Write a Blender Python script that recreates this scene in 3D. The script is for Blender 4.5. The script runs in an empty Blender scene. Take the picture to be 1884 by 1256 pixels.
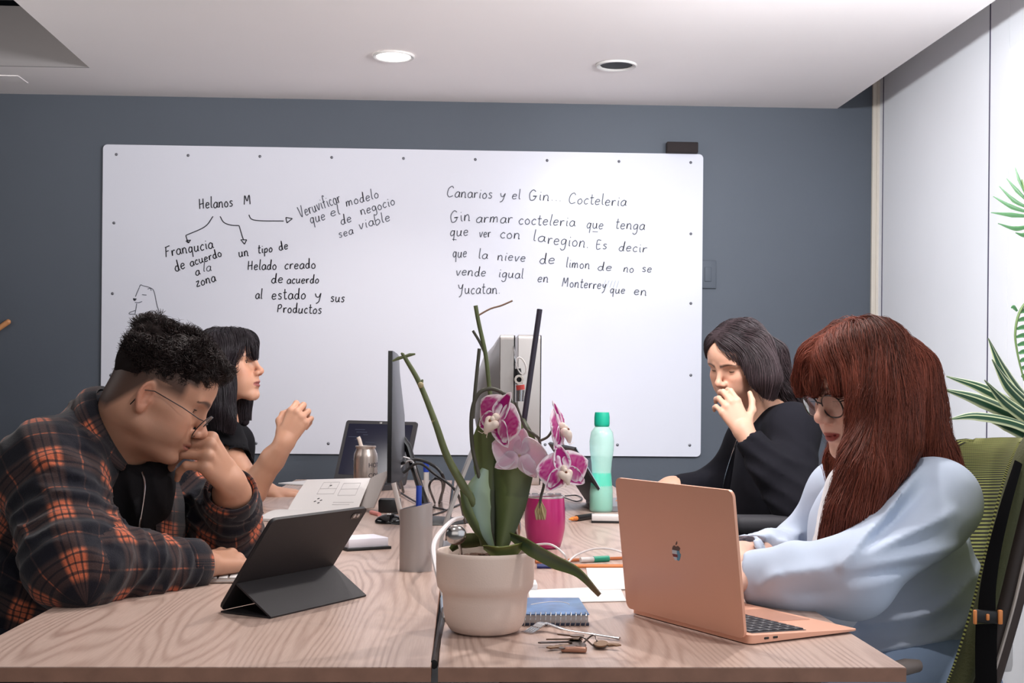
import bpy, bmesh, math, random
import numpy as np
from mathutils import Vector, Matrix
random.seed(7); RNG = np.random.default_rng(7)
SC = bpy.context.scene
COL = SC.collection
# ------------------------------------------------------------------ camera
F = 2350.0; CX = 942.0; CY = 722.0
YAW = math.atan(92.0 / F); ROLL = 0.009
CAM = np.array([0.0, 0.0, 1.095])
_f = np.array([math.sin(YAW), math.cos(YAW), 0.0])
_r0 = np.array([math.cos(YAW), -math.sin(YAW), 0.0]); _u0 = np.array([0, 0, 1.0])
_r = _r0 * math.cos(ROLL) + _u0 * math.sin(ROLL)
_u = _u0 * math.cos(ROLL) - _r0 * math.sin(ROLL)
cam_d = bpy.data.cameras.new('camera'); cam = bpy.data.objects.new('camera', cam_d); COL.objects.link(cam)
cam_d.sensor_width = 36.0; cam_d.lens = F / 1884.0 * 36.0
cam_d.shift_y = (CY - 628.0) / 1884.0; cam_d.clip_start = 0.05
cam.matrix_world = Matrix(((_r[0], _u[0], -_f[0], CAM[0]), (_r[1], _u[1], -_f[1], CAM[1]), (_r[2], _u[2], -_f[2], CAM[2]), (0, 0, 0, 1)))
SC.camera = cam
# ------------------------------------------------------------------ world, lights, exposure
SC.view_settings.view_transform = 'Standard'; SC.view_settings.look = 'None'
SC.view_settings.gamma = 1.0; SC.view_settings.use_curve_mapping = False
SC.view_settings.exposure = 0.0
W = bpy.data.worlds.new('daylight'); SC.world = W; W.use_nodes = True
_bg = W.node_tree.nodes['Background']; _bg.inputs[0].default_value = (0.86, 0.89, 1.0, 1); _bg.inputs[1].default_value = 0.07

def area(name, loc, target, sx, sy, power, color):
    d = bpy.data.lights.new(name, 'AREA'); d.shape = 'RECTANGLE'; d.size = sx; d.size_y = sy
    d.energy = power; d.color = color
    o = bpy.data.objects.new(name, d); COL.objects.link(o)
    o.location = loc
    o.rotation_euler = (Vector(target) - Vector(loc)).to_track_quat('-Z', 'Y').to_euler()
    return o
# right window daylight, plus added fills: two high ones brighten the ceiling, one rear
_rw = area('high_window_ceiling_fill', (1.43, 2.7, 1.93), (-.3, 4.3, 2.27), 2.0, .34, 36, (.95, .96, 1.0)); _rw.data.spread = math.radians(110)  # uplight added beside the high window to brighten the ceiling
_lw = area('left_high_ceiling_fill', (-2.5, 3.2, 1.95), (0.4, 4.3, 2.27), 2.0, .34, 10, (1.0, .97, .96)); _lw.data.spread = math.radians(110)  # added unseen uplight, brightens the ceiling from the left
area('window_daylight', (1.44, 0.9, 1.35), (-0.9, 2.6, 1.2), 3.0, 1.4, 13, (0.86, 0.92, 1.0))
area('rear_fill', (-0.5, -2.2, 1.7), (0.2, 2.6, 1.1), 3.0, 1.6, 15, (1.0, 0.96, 0.94))  # added soft fill on people and desks from behind the camera
def spot(name, loc, power, color, size=70, radius=0.045):
    d = bpy.data.lights.new(name, 'SPOT'); d.energy = power; d.color = color
    d.spot_size = math.radians(size); d.spot_blend = 0.7; d.shadow_soft_size = radius
    o = bpy.data.objects.new(name, d); COL.objects.link(o); o.location = loc
    return o

# ------------------------------------------------------------------ pixel helpers (photograph frame 1884 x 1256)
def ray(px, py):
    return _f + (px - CX) / F * _r - (py - CY) / F * _u
def P(px, py, D):
    return CAM + ray(px, py) * D
def PZ(px, py, z=0.75):
    d = ray(px, py); return CAM + d * ((z - CAM[2]) / d[2])
def PY(px, py, y):
    d = ray(px, py); return CAM + d * ((y - CAM[1]) / d[1])
def PX(px, py, x):
    d = ray(px, py); return CAM + d * ((x - CAM[0]) / d[0])
TZ = 0.75
def nrm(v):
    v = np.asarray(v, float); return v / np.linalg.norm(v)

# ------------------------------------------------------------------ materials
def srgb(r, g, b):
    def c(u):
        u /= 255.0
        return u / 12.92 if u <= 0.04045 else ((u + 0.055) / 1.055) ** 2.4
    return (c(r), c(g), c(b), 1.0)
MATS = {}
def mat(name, col, rough=0.5, metal=0.0, bump=0.0, bscale=200.0, var=0.0, vscale=8.0, spec=0.5, alpha=1.0, trans=0.0,
        emit=None, estr=0.0, sheen=0.0, attr=False, aniso=0.0, sss=0.0, coat=0.0):
    if name in MATS: return MATS[name]
    m = bpy.data.materials.new(name); m.use_nodes = True
    nt = m.node_tree; b = nt.nodes['Principled BSDF']
    b.inputs['Base Color'].default_value = col; b.inputs['Roughness'].default_value = rough
    b.inputs['Metallic'].default_value = metal; b.inputs['Specular IOR Level'].default_value = spec
    if sheen: b.inputs['Sheen Weight'].default_value = sheen; b.inputs['Sheen Roughness'].default_value = 0.5
    if coat: b.inputs['Coat Weight'].default_value = coat; b.inputs['Coat Roughness'].default_value = 0.1
    if trans: b.inputs['Transmission Weight'].default_value = trans
    if alpha < 1: b.inputs['Alpha'].default_value = alpha
    if aniso: b.inputs['Anisotropic'].default_value = aniso
    if sss:
        b.inputs['Subsurface Weight'].default_value = sss; b.inputs['Subsurface Radius'].default_value = (0.008, 0.003, 0.0015)
        b.inputs['Subsurface Scale'].default_value = 1.0
    if emit is not None:
        b.inputs['Emission Color'].default_value = emit; b.inputs['Emission Strength'].default_value = estr
    csock = None
    if attr:
        a = nt.nodes.new('ShaderNodeAttribute'); a.attribute_name = 'Col'; csock = a.outputs['Color']
        nt.links.new(csock, b.inputs['Base Color'])
    tc = None
    if bump or var:
        tc = nt.nodes.new('ShaderNodeTexCoord')
    if var:
        n = nt.nodes.new('ShaderNodeTexNoise'); n.inputs['Scale'].default_value = vscale; n.inputs['Detail'].default_value = 4
        nt.links.new(tc.outputs['Object'], n.inputs['Vector'])
        mr = nt.nodes.new('ShaderNodeMapRange'); mr.inputs['From Min'].default_value = .3; mr.inputs['From Max'].default_value = .7
        mr.inputs['To Min'].default_value = 1 - var; mr.inputs['To Max'].default_value = 1 + var
        nt.links.new(n.outputs['Fac'], mr.inputs['Value'])
        mx = nt.nodes.new('ShaderNodeMix'); mx.data_type = 'RGBA'; mx.blend_type = 'MULTIPLY'; mx.inputs['Factor'].default_value = 1
        if csock: nt.links.new(csock, mx.inputs['A'])
        else: mx.inputs['A'].default_value = col
        nt.links.new(mr.outputs['Result'], mx.inputs['B']); nt.links.new(mx.outputs['Result'], b.inputs['Base Color'])
    if bump:
        n = nt.nodes.new('ShaderNodeTexNoise'); n.inputs['Scale'].default_value = bscale; n.inputs['Detail'].default_value = 3
        nt.links.new(tc.outputs['Object'], n.inputs['Vector'])
        bp = nt.nodes.new('ShaderNodeBump'); bp.inputs['Strength'].default_value = bump; bp.inputs['Distance'].default_value = 0.002
        nt.links.new(n.outputs['Fac'], bp.inputs['Height']); nt.links.new(bp.outputs['Normal'], b.inputs['Normal'])
    MATS[name] = m
    return m
class NT:
    """tiny node-graph helper"""
    def __init__(s, m): s.nt = m.node_tree; s.b = s.nt.nodes['Principled BSDF']
    def n(s, t, **kw):
        x = s.nt.nodes.new(t)
        for k, v in kw.items(): setattr(x, k, v)
        return x
    def l(s, a, b): s.nt.links.new(a, b)
    def math(s, op, a, b=None, c=None):
        x = s.n('ShaderNodeMath', operation=op)
        for i, v in enumerate((a, b, c)):
            if v is None: continue
            if isinstance(v, (int, float)): x.inputs[i].default_value = v
            else: s.l(v, x.inputs[i])
        return x.outputs[0]
    def mix(s, f, a, b, mode='MIX'):
        x = s.n('ShaderNodeMix', data_type='RGBA', blend_type=mode)
        for k, v in (('Factor', f), ('A', a), ('B', b)):
            if isinstance(v, (int, float, tuple)): x.inputs[k].default_value = v
            else: s.l(v, x.inputs[k])
        return x.outputs['Result']

def wood_mat(name, c0, c1, edge=False):
    m = mat(name, c0, rough=0.36, spec=0.45)
    g = NT(m); tc = g.n('ShaderNodeTexCoord')
    mp = g.n('ShaderNodeMapping'); mp.inputs['Scale'].default_value = (6.0, .62, 6.0); g.l(tc.outputs['Object'], mp.inputs['Vector'])
    n1 = g.n('ShaderNodeTexNoise'); n1.inputs['Scale'].default_value = 1.0; n1.inputs['Detail'].default_value = 1.5; n1.inputs['Roughness'].default_value = .4
    g.l(mp.outputs['Vector'], n1.inputs['Vector'])
    s = g.math('MULTIPLY', n1.outputs['Fac'], 210.0)
    s = g.math('SINE', s); s = g.math('MULTIPLY_ADD', s, .5, .5); s = g.math('POWER', s, 2.2)
    mp2 = g.n('ShaderNodeMapping'); mp2.inputs['Scale'].default_value = (420, 14, 420); g.l(tc.outputs['Object'], mp2.inputs['Vector'])
    n2 = g.n('ShaderNodeTexNoise'); n2.inputs['Scale'].default_value = 1.0; n2.inputs['Detail'].default_value = 2; g.l(mp2.outputs['Vector'], n2.inputs['Vector'])
    mp3 = g.n('ShaderNodeMapping'); mp3.inputs['Scale'].default_value = (9, 2.2, 9); g.l(tc.outputs['Object'], mp3.inputs['Vector'])
    n3 = g.n('ShaderNodeTexNoise'); n3.inputs['Scale'].default_value = 1.0; n3.inputs['Detail'].default_value = 2; g.l(mp3.outputs['Vector'], n3.inputs['Vector'])
    f = g.math('MULTIPLY', s, g.math('MULTIPLY_ADD', n3.outputs['Fac'], 1.2, -.1))
    f = g.math('MULTIPLY_ADD', n2.outputs['Fac'], .45, g.math('MULTIPLY', f, .60))
    f = g.math('MULTIPLY_ADD', f, 1.25, -.18)
    f.node.use_clamp = True
    g.l(g.mix(f, c0, c1), g.b.inputs['Base Color'])
    bp = g.n('ShaderNodeBump'); bp.inputs['Strength'].default_value = .12; bp.inputs['Distance'].default_value = .001
    g.l(f, bp.inputs['Height']); g.l(bp.outputs['Normal'], g.b.inputs['Normal'])
    return m

# ------------------------------------------------------------------ mesh helpers
def tag(o, label=None, cat=None, group=None, kind=None):
    if label: o['label'] = label
    if cat: o['category'] = cat
    if group: o['group'] = group
    if kind: o['kind'] = kind
    return o
def thing(name, label, cat, loc=(0, 0, 0), M=None, group=None):
    o = bpy.data.objects.new(name, None); COL.objects.link(o); o.empty_display_size = .02
    o.matrix_world = M if M is not None else Matrix.Translation(Vector([float(a) for a in loc]))
    bpy.context.view_layer.update()
    return tag(o, label, cat, group)
def frame(loc, xdir, zdir=(0, 0, 1)):
    """4x4 with local x along xdir, local z close to zdir"""
    x = Vector([float(a) for a in xdir]).normalized(); z = Vector([float(a) for a in zdir]); z = (z - x * z.dot(x)).normalized(); y = z.cross(x)
    return Matrix(((x[0], y[0], z[0], loc[0]), (x[1], y[1], z[1], loc[1]), (x[2], y[2], z[2], loc[2]), (0, 0, 0, 1)))
def mk(name, V, Fc, m, parent=None, smooth=True, angle=35, world=False, col=None, uv=None, mats=None, midx=None):
    """one mesh object; V local to parent unless world=True"""
    V = np.asarray(V, dtype=np.float64).reshape(-1, 3)
    if world and parent is not None:
        inv = np.array(parent.matrix_world.inverted()); V = V @ inv[:3, :3].T + inv[:3, 3]
    origin = None
    if parent is None and len(V):
        lo, hi = V.min(0), V.max(0); origin = np.array([(lo[0] + hi[0]) / 2, (lo[1] + hi[1]) / 2, lo[2]]); V = V - origin
    me = bpy.data.meshes.new(name)
    if isinstance(Fc, np.ndarray):
        k = Fc.shape[1]; nf = len(Fc)
        me.vertices.add(len(V)); me.vertices.foreach_set('co', V.astype(np.float32).ravel())
        me.loops.add(nf * k); me.loops.foreach_set('vertex_index', Fc.astype(np.int32).ravel())
        me.polygons.add(nf); me.polygons.foreach_set('loop_start', np.arange(0, nf * k, k, dtype=np.int32))
        try: me.polygons.foreach_set('loop_total', np.full(nf, k, dtype=np.int32))
        except Exception: pass
        me.update(calc_edges=True); me.validate()
    else:
        me.from_pydata(V.tolist(), [], Fc); me.update()
    for mm in (mats or [m]): me.materials.append(mm)
    if midx is not None: me.polygons.foreach_set('material_index', np.asarray(midx, dtype=np.int32))
    if smooth:
        me.polygons.foreach_set('use_smooth', np.ones(len(me.polygons), dtype=bool))
        if angle: me.set_sharp_from_angle(angle=math.radians(angle))
    if col is not None:
        a = me.attributes.new('Col', 'FLOAT_COLOR', 'POINT')
        c = np.ones((len(V), 4), np.float32); c[:, :3] = np.asarray(col)[:, :3]; a.data.foreach_set('color', c.ravel())
    if uv is not None:
        l = me.uv_layers.new(name='UVMap'); l.data.foreach_set('uv', np.asarray(uv, np.float32).ravel())
    o = bpy.data.objects.new(name, me); COL.objects.link(o)
    if parent is not None: o.parent = parent
    elif origin is not None: o.location = origin
    return o
class MB:
    def __init__(s): s.V = []; s.F = []
    def add(s, V, Fc, M=None):
        V = [Vector([float(c) for c in v]) for v in V]
        if M is not None: V = [M @ v for v in V]
        o = len(s.V); s.V += [tuple(v) for v in V]; s.F += [tuple(i + o for i in f) for f in Fc]; return s
    def bm(s, b, M=None):
        b.verts.index_update(); r = s.add([v.co for v in b.verts], [[v.index for v in f.verts] for f in b.faces], M); b.free(); return r
    def box(s, c, size, bevel=0.0, M=None, seg=2, rot=None):
        b = bmesh.new(); bmesh.ops.create_cube(b, size=1.0)
        for v in b.verts: v.co = Vector((v.co.x * size[0], v.co.y * size[1], v.co.z * size[2]))
        if bevel: bmesh.ops.bevel(b, geom=list(b.edges), offset=bevel, segments=seg, affect='EDGES', profile=.5)
        T = Matrix.Translation(Vector([float(a) for a in c]))
        if rot is not None: T = T @ rot
        return s.bm(b, (M @ T) if M is not None else T)
    def lathe(s, prof, n=40, M=None, sx=1.0, sy=1.0, closed=False):
        V = []; Fc = []; k = len(prof)
        for i in range(n):
            a = 2 * math.pi * i / n; ca, sa = math.cos(a) * sx, math.sin(a) * sy
            for r, z in prof: V.append((r * ca, r * sa, z))
        for i in range(n):
            j = (i + 1) % n
            for q in range(k - 1): Fc.append((i * k + q, j * k + q, j * k + q + 1, i * k + q + 1))
            if closed: Fc.append((i * k + k - 1, j * k + k - 1, j * k, i * k))
        return s.add(V, Fc, M)
    def tube(s, path, r, n=8, M=None, caps=True, flat=1.0, up=None):
        path = np.asarray(path, float); N = len(path)
        R = np.full(N, r, float) if np.isscalar(r) else np.asarray(r, float)
        T = np.gradient(path, axis=0); T /= np.linalg.norm(T, axis=1)[:, None] + 1e-12
        u = np.array([0, 0, 1.0]) if up is None else np.asarray(up, float)
        if abs(T[0] @ u) > .95: u = np.array([0.0, 1, 0])
        V = []; Fc = []
        for i in range(N):
            u = u - T[i] * (u @ T[i]); u /= np.linalg.norm(u) + 1e-12; w = np.cross(T[i], u)
            for k in range(n):
                a = 2 * math.pi * k / n; V.append(path[i] + R[i] * (math.cos(a) * w + math.sin(a) * u * flat))
        for i in range(N - 1):
            for k in range(n):
                k2 = (k + 1) % n; Fc.append((i * n + k, i * n + k2, (i + 1) * n + k2, (i + 1) * n + k))
        if caps: Fc.append(tuple(range(n - 1, -1, -1))); Fc.append(tuple((N - 1) * n + k for k in range(n)))
        return s.add(V, Fc, M)
    def prism(s, out, z0, z1, M=None):
        n = len(out); V = [(x, y, z0) for x, y in out] + [(x, y, z1) for x, y in out]
        Fc = [tuple(range(n - 1, -1, -1)), tuple(range(n, 2 * n))] + [(i, (i + 1) % n, n + (i + 1) % n, n + i) for i in range(n)]
        return s.add(V, Fc, M)
    def sheet(s, G, th, M=None):
        """thick sheet from a grid of points G (nu,nv,3)"""
        G = np.asarray(G, float); nu, nv = G.shape[:2]
        du = np.gradient(G, axis=0); dv = np.gradient(G, axis=1); N = np.cross(du, dv); N /= np.linalg.norm(N, axis=2)[..., None] + 1e-12
        A = (G + N * th / 2).reshape(-1, 3); B = (G - N * th / 2).reshape(-1, 3); o = nu * nv; Fc = []
        for i in range(nu - 1):
            for j in range(nv - 1):
                a, b, c, d = i * nv + j, (i + 1) * nv + j, (i + 1) * nv + j + 1, i * nv + j + 1
                Fc.append((a, b, c, d)); Fc.append((o + d, o + c, o + b, o + a))
        rim = [i * nv for i in range(nu)] + [(nu - 1) * nv + j for j in range(1, nv)] + [i * nv + nv - 1 for i in range(nu - 2, -1, -1)] + [j for j in range(nv - 2, 0, -1)]
        for k in range(len(rim)):
            a, b = rim[k], rim[(k + 1) % len(rim)]; Fc.append((b, a, o + a, o + b))
        return s.add(np.vstack([A, B]), Fc, M)
    def sphere(s, c, r, n=16, M=None, sc=(1, 1, 1)):
        b = bmesh.new(); bmesh.ops.create_uvsphere(b, u_segments=n, v_segments=max(6, n // 2), radius=1.0)
        T = Matrix.Translation(Vector([float(a) for a in c])) @ Matrix.Diagonal((r * sc[0], r * sc[1], r * sc[2], 1))
        return s.bm(b, (M @ T) if M is not None else T)
    def build(s, name, m, parent=None, world=False, smooth=True, angle=50, **kw):
        return mk(name, s.V, s.F, m, parent, smooth, angle, world, **kw)
def rrect(w, h, r, n=6, cx=0.0, cy=0.0):
    out = []
    for sx, sy, a0 in ((1, 1, 0), (-1, 1, 90), (-1, -1, 180), (1, -1, 270)):
        for i in range(n + 1):
            a = math.radians(a0 + 90 * i / n); out.append((cx + sx * (w / 2 - r) + r * math.cos(a), cy + sy * (h / 2 - r) + r * math.sin(a)))
    return out
def crom(pts, k=8):
    """Catmull-Rom through pts"""
    p = np.asarray(pts, float)
    if len(p) < 3: return np.array([p[0] + (p[-1] - p[0]) * t for t in np.linspace(0, 1, k + 1)])
    q = np.vstack([2 * p[0] - p[1], p, 2 * p[-1] - p[-2]]); out = []
    for i in range(1, len(q) - 2):
        for t in np.linspace(0, 1, k, endpoint=False):
            a, b, c, d = q[i - 1:i + 3]
            out.append(.5 * ((2 * b) + (-a + c) * t + (2 * a - 5 * b + 4 * c - d) * t * t + (-a + 3 * b - 3 * c + d) * t ** 3))
    out.append(p[-1]); return np.array(out)
# ================================================================== ROOM
YW = 5.2; ZC = 2.275
M_wall = mat('slate_wall_paint', srgb(82, 88, 97), rough=.62, bump=.15, bscale=60, var=.05, vscale=1.5)
M_white = mat('white_wall_paint', srgb(236, 236, 238), rough=.55, bump=.08, bscale=30, var=.02, vscale=2)
M_ceil = mat('ceiling_paint', srgb(246, 239, 237), rough=.8, bump=.06, bscale=15, var=.02, vscale=1.2)
M_slab = mat('raw_slab', srgb(70, 70, 74), rough=.9)
M_floor = mat('pale_floor', srgb(170, 168, 166), rough=.4, var=.08, vscale=3)
M_cream = mat('cream_trim', srgb(214, 204, 190), rough=.5)
M_joint = mat('dark_joint', srgb(66, 60, 84), rough=.6)
XR = PY(1612, 600, YW)[0]
XRW = PX(1820, 10, XR)      # helper
b = MB().box((-0.35, YW + .05, 1.5), (XR + .35 + 4.2, .1, 3.0)); tag(b.build('wall_back', M_wall, smooth=False), kind='structure')
b = MB().box((0, 2.4, -.02), (5.2, 9.2, .04)); tag(b.build('floor', M_floor, smooth=False), kind='structure')
# right wall: two white panels, then a run with a window
yj = PX(1820, 300, XR)[1]
yw = PX(1857, 180, XR)[1]
zt = PX(1860, 88, XR)[2]; zb = PX(1870, 272, XR)[2]
b = MB().box((XR + .04, (yj + YW) / 2, 1.5), (.08, YW - yj - .006, 3.0)); tag(b.build('wall_right', M_white, smooth=False), kind='structure')
b = MB()
b.box((XR + .04, (yw + yj) / 2, 1.5), (.08, yj - yw - .006, 3.0))
b.box((XR + .04, (yw + 3.0) / 2, zb / 2), (.08, yw - 3.0, zb)); b.box((XR + .04, (yw + 3.0) / 2, (zt + 3.0) / 2), (.08, yw - 3.0, 3.0 - zt))
b.box((XR + .04, 2.95, 1.5), (.08, .1, 3))
tag(b.build('wall_right_side', M_white, smooth=False), kind='structure')
b = MB().box((XR + .002, yj, 1.5), (.006, .008, 2.9)); tag(b.build('trim_1', M_joint, smooth=False), kind='structure')
b = MB().box((XR - .004, YW - .012, 1.5), (.012, .02, 2.9)); b.box((XR - .016, YW - .008, 1.5), (.02, .014, 2.9))
tag(b.build('trim_2', M_cream, smooth=False), kind='structure')
b = MB().box((XR - .001, YW - .07, 1.5), (.003, .004, 2.9)); tag(b.build('trim_3', M_joint, smooth=False), kind='structure')
# window with thin glazing bars and bright frosted glass
Mg = mat('lit_window_glass', (0.95, .97, 1, 1), rough=.6, emit=(0.94, 0.97, 1, 1), estr=1.6)
w1 = tag(MB().box((XR + .05, (yw + 3.0) / 2, (zb + zt) / 2), (.01, yw - 3.0, zt - zb)).build('window_1', Mg, smooth=False), kind='structure')
b = MB()
for k in range(1, 3): b.box((XR + .03, yw - .09 * k, (zb + zt) / 2), (.014, .012, zt - zb))
b.box((XR + .03, (yw + 3.0) / 2, zb + .005), (.03, yw - 3.0, .012)); b.box((XR + .03, (yw + 3.0) / 2, (zb + zt) / 2), (.014, yw - 3.0, .01))
tag(b.build('window_1_frame', mat('window_frame', srgb(225, 228, 232), rough=.4), smooth=False), kind='structure')
# ceiling: dropped slab with a deep recess at the left and its right edge short of the wall
c_corner = PZ(1536, 203, ZC); c_near = PZ(1830, 2, ZC)
dirE = (c_near - c_corner); c_far = c_corner - dirE * ((c_corner[1] - YW) / dirE[1]) if abs(dirE[1]) > 1e-6 else c_corner
c_close = c_corner + dirE * ((c_corner[1] + 1.2) / -dirE[1])
rec = PZ(165, 125, ZC); rec2 = PZ(25, 0, ZC); dR = rec2 - rec; rec_close = rec + dR * ((rec[1] + 1.2) / -dR[1])
XL = -2.45
out_main = [(rec[0], YW), (c_corner[0], YW), (c_close[0], -1.2), (rec_close[0], -1.2), (rec[0], rec[1])]
b = MB().prism(out_main, ZC, ZC + .22)
b.prism([(XL, YW), (rec[0], YW), (rec[0], rec[1]), (XL, rec[1])][::-1], ZC, ZC + .22)
tag(b.build('ceiling', M_ceil, smooth=False), kind='structure')
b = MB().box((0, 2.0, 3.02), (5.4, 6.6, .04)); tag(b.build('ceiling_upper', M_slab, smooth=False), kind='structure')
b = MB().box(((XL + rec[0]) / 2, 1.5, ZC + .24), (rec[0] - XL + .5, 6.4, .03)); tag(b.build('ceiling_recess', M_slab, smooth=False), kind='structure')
b = MB().box(((XL + rec[0]) / 2, rec[1] - .004, ZC + .11), (rec[0] - XL, .008, .22)); tag(b.build('ceiling_recess_face', mat('recess_shade_grey', srgb(150, 145, 144), rough=.8), smooth=False), kind='structure')  # shade of the recess face put into its grey colour
# access hatch outline in the ceiling near the left edge
h0 = PZ(2, 138, ZC); h1 = PZ(52, 152, ZC)
b = MB().box(((h1[0] - .35), (h0[1] + h1[1]) / 2, ZC + .001), (.7, abs(h0[1] - h1[1]), .008))
tag(b.build('ceiling_hatch', M_ceil, smooth=False), kind='structure')

# recessed lights
M_ring = mat('white_ring', srgb(214, 210, 206), rough=.4); M_hole = mat('dark_can', srgb(10, 9, 9), rough=.6)
M_lamp = mat('lamp_face', (1, 1, 1, 1), emit=(1, .98, .97, 1), estr=14)
def downlight(px, py, rad, lit, label):
    p = PZ(px, py, ZC); t = thing('ceiling_light', label, 'ceiling light', (p[0], p[1], ZC - .004), group='round recessed ceiling lights')
    MB().lathe([(rad, .0038), (rad * 1.0, .001), (rad * 1.06, -.003), (rad * 1.22, -.004), (rad * 1.28, 0), (rad * 1.28, .003)], 48).build('ring', M_ring, t)
    if lit:
        MB().lathe([(0, -.001), (rad, -.001), (rad, .003)], 48).build('lamp', M_lamp, t)
    else:
        MB().lathe([(rad, .002), (rad, .0035), (0, .0035)], 48).build('socket', M_hole, t)
    return p
pl = downlight(724, 102, .058, True, 'lit round recessed light glowing white in the ceiling')
downlight(1134, 119, .058, False, 'empty dark round light hole in the ceiling, right of the lit one')
spot('ceiling_lamp_and_fill', (pl[0], pl[1], ZC - .03), 17, (1.0, .97, .95), 120, .05)
pr_ = Vector((-.11, 3.75, ZC))
t = thing('ceiling_light', 'lit round recessed light just above the top of the picture', 'ceiling light', (pr_[0], pr_[1], ZC - .004), group='round recessed ceiling lights')
MB().lathe([(.058, .0038), (.058, .001), (.061, -.003), (.071, -.004), (.074, 0), (.074, .003)], 48).build('ring', M_ring, t); MB().lathe([(0, -.001), (.058, -.001), (.058, .003)], 48).build('lamp', M_lamp, t)
for k, (lx, ly, lp) in enumerate(((-.11, 3.75, 12), (-.1, 2.6, 44), (.75, 2.6, 48), (.62, 1.5, 30), (-.45, .7, 20))):  # last three are added fill spots without a fitting
    spot('ceiling_lamp_and_fill', (lx, ly, ZC - .03), lp, (1.0, .95, .91), 110 if ly > 3.5 else 150, .032)
def wallwash(loc, target, power, color, size):  # added unseen spots that brighten the right and back walls
    o = spot('ceiling_lamp_and_fill', loc, power, color, size, .08)
    o.rotation_euler = (Vector(target) - Vector(loc)).to_track_quat('-Z', 'Y').to_euler()
wallwash((.62, 2.9, ZC - .03), (1.46, 4.6, 1.45), 104, (.86, .92, 1.0), 95)
wallwash((.62, 2.5, ZC - .03), (1.46, 3.6, 1.2), 62, (.90, .94, 1.0), 90)
wallwash((.62, 3.1, ZC - .03), (1.25, 5.2, 1.0), 34, (.80, .89, 1.0), 70)

# ================================================================== WHITEBOARD
YB = YW - .014
M_board = mat('whiteboard_laminate', srgb(216, 216, 224), rough=.24, spec=.2)
M_ink = mat('black_marker_ink', srgb(38, 38, 46), rough=.6)
M_ink2 = mat('grey_marker_ink', srgb(86, 88, 98), rough=.6)
bl = PY(183, 834, YB); tr = PY(1292, 281, YB); tl = PY(191, 268, YB); br = PY(1291, 838, YB)
bx0 = (bl[0] + tl[0]) / 2; bx1 = (tr[0] + br[0]) / 2; bz0 = (bl[2] + br[2]) / 2; bz1 = (tl[2] + tr[2]) / 2
wb = thing('whiteboard', 'large white marker board covered in handwriting, screwed to the slate wall', 'whiteboard', ((bx0 + bx1) / 2, YB, bz0))
Mx = Matrix(((1, 0, 0, 0), (0, 0, -1, 0), (0, 1, 0, 0), (0, 0, 0, 1)))   # local xy plane -> xz plane facing -y
MB().prism(rrect(bx1 - bx0, bz1 - bz0, .018, 5, 0, (bz1 - bz0) / 2), -.012, 0, Mx).build('board', M_board, wb, smooth=False)
M_screw = mat('screw_grey', srgb(120, 120, 126), rough=.35, metal=.8)
def screw(px, py):
    p = PY(px, py, YB)
    b = MB().lathe([(0, .003), (.004, .0025), (.006, .0005), (.006, -.001)], 12, Matrix.Translation((p[0], YB, p[2])) @ Matrix.Rotation(math.radians(90), 4, 'X'))
    b.build('screw', M_screw, wb, world=True)
for i in range(9): screw(214 + i * 132.1, 284 + i * 1.85)
for i in range(9):
    x = 205 + i * 133
    screw(x, 814 + i * .6)
for y in (410, 540, 690): screw(212 - (y - 284) * .02, y)
for y in (430, 558, 690): screw(1271, y)

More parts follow.
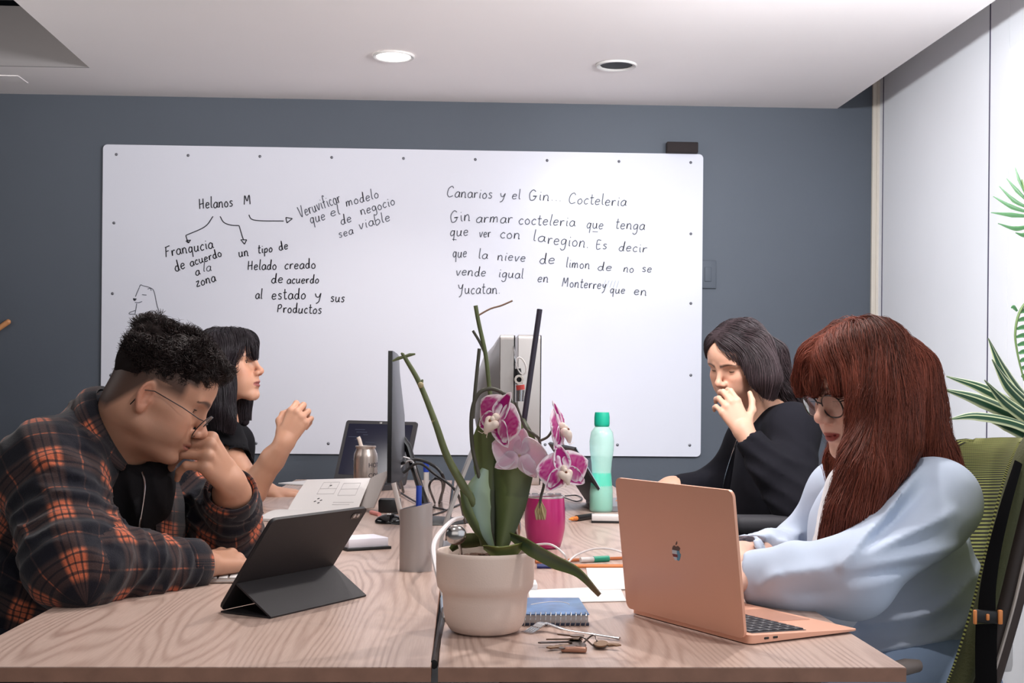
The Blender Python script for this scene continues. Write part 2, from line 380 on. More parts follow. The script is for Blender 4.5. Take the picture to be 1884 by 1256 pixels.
GL = {  # single-stroke letters: x 0..w, y 0 baseline, 1 x-height, 2 ascender, -0.8 descender
 'a': (.9, [[(.8, .85), (.45, 1), (.1, .6), (.15, .1), (.5, 0), (.75, .4), (.8, .95), (.78, .3), (.95, 0)]]),
 'b': (.9, [[(.1, 2), (.1, 0), (.5, 0), (.8, .4), (.6, .95), (.1, .7)]]),
 'c': (.75, [[(.7, .85), (.4, 1), (.08, .5), (.3, 0), (.7, .12)]]),
 'd': (.95, [[(.7, .8), (.35, .9), (.08, .4), (.3, 0), (.65, .2), (.75, 2), (.75, .3), (.9, 0)]]),
 'e': (.85, [[(.1, .5), (.7, .6), (.6, .95), (.25, .9), (.08, .4), (.3, 0), (.75, .15)]]),
 'f': (.7, [[(.7, 1.8), (.4, 2), (.3, 1.4), (.28, -.1)], [(.0, .95), (.6, 1)]]),
 'g': (.9, [[(.75, .9), (.4, 1), (.1, .6), (.25, .1), (.65, .3), (.75, .9), (.75, -.5), (.4, -.85), (.1, -.6)]]),
 'h': (.85, [[(.1, 2), (.1, 0)], [(.1, .6), (.5, 1), (.7, .7), (.72, 0)]]),
 'i': (.4, [[(.2, 1), (.2, .2), (.35, 0)], [(.2, 1.45), (.22, 1.5)]]),
 'l': (.4, [[(.18, 2.1), (.16, .3), (.35, 0)]]),
 'm': (1.3, [[(.08, 1), (.1, 0), (.15, .7), (.4, 1), (.55, .7), (.55, 0), (.6, .7), (.9, 1), (1.05, .6), (1.1, 0)]]),
 'n': (.95, [[(.1, 1), (.12, 0), (.18, .7), (.5, 1), (.72, .7), (.75, 0), (.88, .05)]]),
 'o': (.85, [[(.45, 1), (.1, .6), (.2, .05), (.6, .05), (.75, .55), (.45, 1)]]),
 'p': (.9, [[(.12, 1), (.1, -.8)], [(.12, .7), (.5, 1), (.78, .6), (.5, .1), (.12, .2)]]),
 'q': (.9, [[(.7, .9), (.35, 1), (.1, .5), (.3, .05), (.68, .4), (.72, 1), (.7, -.85)]]),
 'r': (.7, [[(.1, 1), (.14, 0), (.18, .6), (.4, .95), (.68, .92)]]),
 's': (.75, [[(.65, .9), (.35, 1), (.15, .75), (.6, .35), (.45, 0), (.08, .08)]]),
 't': (.65, [[(.3, 1.8), (.28, .2), (.5, 0), (.62, .1)], [(.02, 1.15), (.62, 1.2)]]),
 'u': (.95, [[(.1, 1), (.12, .2), (.4, 0), (.7, .35), (.74, 1), (.74, .2), (.9, 0)]]),
 'v': (.8, [[(.05, 1), (.35, 0), (.72, 1.05)]]),
 'y': (.85, [[(.08, 1), (.2, .45), (.5, .35), (.72, 1)], [(.74, 1.05), (.55, -.4), (.2, -.85)]]),
 'z': (.8, [[(.08, .95), (.65, 1), (.1, .05), (.75, .05)]]),
 '.': (.4, [[(.15, .02), (.2, .06)]]),
 'C': (1.2, [[(1.0, 1.6), (.7, 1.95), (.2, 1.5), (.1, .5), (.5, -.02), (1.1, .25)]]),
 'E': (1.0, [[(.85, 1.8), (.2, 1.75), (.2, .05), (.85, .1)], [(.2, .95), (.7, 1)]]),
 'F': (1.0, [[(.2, 1.8), (.15, 0)], [(.05, 1.7), (.9, 1.9)], [(.18, .95), (.7, 1.05)]]),
 'G': (1.3, [[(1.0, 1.65), (.6, 1.9), (.15, 1.2), (.3, .1), (.8, .1), (1.05, .7), (.65, .75), (1.2, .8)]]),
 'H': (1.1, [[(.12, 1.8), (.1, 0)], [(.85, 1.8), (.85, 0)], [(.0, .8), (.98, .95)]]),
 'M': (1.4, [[(.08, 0), (.2, 1.8), (.6, .7), (1.0, 1.85), (1.15, 0)]]),
 'P': (1.0, [[(.15, 1.5), (.13, 0)], [(.1, 1.4), (.6, 1.55), (.8, 1.15), (.5, .75), (.15, .75)]]),
 'V': (1.1, [[(.05, 1.8), (.45, 0), (1.0, 1.9)]]),
 'Y': (1.1, [[(.1, 1.6), (.3, 1), (.65, .95), (.9, 1.6)], [(.92, 1.7), (.7, -.2), (.3, -.7)]]),
}
def ribbon(b, pts, w):
    """flat ink stroke lying on the board (world x,z)"""
    p = np.asarray(pts, float); T = np.gradient(p, axis=0); T /= np.linalg.norm(T, axis=1)[:, None] + 1e-9
    N = np.stack([-T[:, 1], T[:, 0]], 1) * w / 2
    V = []; n = len(p)
    for i in range(n): V += [(p[i, 0] + N[i, 0], YB - .0012, p[i, 1] + N[i, 1]), (p[i, 0] - N[i, 0], YB - .0012, p[i, 1] - N[i, 1])]
    b.add(V, [(2 * i, 2 * i + 1, 2 * i + 3, 2 * i + 2) for i in range(n - 1)])
def word(b, txt, x0, y0, x1, y1, xh=10.0, w=.0042):
    A = PY(x0, y0, YB)[[0, 2]]; B = PY(x1, y1, YB)[[0, 2]]; d = B - A; L = np.linalg.norm(d); d /= L; n = np.array([-d[1], d[0]])
    tot = sum(GL[c][0] for c in txt) + .18 * (len(txt) - 1); sx = L / tot; sy = xh / 451.0; cur = 0
    for c in txt:
        wd, st = GL[c]; jy = random.uniform(-.06, .06); sk = random.uniform(.02, .14)
        for s in st:
            q = crom(s, 6); q = q + RNG.normal(0, .008, q.shape)
            pts = [A + d * ((cur + x + sk * (y - .5)) * sx) + n * ((y + jy) * sy) for x, y in q]; ribbon(b, pts, w)
        cur += wd + .18
def strokes(b, lst, w=.004):
    for s in lst:
        q = crom([PY(x, y, YB)[[0, 2]] for x, y in s], 6); ribbon(b, q, w)
b = MB()
for a in [('Helanos', 367, 384, 429, 379, 10), ('M', 449, 376, 463, 375, 9), ('Franqucia', 305, 473, 393, 456, 10), ('de', 323, 499, 342, 493, 10), ('acuerdo', 351, 490, 409, 471, 8),
          ('a', 361, 507, 369, 504, 8), ('zona', 362, 527, 398, 517, 9), ('un', 440, 473, 458, 470, 9), ('tipo', 475, 466, 502, 463, 8), ('de', 514, 461, 531, 457, 8),
          ('Helado', 456, 496, 509, 495, 9), ('creado', 524, 495, 581, 493, 9), ('de', 499, 520, 521, 520, 9), ('acuerdo', 528, 521, 587, 521, 8), ('al', 470, 549, 483, 549, 9),
          ('estado', 500, 550, 563, 549, 10), ('y', 579, 550, 592, 550, 10), ('sus', 608, 554, 634, 556, 9), ('Productos', 510, 574, 592, 577, 9)]: word(b, *a)
b.build('handwriting', M_ink, wb, world=True, smooth=False)
b = MB()
for a in [('Veruvificar', 553, 400, 628, 371, 11), ('que', 572, 412, 600, 404, 10), ('el', 609, 398, 627, 393, 9), ('modelo', 638, 380, 698, 363, 9), ('de', 628, 413, 648, 407, 9),
          ('negocio', 665, 396, 728, 376, 9), ('sea', 624, 437, 651, 430, 8), ('viable', 662, 422, 719, 405, 9), ('la', 374, 499, 389, 498, 9)]: word(b, *a, w=.0036)
b.build('handwriting', M_ink2, wb, world=True, smooth=False)
b = MB()
for a in [('Canarios', 822, 362, 906, 365, 10), ('y', 919, 364, 930, 365, 9), ('el', 942, 366, 958, 366, 9), ('Gin', 972, 368, 1011, 369, 10), ('...', 1014, 369, 1034, 370, 9), ('Cocteleria', 1046, 374, 1152, 379, 10),
          ('Gin', 828, 409, 866, 406, 11), ('armar', 876, 409, 943, 410, 10), ('cocteleria', 954, 412, 1058, 416, 10), ('que', 1079, 420, 1110, 421, 10), ('tenga', 1132, 420, 1186, 423, 10),
          ('que', 828, 434, 862, 433, 10), ('ver', 882, 436, 903, 436, 9), ('con', 920, 437, 957, 439, 10), ('la', 980, 443, 1003, 445, 10), ('region.', 1007, 448, 1084, 456, 11), ('Es', 1096, 458, 1117, 458, 9), ('decir', 1138, 461, 1190, 464, 9),
          ('que', 833, 473, 859, 473, 10), ('la', 880, 475, 897, 476, 9), ('nieve', 915, 478, 967, 481, 9), ('de', 992, 484, 1021, 485, 10), ('limon', 1041, 491, 1085, 494, 9), ('de', 1099, 497, 1126, 498, 8), ('no', 1147, 500, 1166, 501, 8), ('se', 1181, 500, 1199, 501, 8),
          ('vende', 839, 506, 894, 508, 9), ('igual', 917, 510, 963, 512, 9), ('en', 989, 518, 1009, 519, 9), ('Monterrey', 1034, 527, 1115, 532, 9), ('que', 1122, 539, 1150, 540, 8), ('en', 1166, 542, 1190, 543, 9),
          ('Yucatan.', 842, 540, 921, 540, 10)]: word(b, *a, w=.0038)
strokes(b, [[(1090, 426), (1100, 426.5)], [(832, 440), (840, 441)]], .003)
b.build('handwriting', M_ink2, wb, world=True, smooth=False)
b = MB(); strokes(b, [[(392, 398), (377, 417), (342, 433)], [(342, 433), (344, 440), (347, 446)], [(342, 443), (347, 447)], [(347, 447), (351, 441)], [(343, 442), (350, 442)],
                      [(405, 398), (412, 409), (425, 414), (440, 415)], [(440, 415), (445, 432), (448, 441)], [(443, 441), (454, 441)], [(454, 441), (450, 449)], [(450, 449), (443, 441)],
                      [(458, 395), (463, 403), (479, 406), (522, 406.5)], [(526, 400), (538, 402)], [(538, 402), (528, 410)], [(528, 410), (526, 400)]], .004)
b.build('arrows', M_ink, wb, world=True, smooth=False)
# plain line doodle of a sitting bear
def bz(x, y): return (180 + x / 7.85, 480 + y / 7.85)
b = MB(); strokes(b, [[bz(*p) for p in s] for s in [[(600, 380), (620, 345), (655, 358), (740, 380), (800, 415), (825, 490), (845, 590), (858, 650)], [(858, 650), (880, 720), (885, 830)],
    [(600, 385), (570, 450), (545, 515)], [(640, 485), (705, 492)], [(535, 598), (590, 602), (640, 585)], [(562, 615), (550, 700), (535, 780)], [(540, 715), (470, 740), (455, 765), (530, 768)], [(720, 405), (760, 395), (770, 430)]]], .0028)
strokes(b, [[bz(510, 545), bz(560, 550)], [bz(512, 553), bz(550, 562)], [bz(518, 560), bz(540, 572)]], .005)
b.build('bear_doodle', M_ink2, wb, world=True, smooth=False)

# eraser on the board's top edge, switch plate, rod end
p = PY(1254, 281, YB); er = MB().box((p[0], YB - .008, bz1 + .0225), (.128, .036, .044), .004)
tag(er.build('board_eraser', mat('dark_felt', srgb(42, 34, 34), rough=.9, bump=.3)), 'dark brown felt eraser standing on the top edge of the white board', 'eraser')
p = PY(1307, 505, YW); sp = thing('switch_plate', 'slate-painted switch plate on the wall beside the white board', 'switch', (p[0] - .012, YW, p[2] - .055))
MB().box((0, -.005, .055), (.07, .01, .115), .003).build('plate', M_wall, sp); MB().box((0, -.011, .055), (.028, .006, .06), .002).build('rocker', M_wall, sp)
a, c = PY(-14, 612, YW - .011), PY(15, 592, YW - .011)
b = MB().tube([a + (a - c) * 1.5, a, c], .011, 12); b.sphere(c, .011, 12)
tag(b.build('wooden_rod', mat('tan_wood', srgb(206, 142, 92), rough=.5)), 'tan wooden rod against the slate wall at the far left edge', 'rod')

# ================================================================== DESKS
M_wood = wood_mat('oak_laminate', srgb(192, 168, 156), srgb(140, 111, 99))
M_edge = mat('oak_edge', srgb(146, 108, 90), rough=.5, var=.14, vscale=30)
M_steel = mat('grey_steel_frame', srgb(96, 92, 96), rough=.5, metal=.2)
M_black = mat('black_plastic', srgb(22, 22, 24), rough=.45)
YF = PZ(800, 1227)[1]; YE = 5.0
xl0 = PZ(-109, 1225)[0]; xm0 = PZ(793, 1227)[0]; xm1 = PZ(806, 1227)[0]; xr1 = PZ(1670, 1229)[0]
def desk(x0, x1, label):
    t = thing('desk', label, 'desk', ((x0 + x1) / 2, YF, 0), group='oak desks pushed together')
    w = x1 - x0; L = YE - YF; th = .0175
    MB().box((0, L / 2, TZ - .0006), (w - .0016, L - .0016, .0012)).build('tabletop', M_wood, t, smooth=False)
    MB().box((0, L / 2, TZ - .0012 - th / 2), (w, L, th)).build('edge_band', M_edge, t, smooth=False)
    MB().box((0, .12, TZ - .0187 - .03), (w * .62, .02, .06), .002).build('apron', M_steel, t)
    MB().box((0, L - .12, TZ - .0187 - .03), (w * .62, .02, .06), .002).build('apron', M_steel, t)
    for sx in (-1, 1):
        for yy in (.12, L - .12):
            MB().box((sx * w * .33, yy, (TZ - .0187) / 2), (.04, .05, TZ - .0187), .003).build('leg', M_steel, t)
    return t
desk(xl0, xm0, 'left oak desk with the tablet, sketchbook and pen cup on it')
desk(xm1, xr1, 'right oak desk with the potted orchid and rose gold laptop on it')
b = MB().tube([PZ(798.5, 1222, TZ - .004) , PZ(806, 1180, TZ - .003), PZ(815, 1130, TZ + .001), PZ(819, 1105, TZ + .004)], .0052, 8, flat=1.2)
tag(b.build('power_lead', M_black), 'black flat lead wedged in the gap between the two desks', 'cable')
# ================================================================== IMPLICIT-SURFACE KIT (bodies, clothes, hair)
f32 = np.float32
def sph(p, c, r): return np.linalg.norm(p - np.asarray(c, f32), axis=1) - r
def ell(p, c, r, R=None):
    q = p - np.asarray(c, f32)
    if R is not None: q = q @ np.asarray(R, f32)
    r = np.asarray(r, f32); k0 = np.linalg.norm(q / r, axis=1); k1 = np.linalg.norm(q / (r * r), axis=1)
    return k0 * (k0 - 1) / np.maximum(k1, 1e-9)
def rc(p, a, b, ra, rb):
    a = np.asarray(a, f32); b = np.asarray(b, f32); d = b - a
    t = np.clip(((p - a) @ d) / max(float(d @ d), 1e-12), 0, 1)
    return np.linalg.norm(p - a - t[:, None] * d, axis=1) - (ra + (rb - ra) * t)
def smin(a, b, k):
    h = np.maximum(k - np.abs(a - b), 0) / k
    return np.minimum(a, b) - h * h * k * .25
def smax(a, b, k): return -smin(-a, -b, k)
def chain(p, pts, rs, k=0.0):
    d = None
    for i in range(len(pts) - 1):
        e = rc(p, pts[i], pts[i + 1], rs[i], rs[i + 1]); d = e if d is None else (smin(d, e, k) if k else np.minimum(d, e))
    return d
def seg_t(p, a, b):
    a = np.asarray(a, f32); b = np.asarray(b, f32); d = b - a
    return ((p - a) @ d) / float(d @ d)
def vnoise(p, s, seed=0):
    """smooth sum-of-sines noise, about -1..1"""
    r = np.random.default_rng(seed); o = np.zeros(len(p), f32)
    for i in range(5):
        k = r.normal(0, 1, 3); k *= s / np.linalg.norm(k) * r.uniform(.6, 1.5); o += np.sin(p @ k.astype(f32) + r.uniform(0, 6.28))
    return o / 3
def surf(fn, lo, hi, h, blk=8):
    """polygonise fn<0 inside the box by surface nets on sparse blocks; returns verts, quads"""
    lo = np.asarray(lo, float); hi = np.asarray(hi, float); nb = np.maximum(1, np.ceil((hi - lo) / (h * blk)).astype(int))
    n = nb * blk + 1; vals = np.full(n, 1.0, f32)
    bi = np.stack(np.meshgrid(*[np.arange(k) for k in nb], indexing='ij'), -1).reshape(-1, 3)
    cen = lo + (bi + .5) * blk * h
    d = np.concatenate([fn(c.astype(f32)) for c in np.array_split(cen, max(1, len(cen) // 60000))])
    rad = blk * h * .866
    vals_sign = np.where(d < 0, -1.0, 1.0)
    for (i, j, k), s in zip(bi[np.abs(d) > rad * 1.9], vals_sign[np.abs(d) > rad * 1.9]):
        if s < 0: vals[i * blk:i * blk + blk + 1, j * blk:j * blk + blk + 1, k * blk:k * blk + blk + 1] = -1
    act = bi[np.abs(d) <= rad * 1.9]
    g = np.stack(np.meshgrid(*[np.arange(blk + 1)] * 3, indexing='ij'), -1).reshape(-1, 3)
    CH = 400
    for c0 in range(0, len(act), CH):
        a = act[c0:c0 + CH]; ij = (a[:, None, :] * blk + g[None]).reshape(-1, 3)
        v = fn((lo + ij * h).astype(f32)); vals[ij[:, 0], ij[:, 1], ij[:, 2]] = v
    ins = vals < 0; I = ins.astype(np.int8)
    c = sum(I[a:n[0] - 1 + a, b_:n[1] - 1 + b_, k:n[2] - 1 + k] for a in (0, 1) for b_ in (0, 1) for k in (0, 1))
    cells = np.argwhere((c > 0) & (c < 8)); idx = np.full(c.shape, -1, np.int32); idx[cells[:, 0], cells[:, 1], cells[:, 2]] = np.arange(len(cells))
    pos = np.zeros((len(cells), 3)); cnt = np.zeros(len(cells))
    cr = [(a, b_, k) for a in (0, 1) for b_ in (0, 1) for k in (0, 1)]
    for a in cr:
        for ax in range(3):
            if a[ax]: continue
            e = list(a); e[ax] = 1
            va = vals[cells[:, 0] + a[0], cells[:, 1] + a[1], cells[:, 2] + a[2]].astype(float); vb = vals[cells[:, 0] + e[0], cells[:, 1] + e[1], cells[:, 2] + e[2]].astype(float)
            m = (va < 0) != (vb < 0); t = np.where(m, va / np.where(m, va - vb, 1), 0)
            q = np.zeros((len(cells), 3)); q[:] = a; q[:, ax] += t
            pos += q * m[:, None]; cnt += m
    V = lo + h * (cells + pos / cnt[:, None])
    Q = []
    for ax in range(3):
        u, w = [(1, 2), (2, 0), (0, 1)][ax]
        sl0 = [slice(None)] * 3; sl1 = [slice(None)] * 3; sl0[ax] = slice(0, -1); sl1[ax] = slice(1, None)
        s0 = ins[tuple(sl0)]; s1 = ins[tuple(sl1)]; e = np.argwhere(s0 != s1)
        e = e[(e[:, u] > 0) & (e[:, w] > 0) & (e[:, u] < n[u] - 1) & (e[:, w] < n[w] - 1)]
        def at(du, dw):
            k = e.copy(); k[:, u] += du; k[:, w] += dw; return idx[k[:, 0], k[:, 1], k[:, 2]]
        q = np.stack([at(-1, -1), at(0, -1), at(0, 0), at(-1, 0)], 1)
        fl = ~s0[e[:, 0], e[:, 1], e[:, 2]]; q[fl] = q[fl][:, ::-1]; Q.append(q)
    Q = np.concatenate(Q); Q = Q[(Q >= 0).all(1)]
    return V, Q
def relax(V, Q, it=1, w=.5):
    for _ in range(it):
        acc = np.zeros_like(V); n = np.zeros(len(V))
        for k in range(4):
            a, b = Q[:, k], Q[:, (k + 1) % 4]
            np.add.at(acc, a, V[b]); np.add.at(n, a, 1)
            np.add.at(acc, b, V[a]); np.add.at(n, b, 1)
        V = V + w * (acc / np.maximum(n, 1)[:, None] - V)
    return V
def grad(fn, p, e=1e-3):
    g = np.stack([fn(p + np.eye(3, dtype=f32)[i] * e) - fn(p - np.eye(3, dtype=f32)[i] * e) for i in range(3)], 1)
    return g / (np.linalg.norm(g, axis=1)[:, None] + 1e-9)
def bounds(pts, pad): pts = np.asarray(pts); return pts.min(0) - pad, pts.max(0) + pad
def in_view(fn): return fn

class Frame3:
    def __init__(s, o, fwd, up, sc=1.0):
        s.o = np.asarray(o, float); f = nrm(fwd); u = np.asarray(up, float); u = nrm(u - f * (u @ f)); l = np.cross(u, f)
        s.R = np.stack([f, l, u], 1); s.sc = sc      # columns: forward, left, up
    def to(s, p): return ((np.asarray(p) - s.o) @ s.R / s.sc).astype(f32)
    def fr(s, q): return s.o + np.asarray(q) @ s.R.T * s.sc
def head_frame(nose_or_ear, D, face, pitch, roll, sc, dx=0):
    """face: azimuth of gaze in degrees from +x toward +y; pitch down positive; roll toward left ear positive"""
    a = math.radians(face); p = math.radians(pitch)
    f = np.array([math.cos(a) * math.cos(p), math.sin(a) * math.cos(p), -math.sin(p)])
    up0 = np.array([math.cos(a) * math.sin(p), math.sin(a) * math.sin(p), math.cos(p)])
    left = np.cross(up0, f); r = math.radians(roll); up = up0 * math.cos(r) + left * math.sin(r)
    return Frame3(nose_or_ear, f, up, sc)

EYE = np.array([.0672, .0315, .0115]); ER = .0122
def rotY(v, deg):      # rotate about local y so that +x tips toward +z for positive deg
    a = math.radians(deg); c, s_ = math.cos(a), math.sin(a); return np.array([v[0] * c - v[2] * s_, v[1], v[0] * s_ + v[2] * c])
def head_sdf(q, o):
    """head in its own frame (x forward, y left, z up), origin between the ears"""
    s = q.copy(); s[:, 1] = np.abs(s[:, 1]); sh = o.get('short', 1.0); s[:, 2] = np.where(s[:, 2] < -.03, -.03 + (s[:, 2] + .03) / sh, s[:, 2])
    fat = o.get('fat', 0.0)
    kx, kr = o.get('skull', (-.004, .098)); d = ell(s, (kx, 0, .045), (kr, .075, .088))
    d = smin(d, ell(s, (.033, 0, .052), (.061, .062, .058)), .03)
    d = smin(d, ell(s, (.034, 0, -.028), (.052, .055 + fat * .5, .068)), .03)
    d = smin(d, rc(s, (.006, .046 + fat, -.055), (.068, .014 + fat * .5, -.090), .018, .017), .026)
    d = smin(d, sph(s, (.0755, .005, -.0925), .0150), .016)
    d = smin(d, rc(s, (.018, .060, -.002), (.063, .043, -.013), .012, .0165), .022)
    d = smin(d, ell(s, (.052, .034 + fat * .6, -.044), (.030, .025, .030)), .022)
    d = smin(d, ell(s, (.068, 0, -.052), (.0290, .027, .028)), .02)
    d = smin(d, rc(s, (.076, .042, .030), (.0885, .013, .030), .008, .008), .014)
    if fat: d = smin(d, ell(s, (.035, 0, -.092), (.045, .045, .022)), .02)
    d = smax(d, -sph(s, (.0975, .0335, .0105), .0175), .014)
    # nose
    d = smin(d, rc(s, (.0885, 0, .022), (.1075, 0, -.0165), .0062, .0082), .014)
    d = smin(d, sph(s, (.1095, 0, -.0215), .0098), .009)
    d = smin(d, ell(s, (.0985, .0122, -.0268), (.0108, .0068, .0076)), .007)
    d = smax(d, -ell(s, (.1045, .0062, -.0345), (.0055, .0032, .0045)), .003)
    # lips
    lp = o.get('lip', 1.0)
    y2 = (s[:, 1] / .026) ** 2
    lx = s.copy(); lx[:, 0] += .012 * y2; lx[:, 2] += o.get('smile', 0.0) * -.004 * y2
    d = smin(d, ell(lx, (.0935, 0, -.0525), (.0080, .027, .0062 * lp)), .006)
    d = smin(d, ell(lx, (.0915, 0, -.0655), (.0092, .0225, .0072 * lp)), .006)
    d = smax(d, -ell(lx, (.101, 0, -.0588), (.0085, .0235, .0011 + o.get('mouth', 0) * .004)), .0025)
    d = smax(d, -ell(s, (.098, 0, -.077), (.0065, .016, .0052)), .012)
    # eye globe and lids
    v = s - EYE.astype(f32); R = np.linalg.norm(v, axis=1)
    a1 = math.radians(o.get('lid', 18)); a2 = math.radians(o.get('lid2', -22))
    up = v[:, 2] * math.cos(a1) - v[:, 0] * math.sin(a1); dn = v[:, 2] * math.cos(a2) - v[:, 0] * math.sin(a2)
    d = smin(d, smax(R - ER - .0018, -up, .001), .005)
    d = smin(d, smax(R - ER - .0016, dn, .001), .006)
    d = np.minimum(d, R - ER + .0008)
    # ear
    if o.get('ear', 1):
        c = np.array([-.008, .0755, -.002], f32)
        ta, tb = math.radians(14), math.radians(24)
        ex = np.array([math.cos(tb), -math.sin(tb), 0]); ez = np.array([-math.sin(ta), 0.05, math.cos(ta)]); ez = nrm(ez - ex * (ez @ ex)); ey = np.cross(ez, ex)
        e = ((s - c) @ np.stack([ex, ey, ez], 1)).astype(f32) / o.get('ear_s', .92)
        e2 = e.copy(); e2[:, 0] *= np.where(e[:, 2] < 0, 1.0 + .35 * np.clip(-e[:, 2] / .03, 0, 1), 1.0)
        disc = ell(e2, (0, -.001, 0), (.0175, .0055, .0315))
        disc = smax(disc, -ell(e2, (.0030, .0075, .000), (.0110, .0095, .0215)), .003); disc = smax(disc, -sph(e2, (.0050, .0045, -.006), .0085), .002)
        rr = np.sqrt((e2[:, 0] / .0155) ** 2 + (e2[:, 2] / .0295) ** 2); rim = np.sqrt(((rr - 1) * .0165) ** 2 + (e2[:, 1] - .003) ** 2) - .0030
        rim = smax(rim, (e2[:, 0] - .012), .003)
        disc = smin(disc, rim, .003)
        ah = np.sqrt((np.sqrt(((e2[:, 0] + .001) / .009) ** 2 + ((e2[:, 2] - .002) / .018) ** 2) * .009 - .009) ** 2 + (e2[:, 1] - .001) ** 2) - .0022
        disc = smin(disc, smax(ah, e2[:, 0] - .003, .002), .002)
        disc = smin(disc, sph(e2, (.0125, .001, -.006), .0050), .004); disc = smin(disc, sph(e2, (.003, .000, -.027), .0068), .006)
        d = smin(d, disc, .006)
    return d
def skin_color(q, o):
    """albedo over the head: skin, lips, brows, beard shadow (things that belong to the skin itself)"""
    s = q.copy(); s[:, 1] = np.abs(s[:, 1]); n = len(q); s[:, 2] = np.where(s[:, 2] < -.03, -.03 + (s[:, 2] + .03) / o.get('short', 1.0), s[:, 2])
    base = np.array(o['skin'][:3]); c = np.tile(base, (n, 1))
    c *= (1 + .05 * vnoise(q, 60, 3))[:, None]
    def blend(m, col):
        nonlocal c
        m = np.clip(m, 0, 1)[:, None]; c = c * (1 - m) + np.asarray(col[:3]) * m
    red = base * np.array([1.05, .80, .76])
    blend(.55 * np.exp(-(np.linalg.norm((s - np.array([.062, .042, -.022], f32)) / np.array([.03, .025, .02], f32), axis=1)) ** 2), red)
    blend(.5 * np.exp(-(np.linalg.norm((s - np.array([.108, .0, -.022], f32)) / .018, axis=1)) ** 2), red)
    blend(.7 * np.exp(-(np.linalg.norm((s - np.array([-.010, .082, -.004], f32)) / np.array([.03, .012, .034], f32), axis=1)) ** 4), red)
    y2 = (s[:, 1] / .026) ** 2
    zz = s[:, 2] + o.get('smile', 0.0) * -.004 * y2
    lm = ((zz + .0590) / np.where(zz > -.0590, .0085, .0105)) ** 2 + (s[:, 1] / .0235) ** 2
    blend((1.15 - lm) * 4 * (s[:, 0] > .062), o['lips'])
    if o.get('shadow'):
        m = np.clip((-.03 - s[:, 2]) / .02, 0, 1) * np.clip((s[:, 0] - .0) / .03, 0, 1) * o['shadow']; blend(m, base * .55)
    # brows
    t = np.clip((s[:, 1] - .012) / .040, 0, 1); bz = .0305 + .0055 * np.sin(t * 2.6) - .004 * t; w = .0048 * (1 - .65 * t) * o.get('brow_w', 1)
    bm = np.clip(1.4 - np.abs(s[:, 2] - bz) / w, 0, 1) * (s[:, 0] > .04) * (s[:, 1] > .009) * (s[:, 1] < .054)
    blend(bm * .85, o['brow'])
    if o.get('stubble'):
        z = s[:, 2]; lim = o['stubble'] - .075 * np.clip((-s[:, 0] - .015) / .05, 0, 1)
        m = np.clip((z - lim + .35 * np.maximum(s[:, 0], 0) * 0) / .02, 0, 1) * np.clip((.058 - s[:, 0]) / .012, 0, 1)
        m = np.maximum(m, np.clip((z - .045) / .01, 0, 1) * np.clip((.075 - s[:, 0]) / .01, 0, 1))
        blend(m * .88 * (1 - np.clip((s[:, 1] - .074) / .003, 0, 1) * (z < .035)), o['brow'])
    return c
def eye_geo(Fh, o):
    """eyeball islands with iris and pupil rings, plus lash lines; returns V, quads/tris list, colours"""
    V = []; Q = []; C = []
    g = o.get('gaze', (0, -10))
    rings = [0, .09, .17, .2, .38, .46, .5, .7, 1.0, 1.4, 1.9]
    for sy in (1, -1):
        yaw, pit = math.radians(g[0]), math.radians(g[1])
        gx = nrm([math.cos(yaw) * math.cos(pit), math.sin(yaw) * math.cos(pit), math.sin(pit)]); gy = nrm(np.cross([0, 0, 1], gx)); gz = np.cross(gx, gy)
        E = EYE * np.array([1, sy, 1]); base = len(V); n = 20
        for a in rings:
            for k in range(n):
                t = 2 * math.pi * k / n; d = gx * math.cos(a) + (gy * math.cos(t) + gz * math.sin(t)) * math.sin(a)
                V.append(Fh.fr(E + d * (ER + (.0005 if a < .5 else 0))))
                C.append((.006, .005, .005) if a < .19 else (o.get('iris', (.035, .016, .008)) if a < .48 else (.62, .58, .55)))
        for i in range(len(rings) - 1):
            for k in range(n): Q.append((base + i * n + k, base + (i + 1) * n + k, base + (i + 1) * n + (k + 1) % n, base + i * n + (k + 1) % n))
        for el_, r_, th in ((o.get('lid', 18), ER + .0019, o.get('lash', .0011)), (o.get('lid2', -22), ER + .0014, .0004)):
            mb = MB(); pts = []
            for ph in np.linspace(-62, 62, 14):
                d = np.array([math.cos(math.radians(ph)), math.sin(math.radians(ph)), 0]); d = rotY(np.array([d[0], d[1], 0]), el_)
                pts.append(Fh.fr(E + d * (r_ + .0012 * max(0, math.cos(math.radians(ph))) * (th > .0008))))
            rr = th * Fh.sc * np.sin(np.linspace(.35, math.pi - .2, 14))
            mb.tube(pts, rr, 5); o0 = len(V); V += [np.array(v) for v in mb.V]; C += [(.012, .009, .008)] * len(mb.V)
            for f in mb.F:
                if len(f) == 4: Q.append(tuple(i + o0 for i in f))
    return np.array(V), np.array(Q, np.int32), np.array(C)

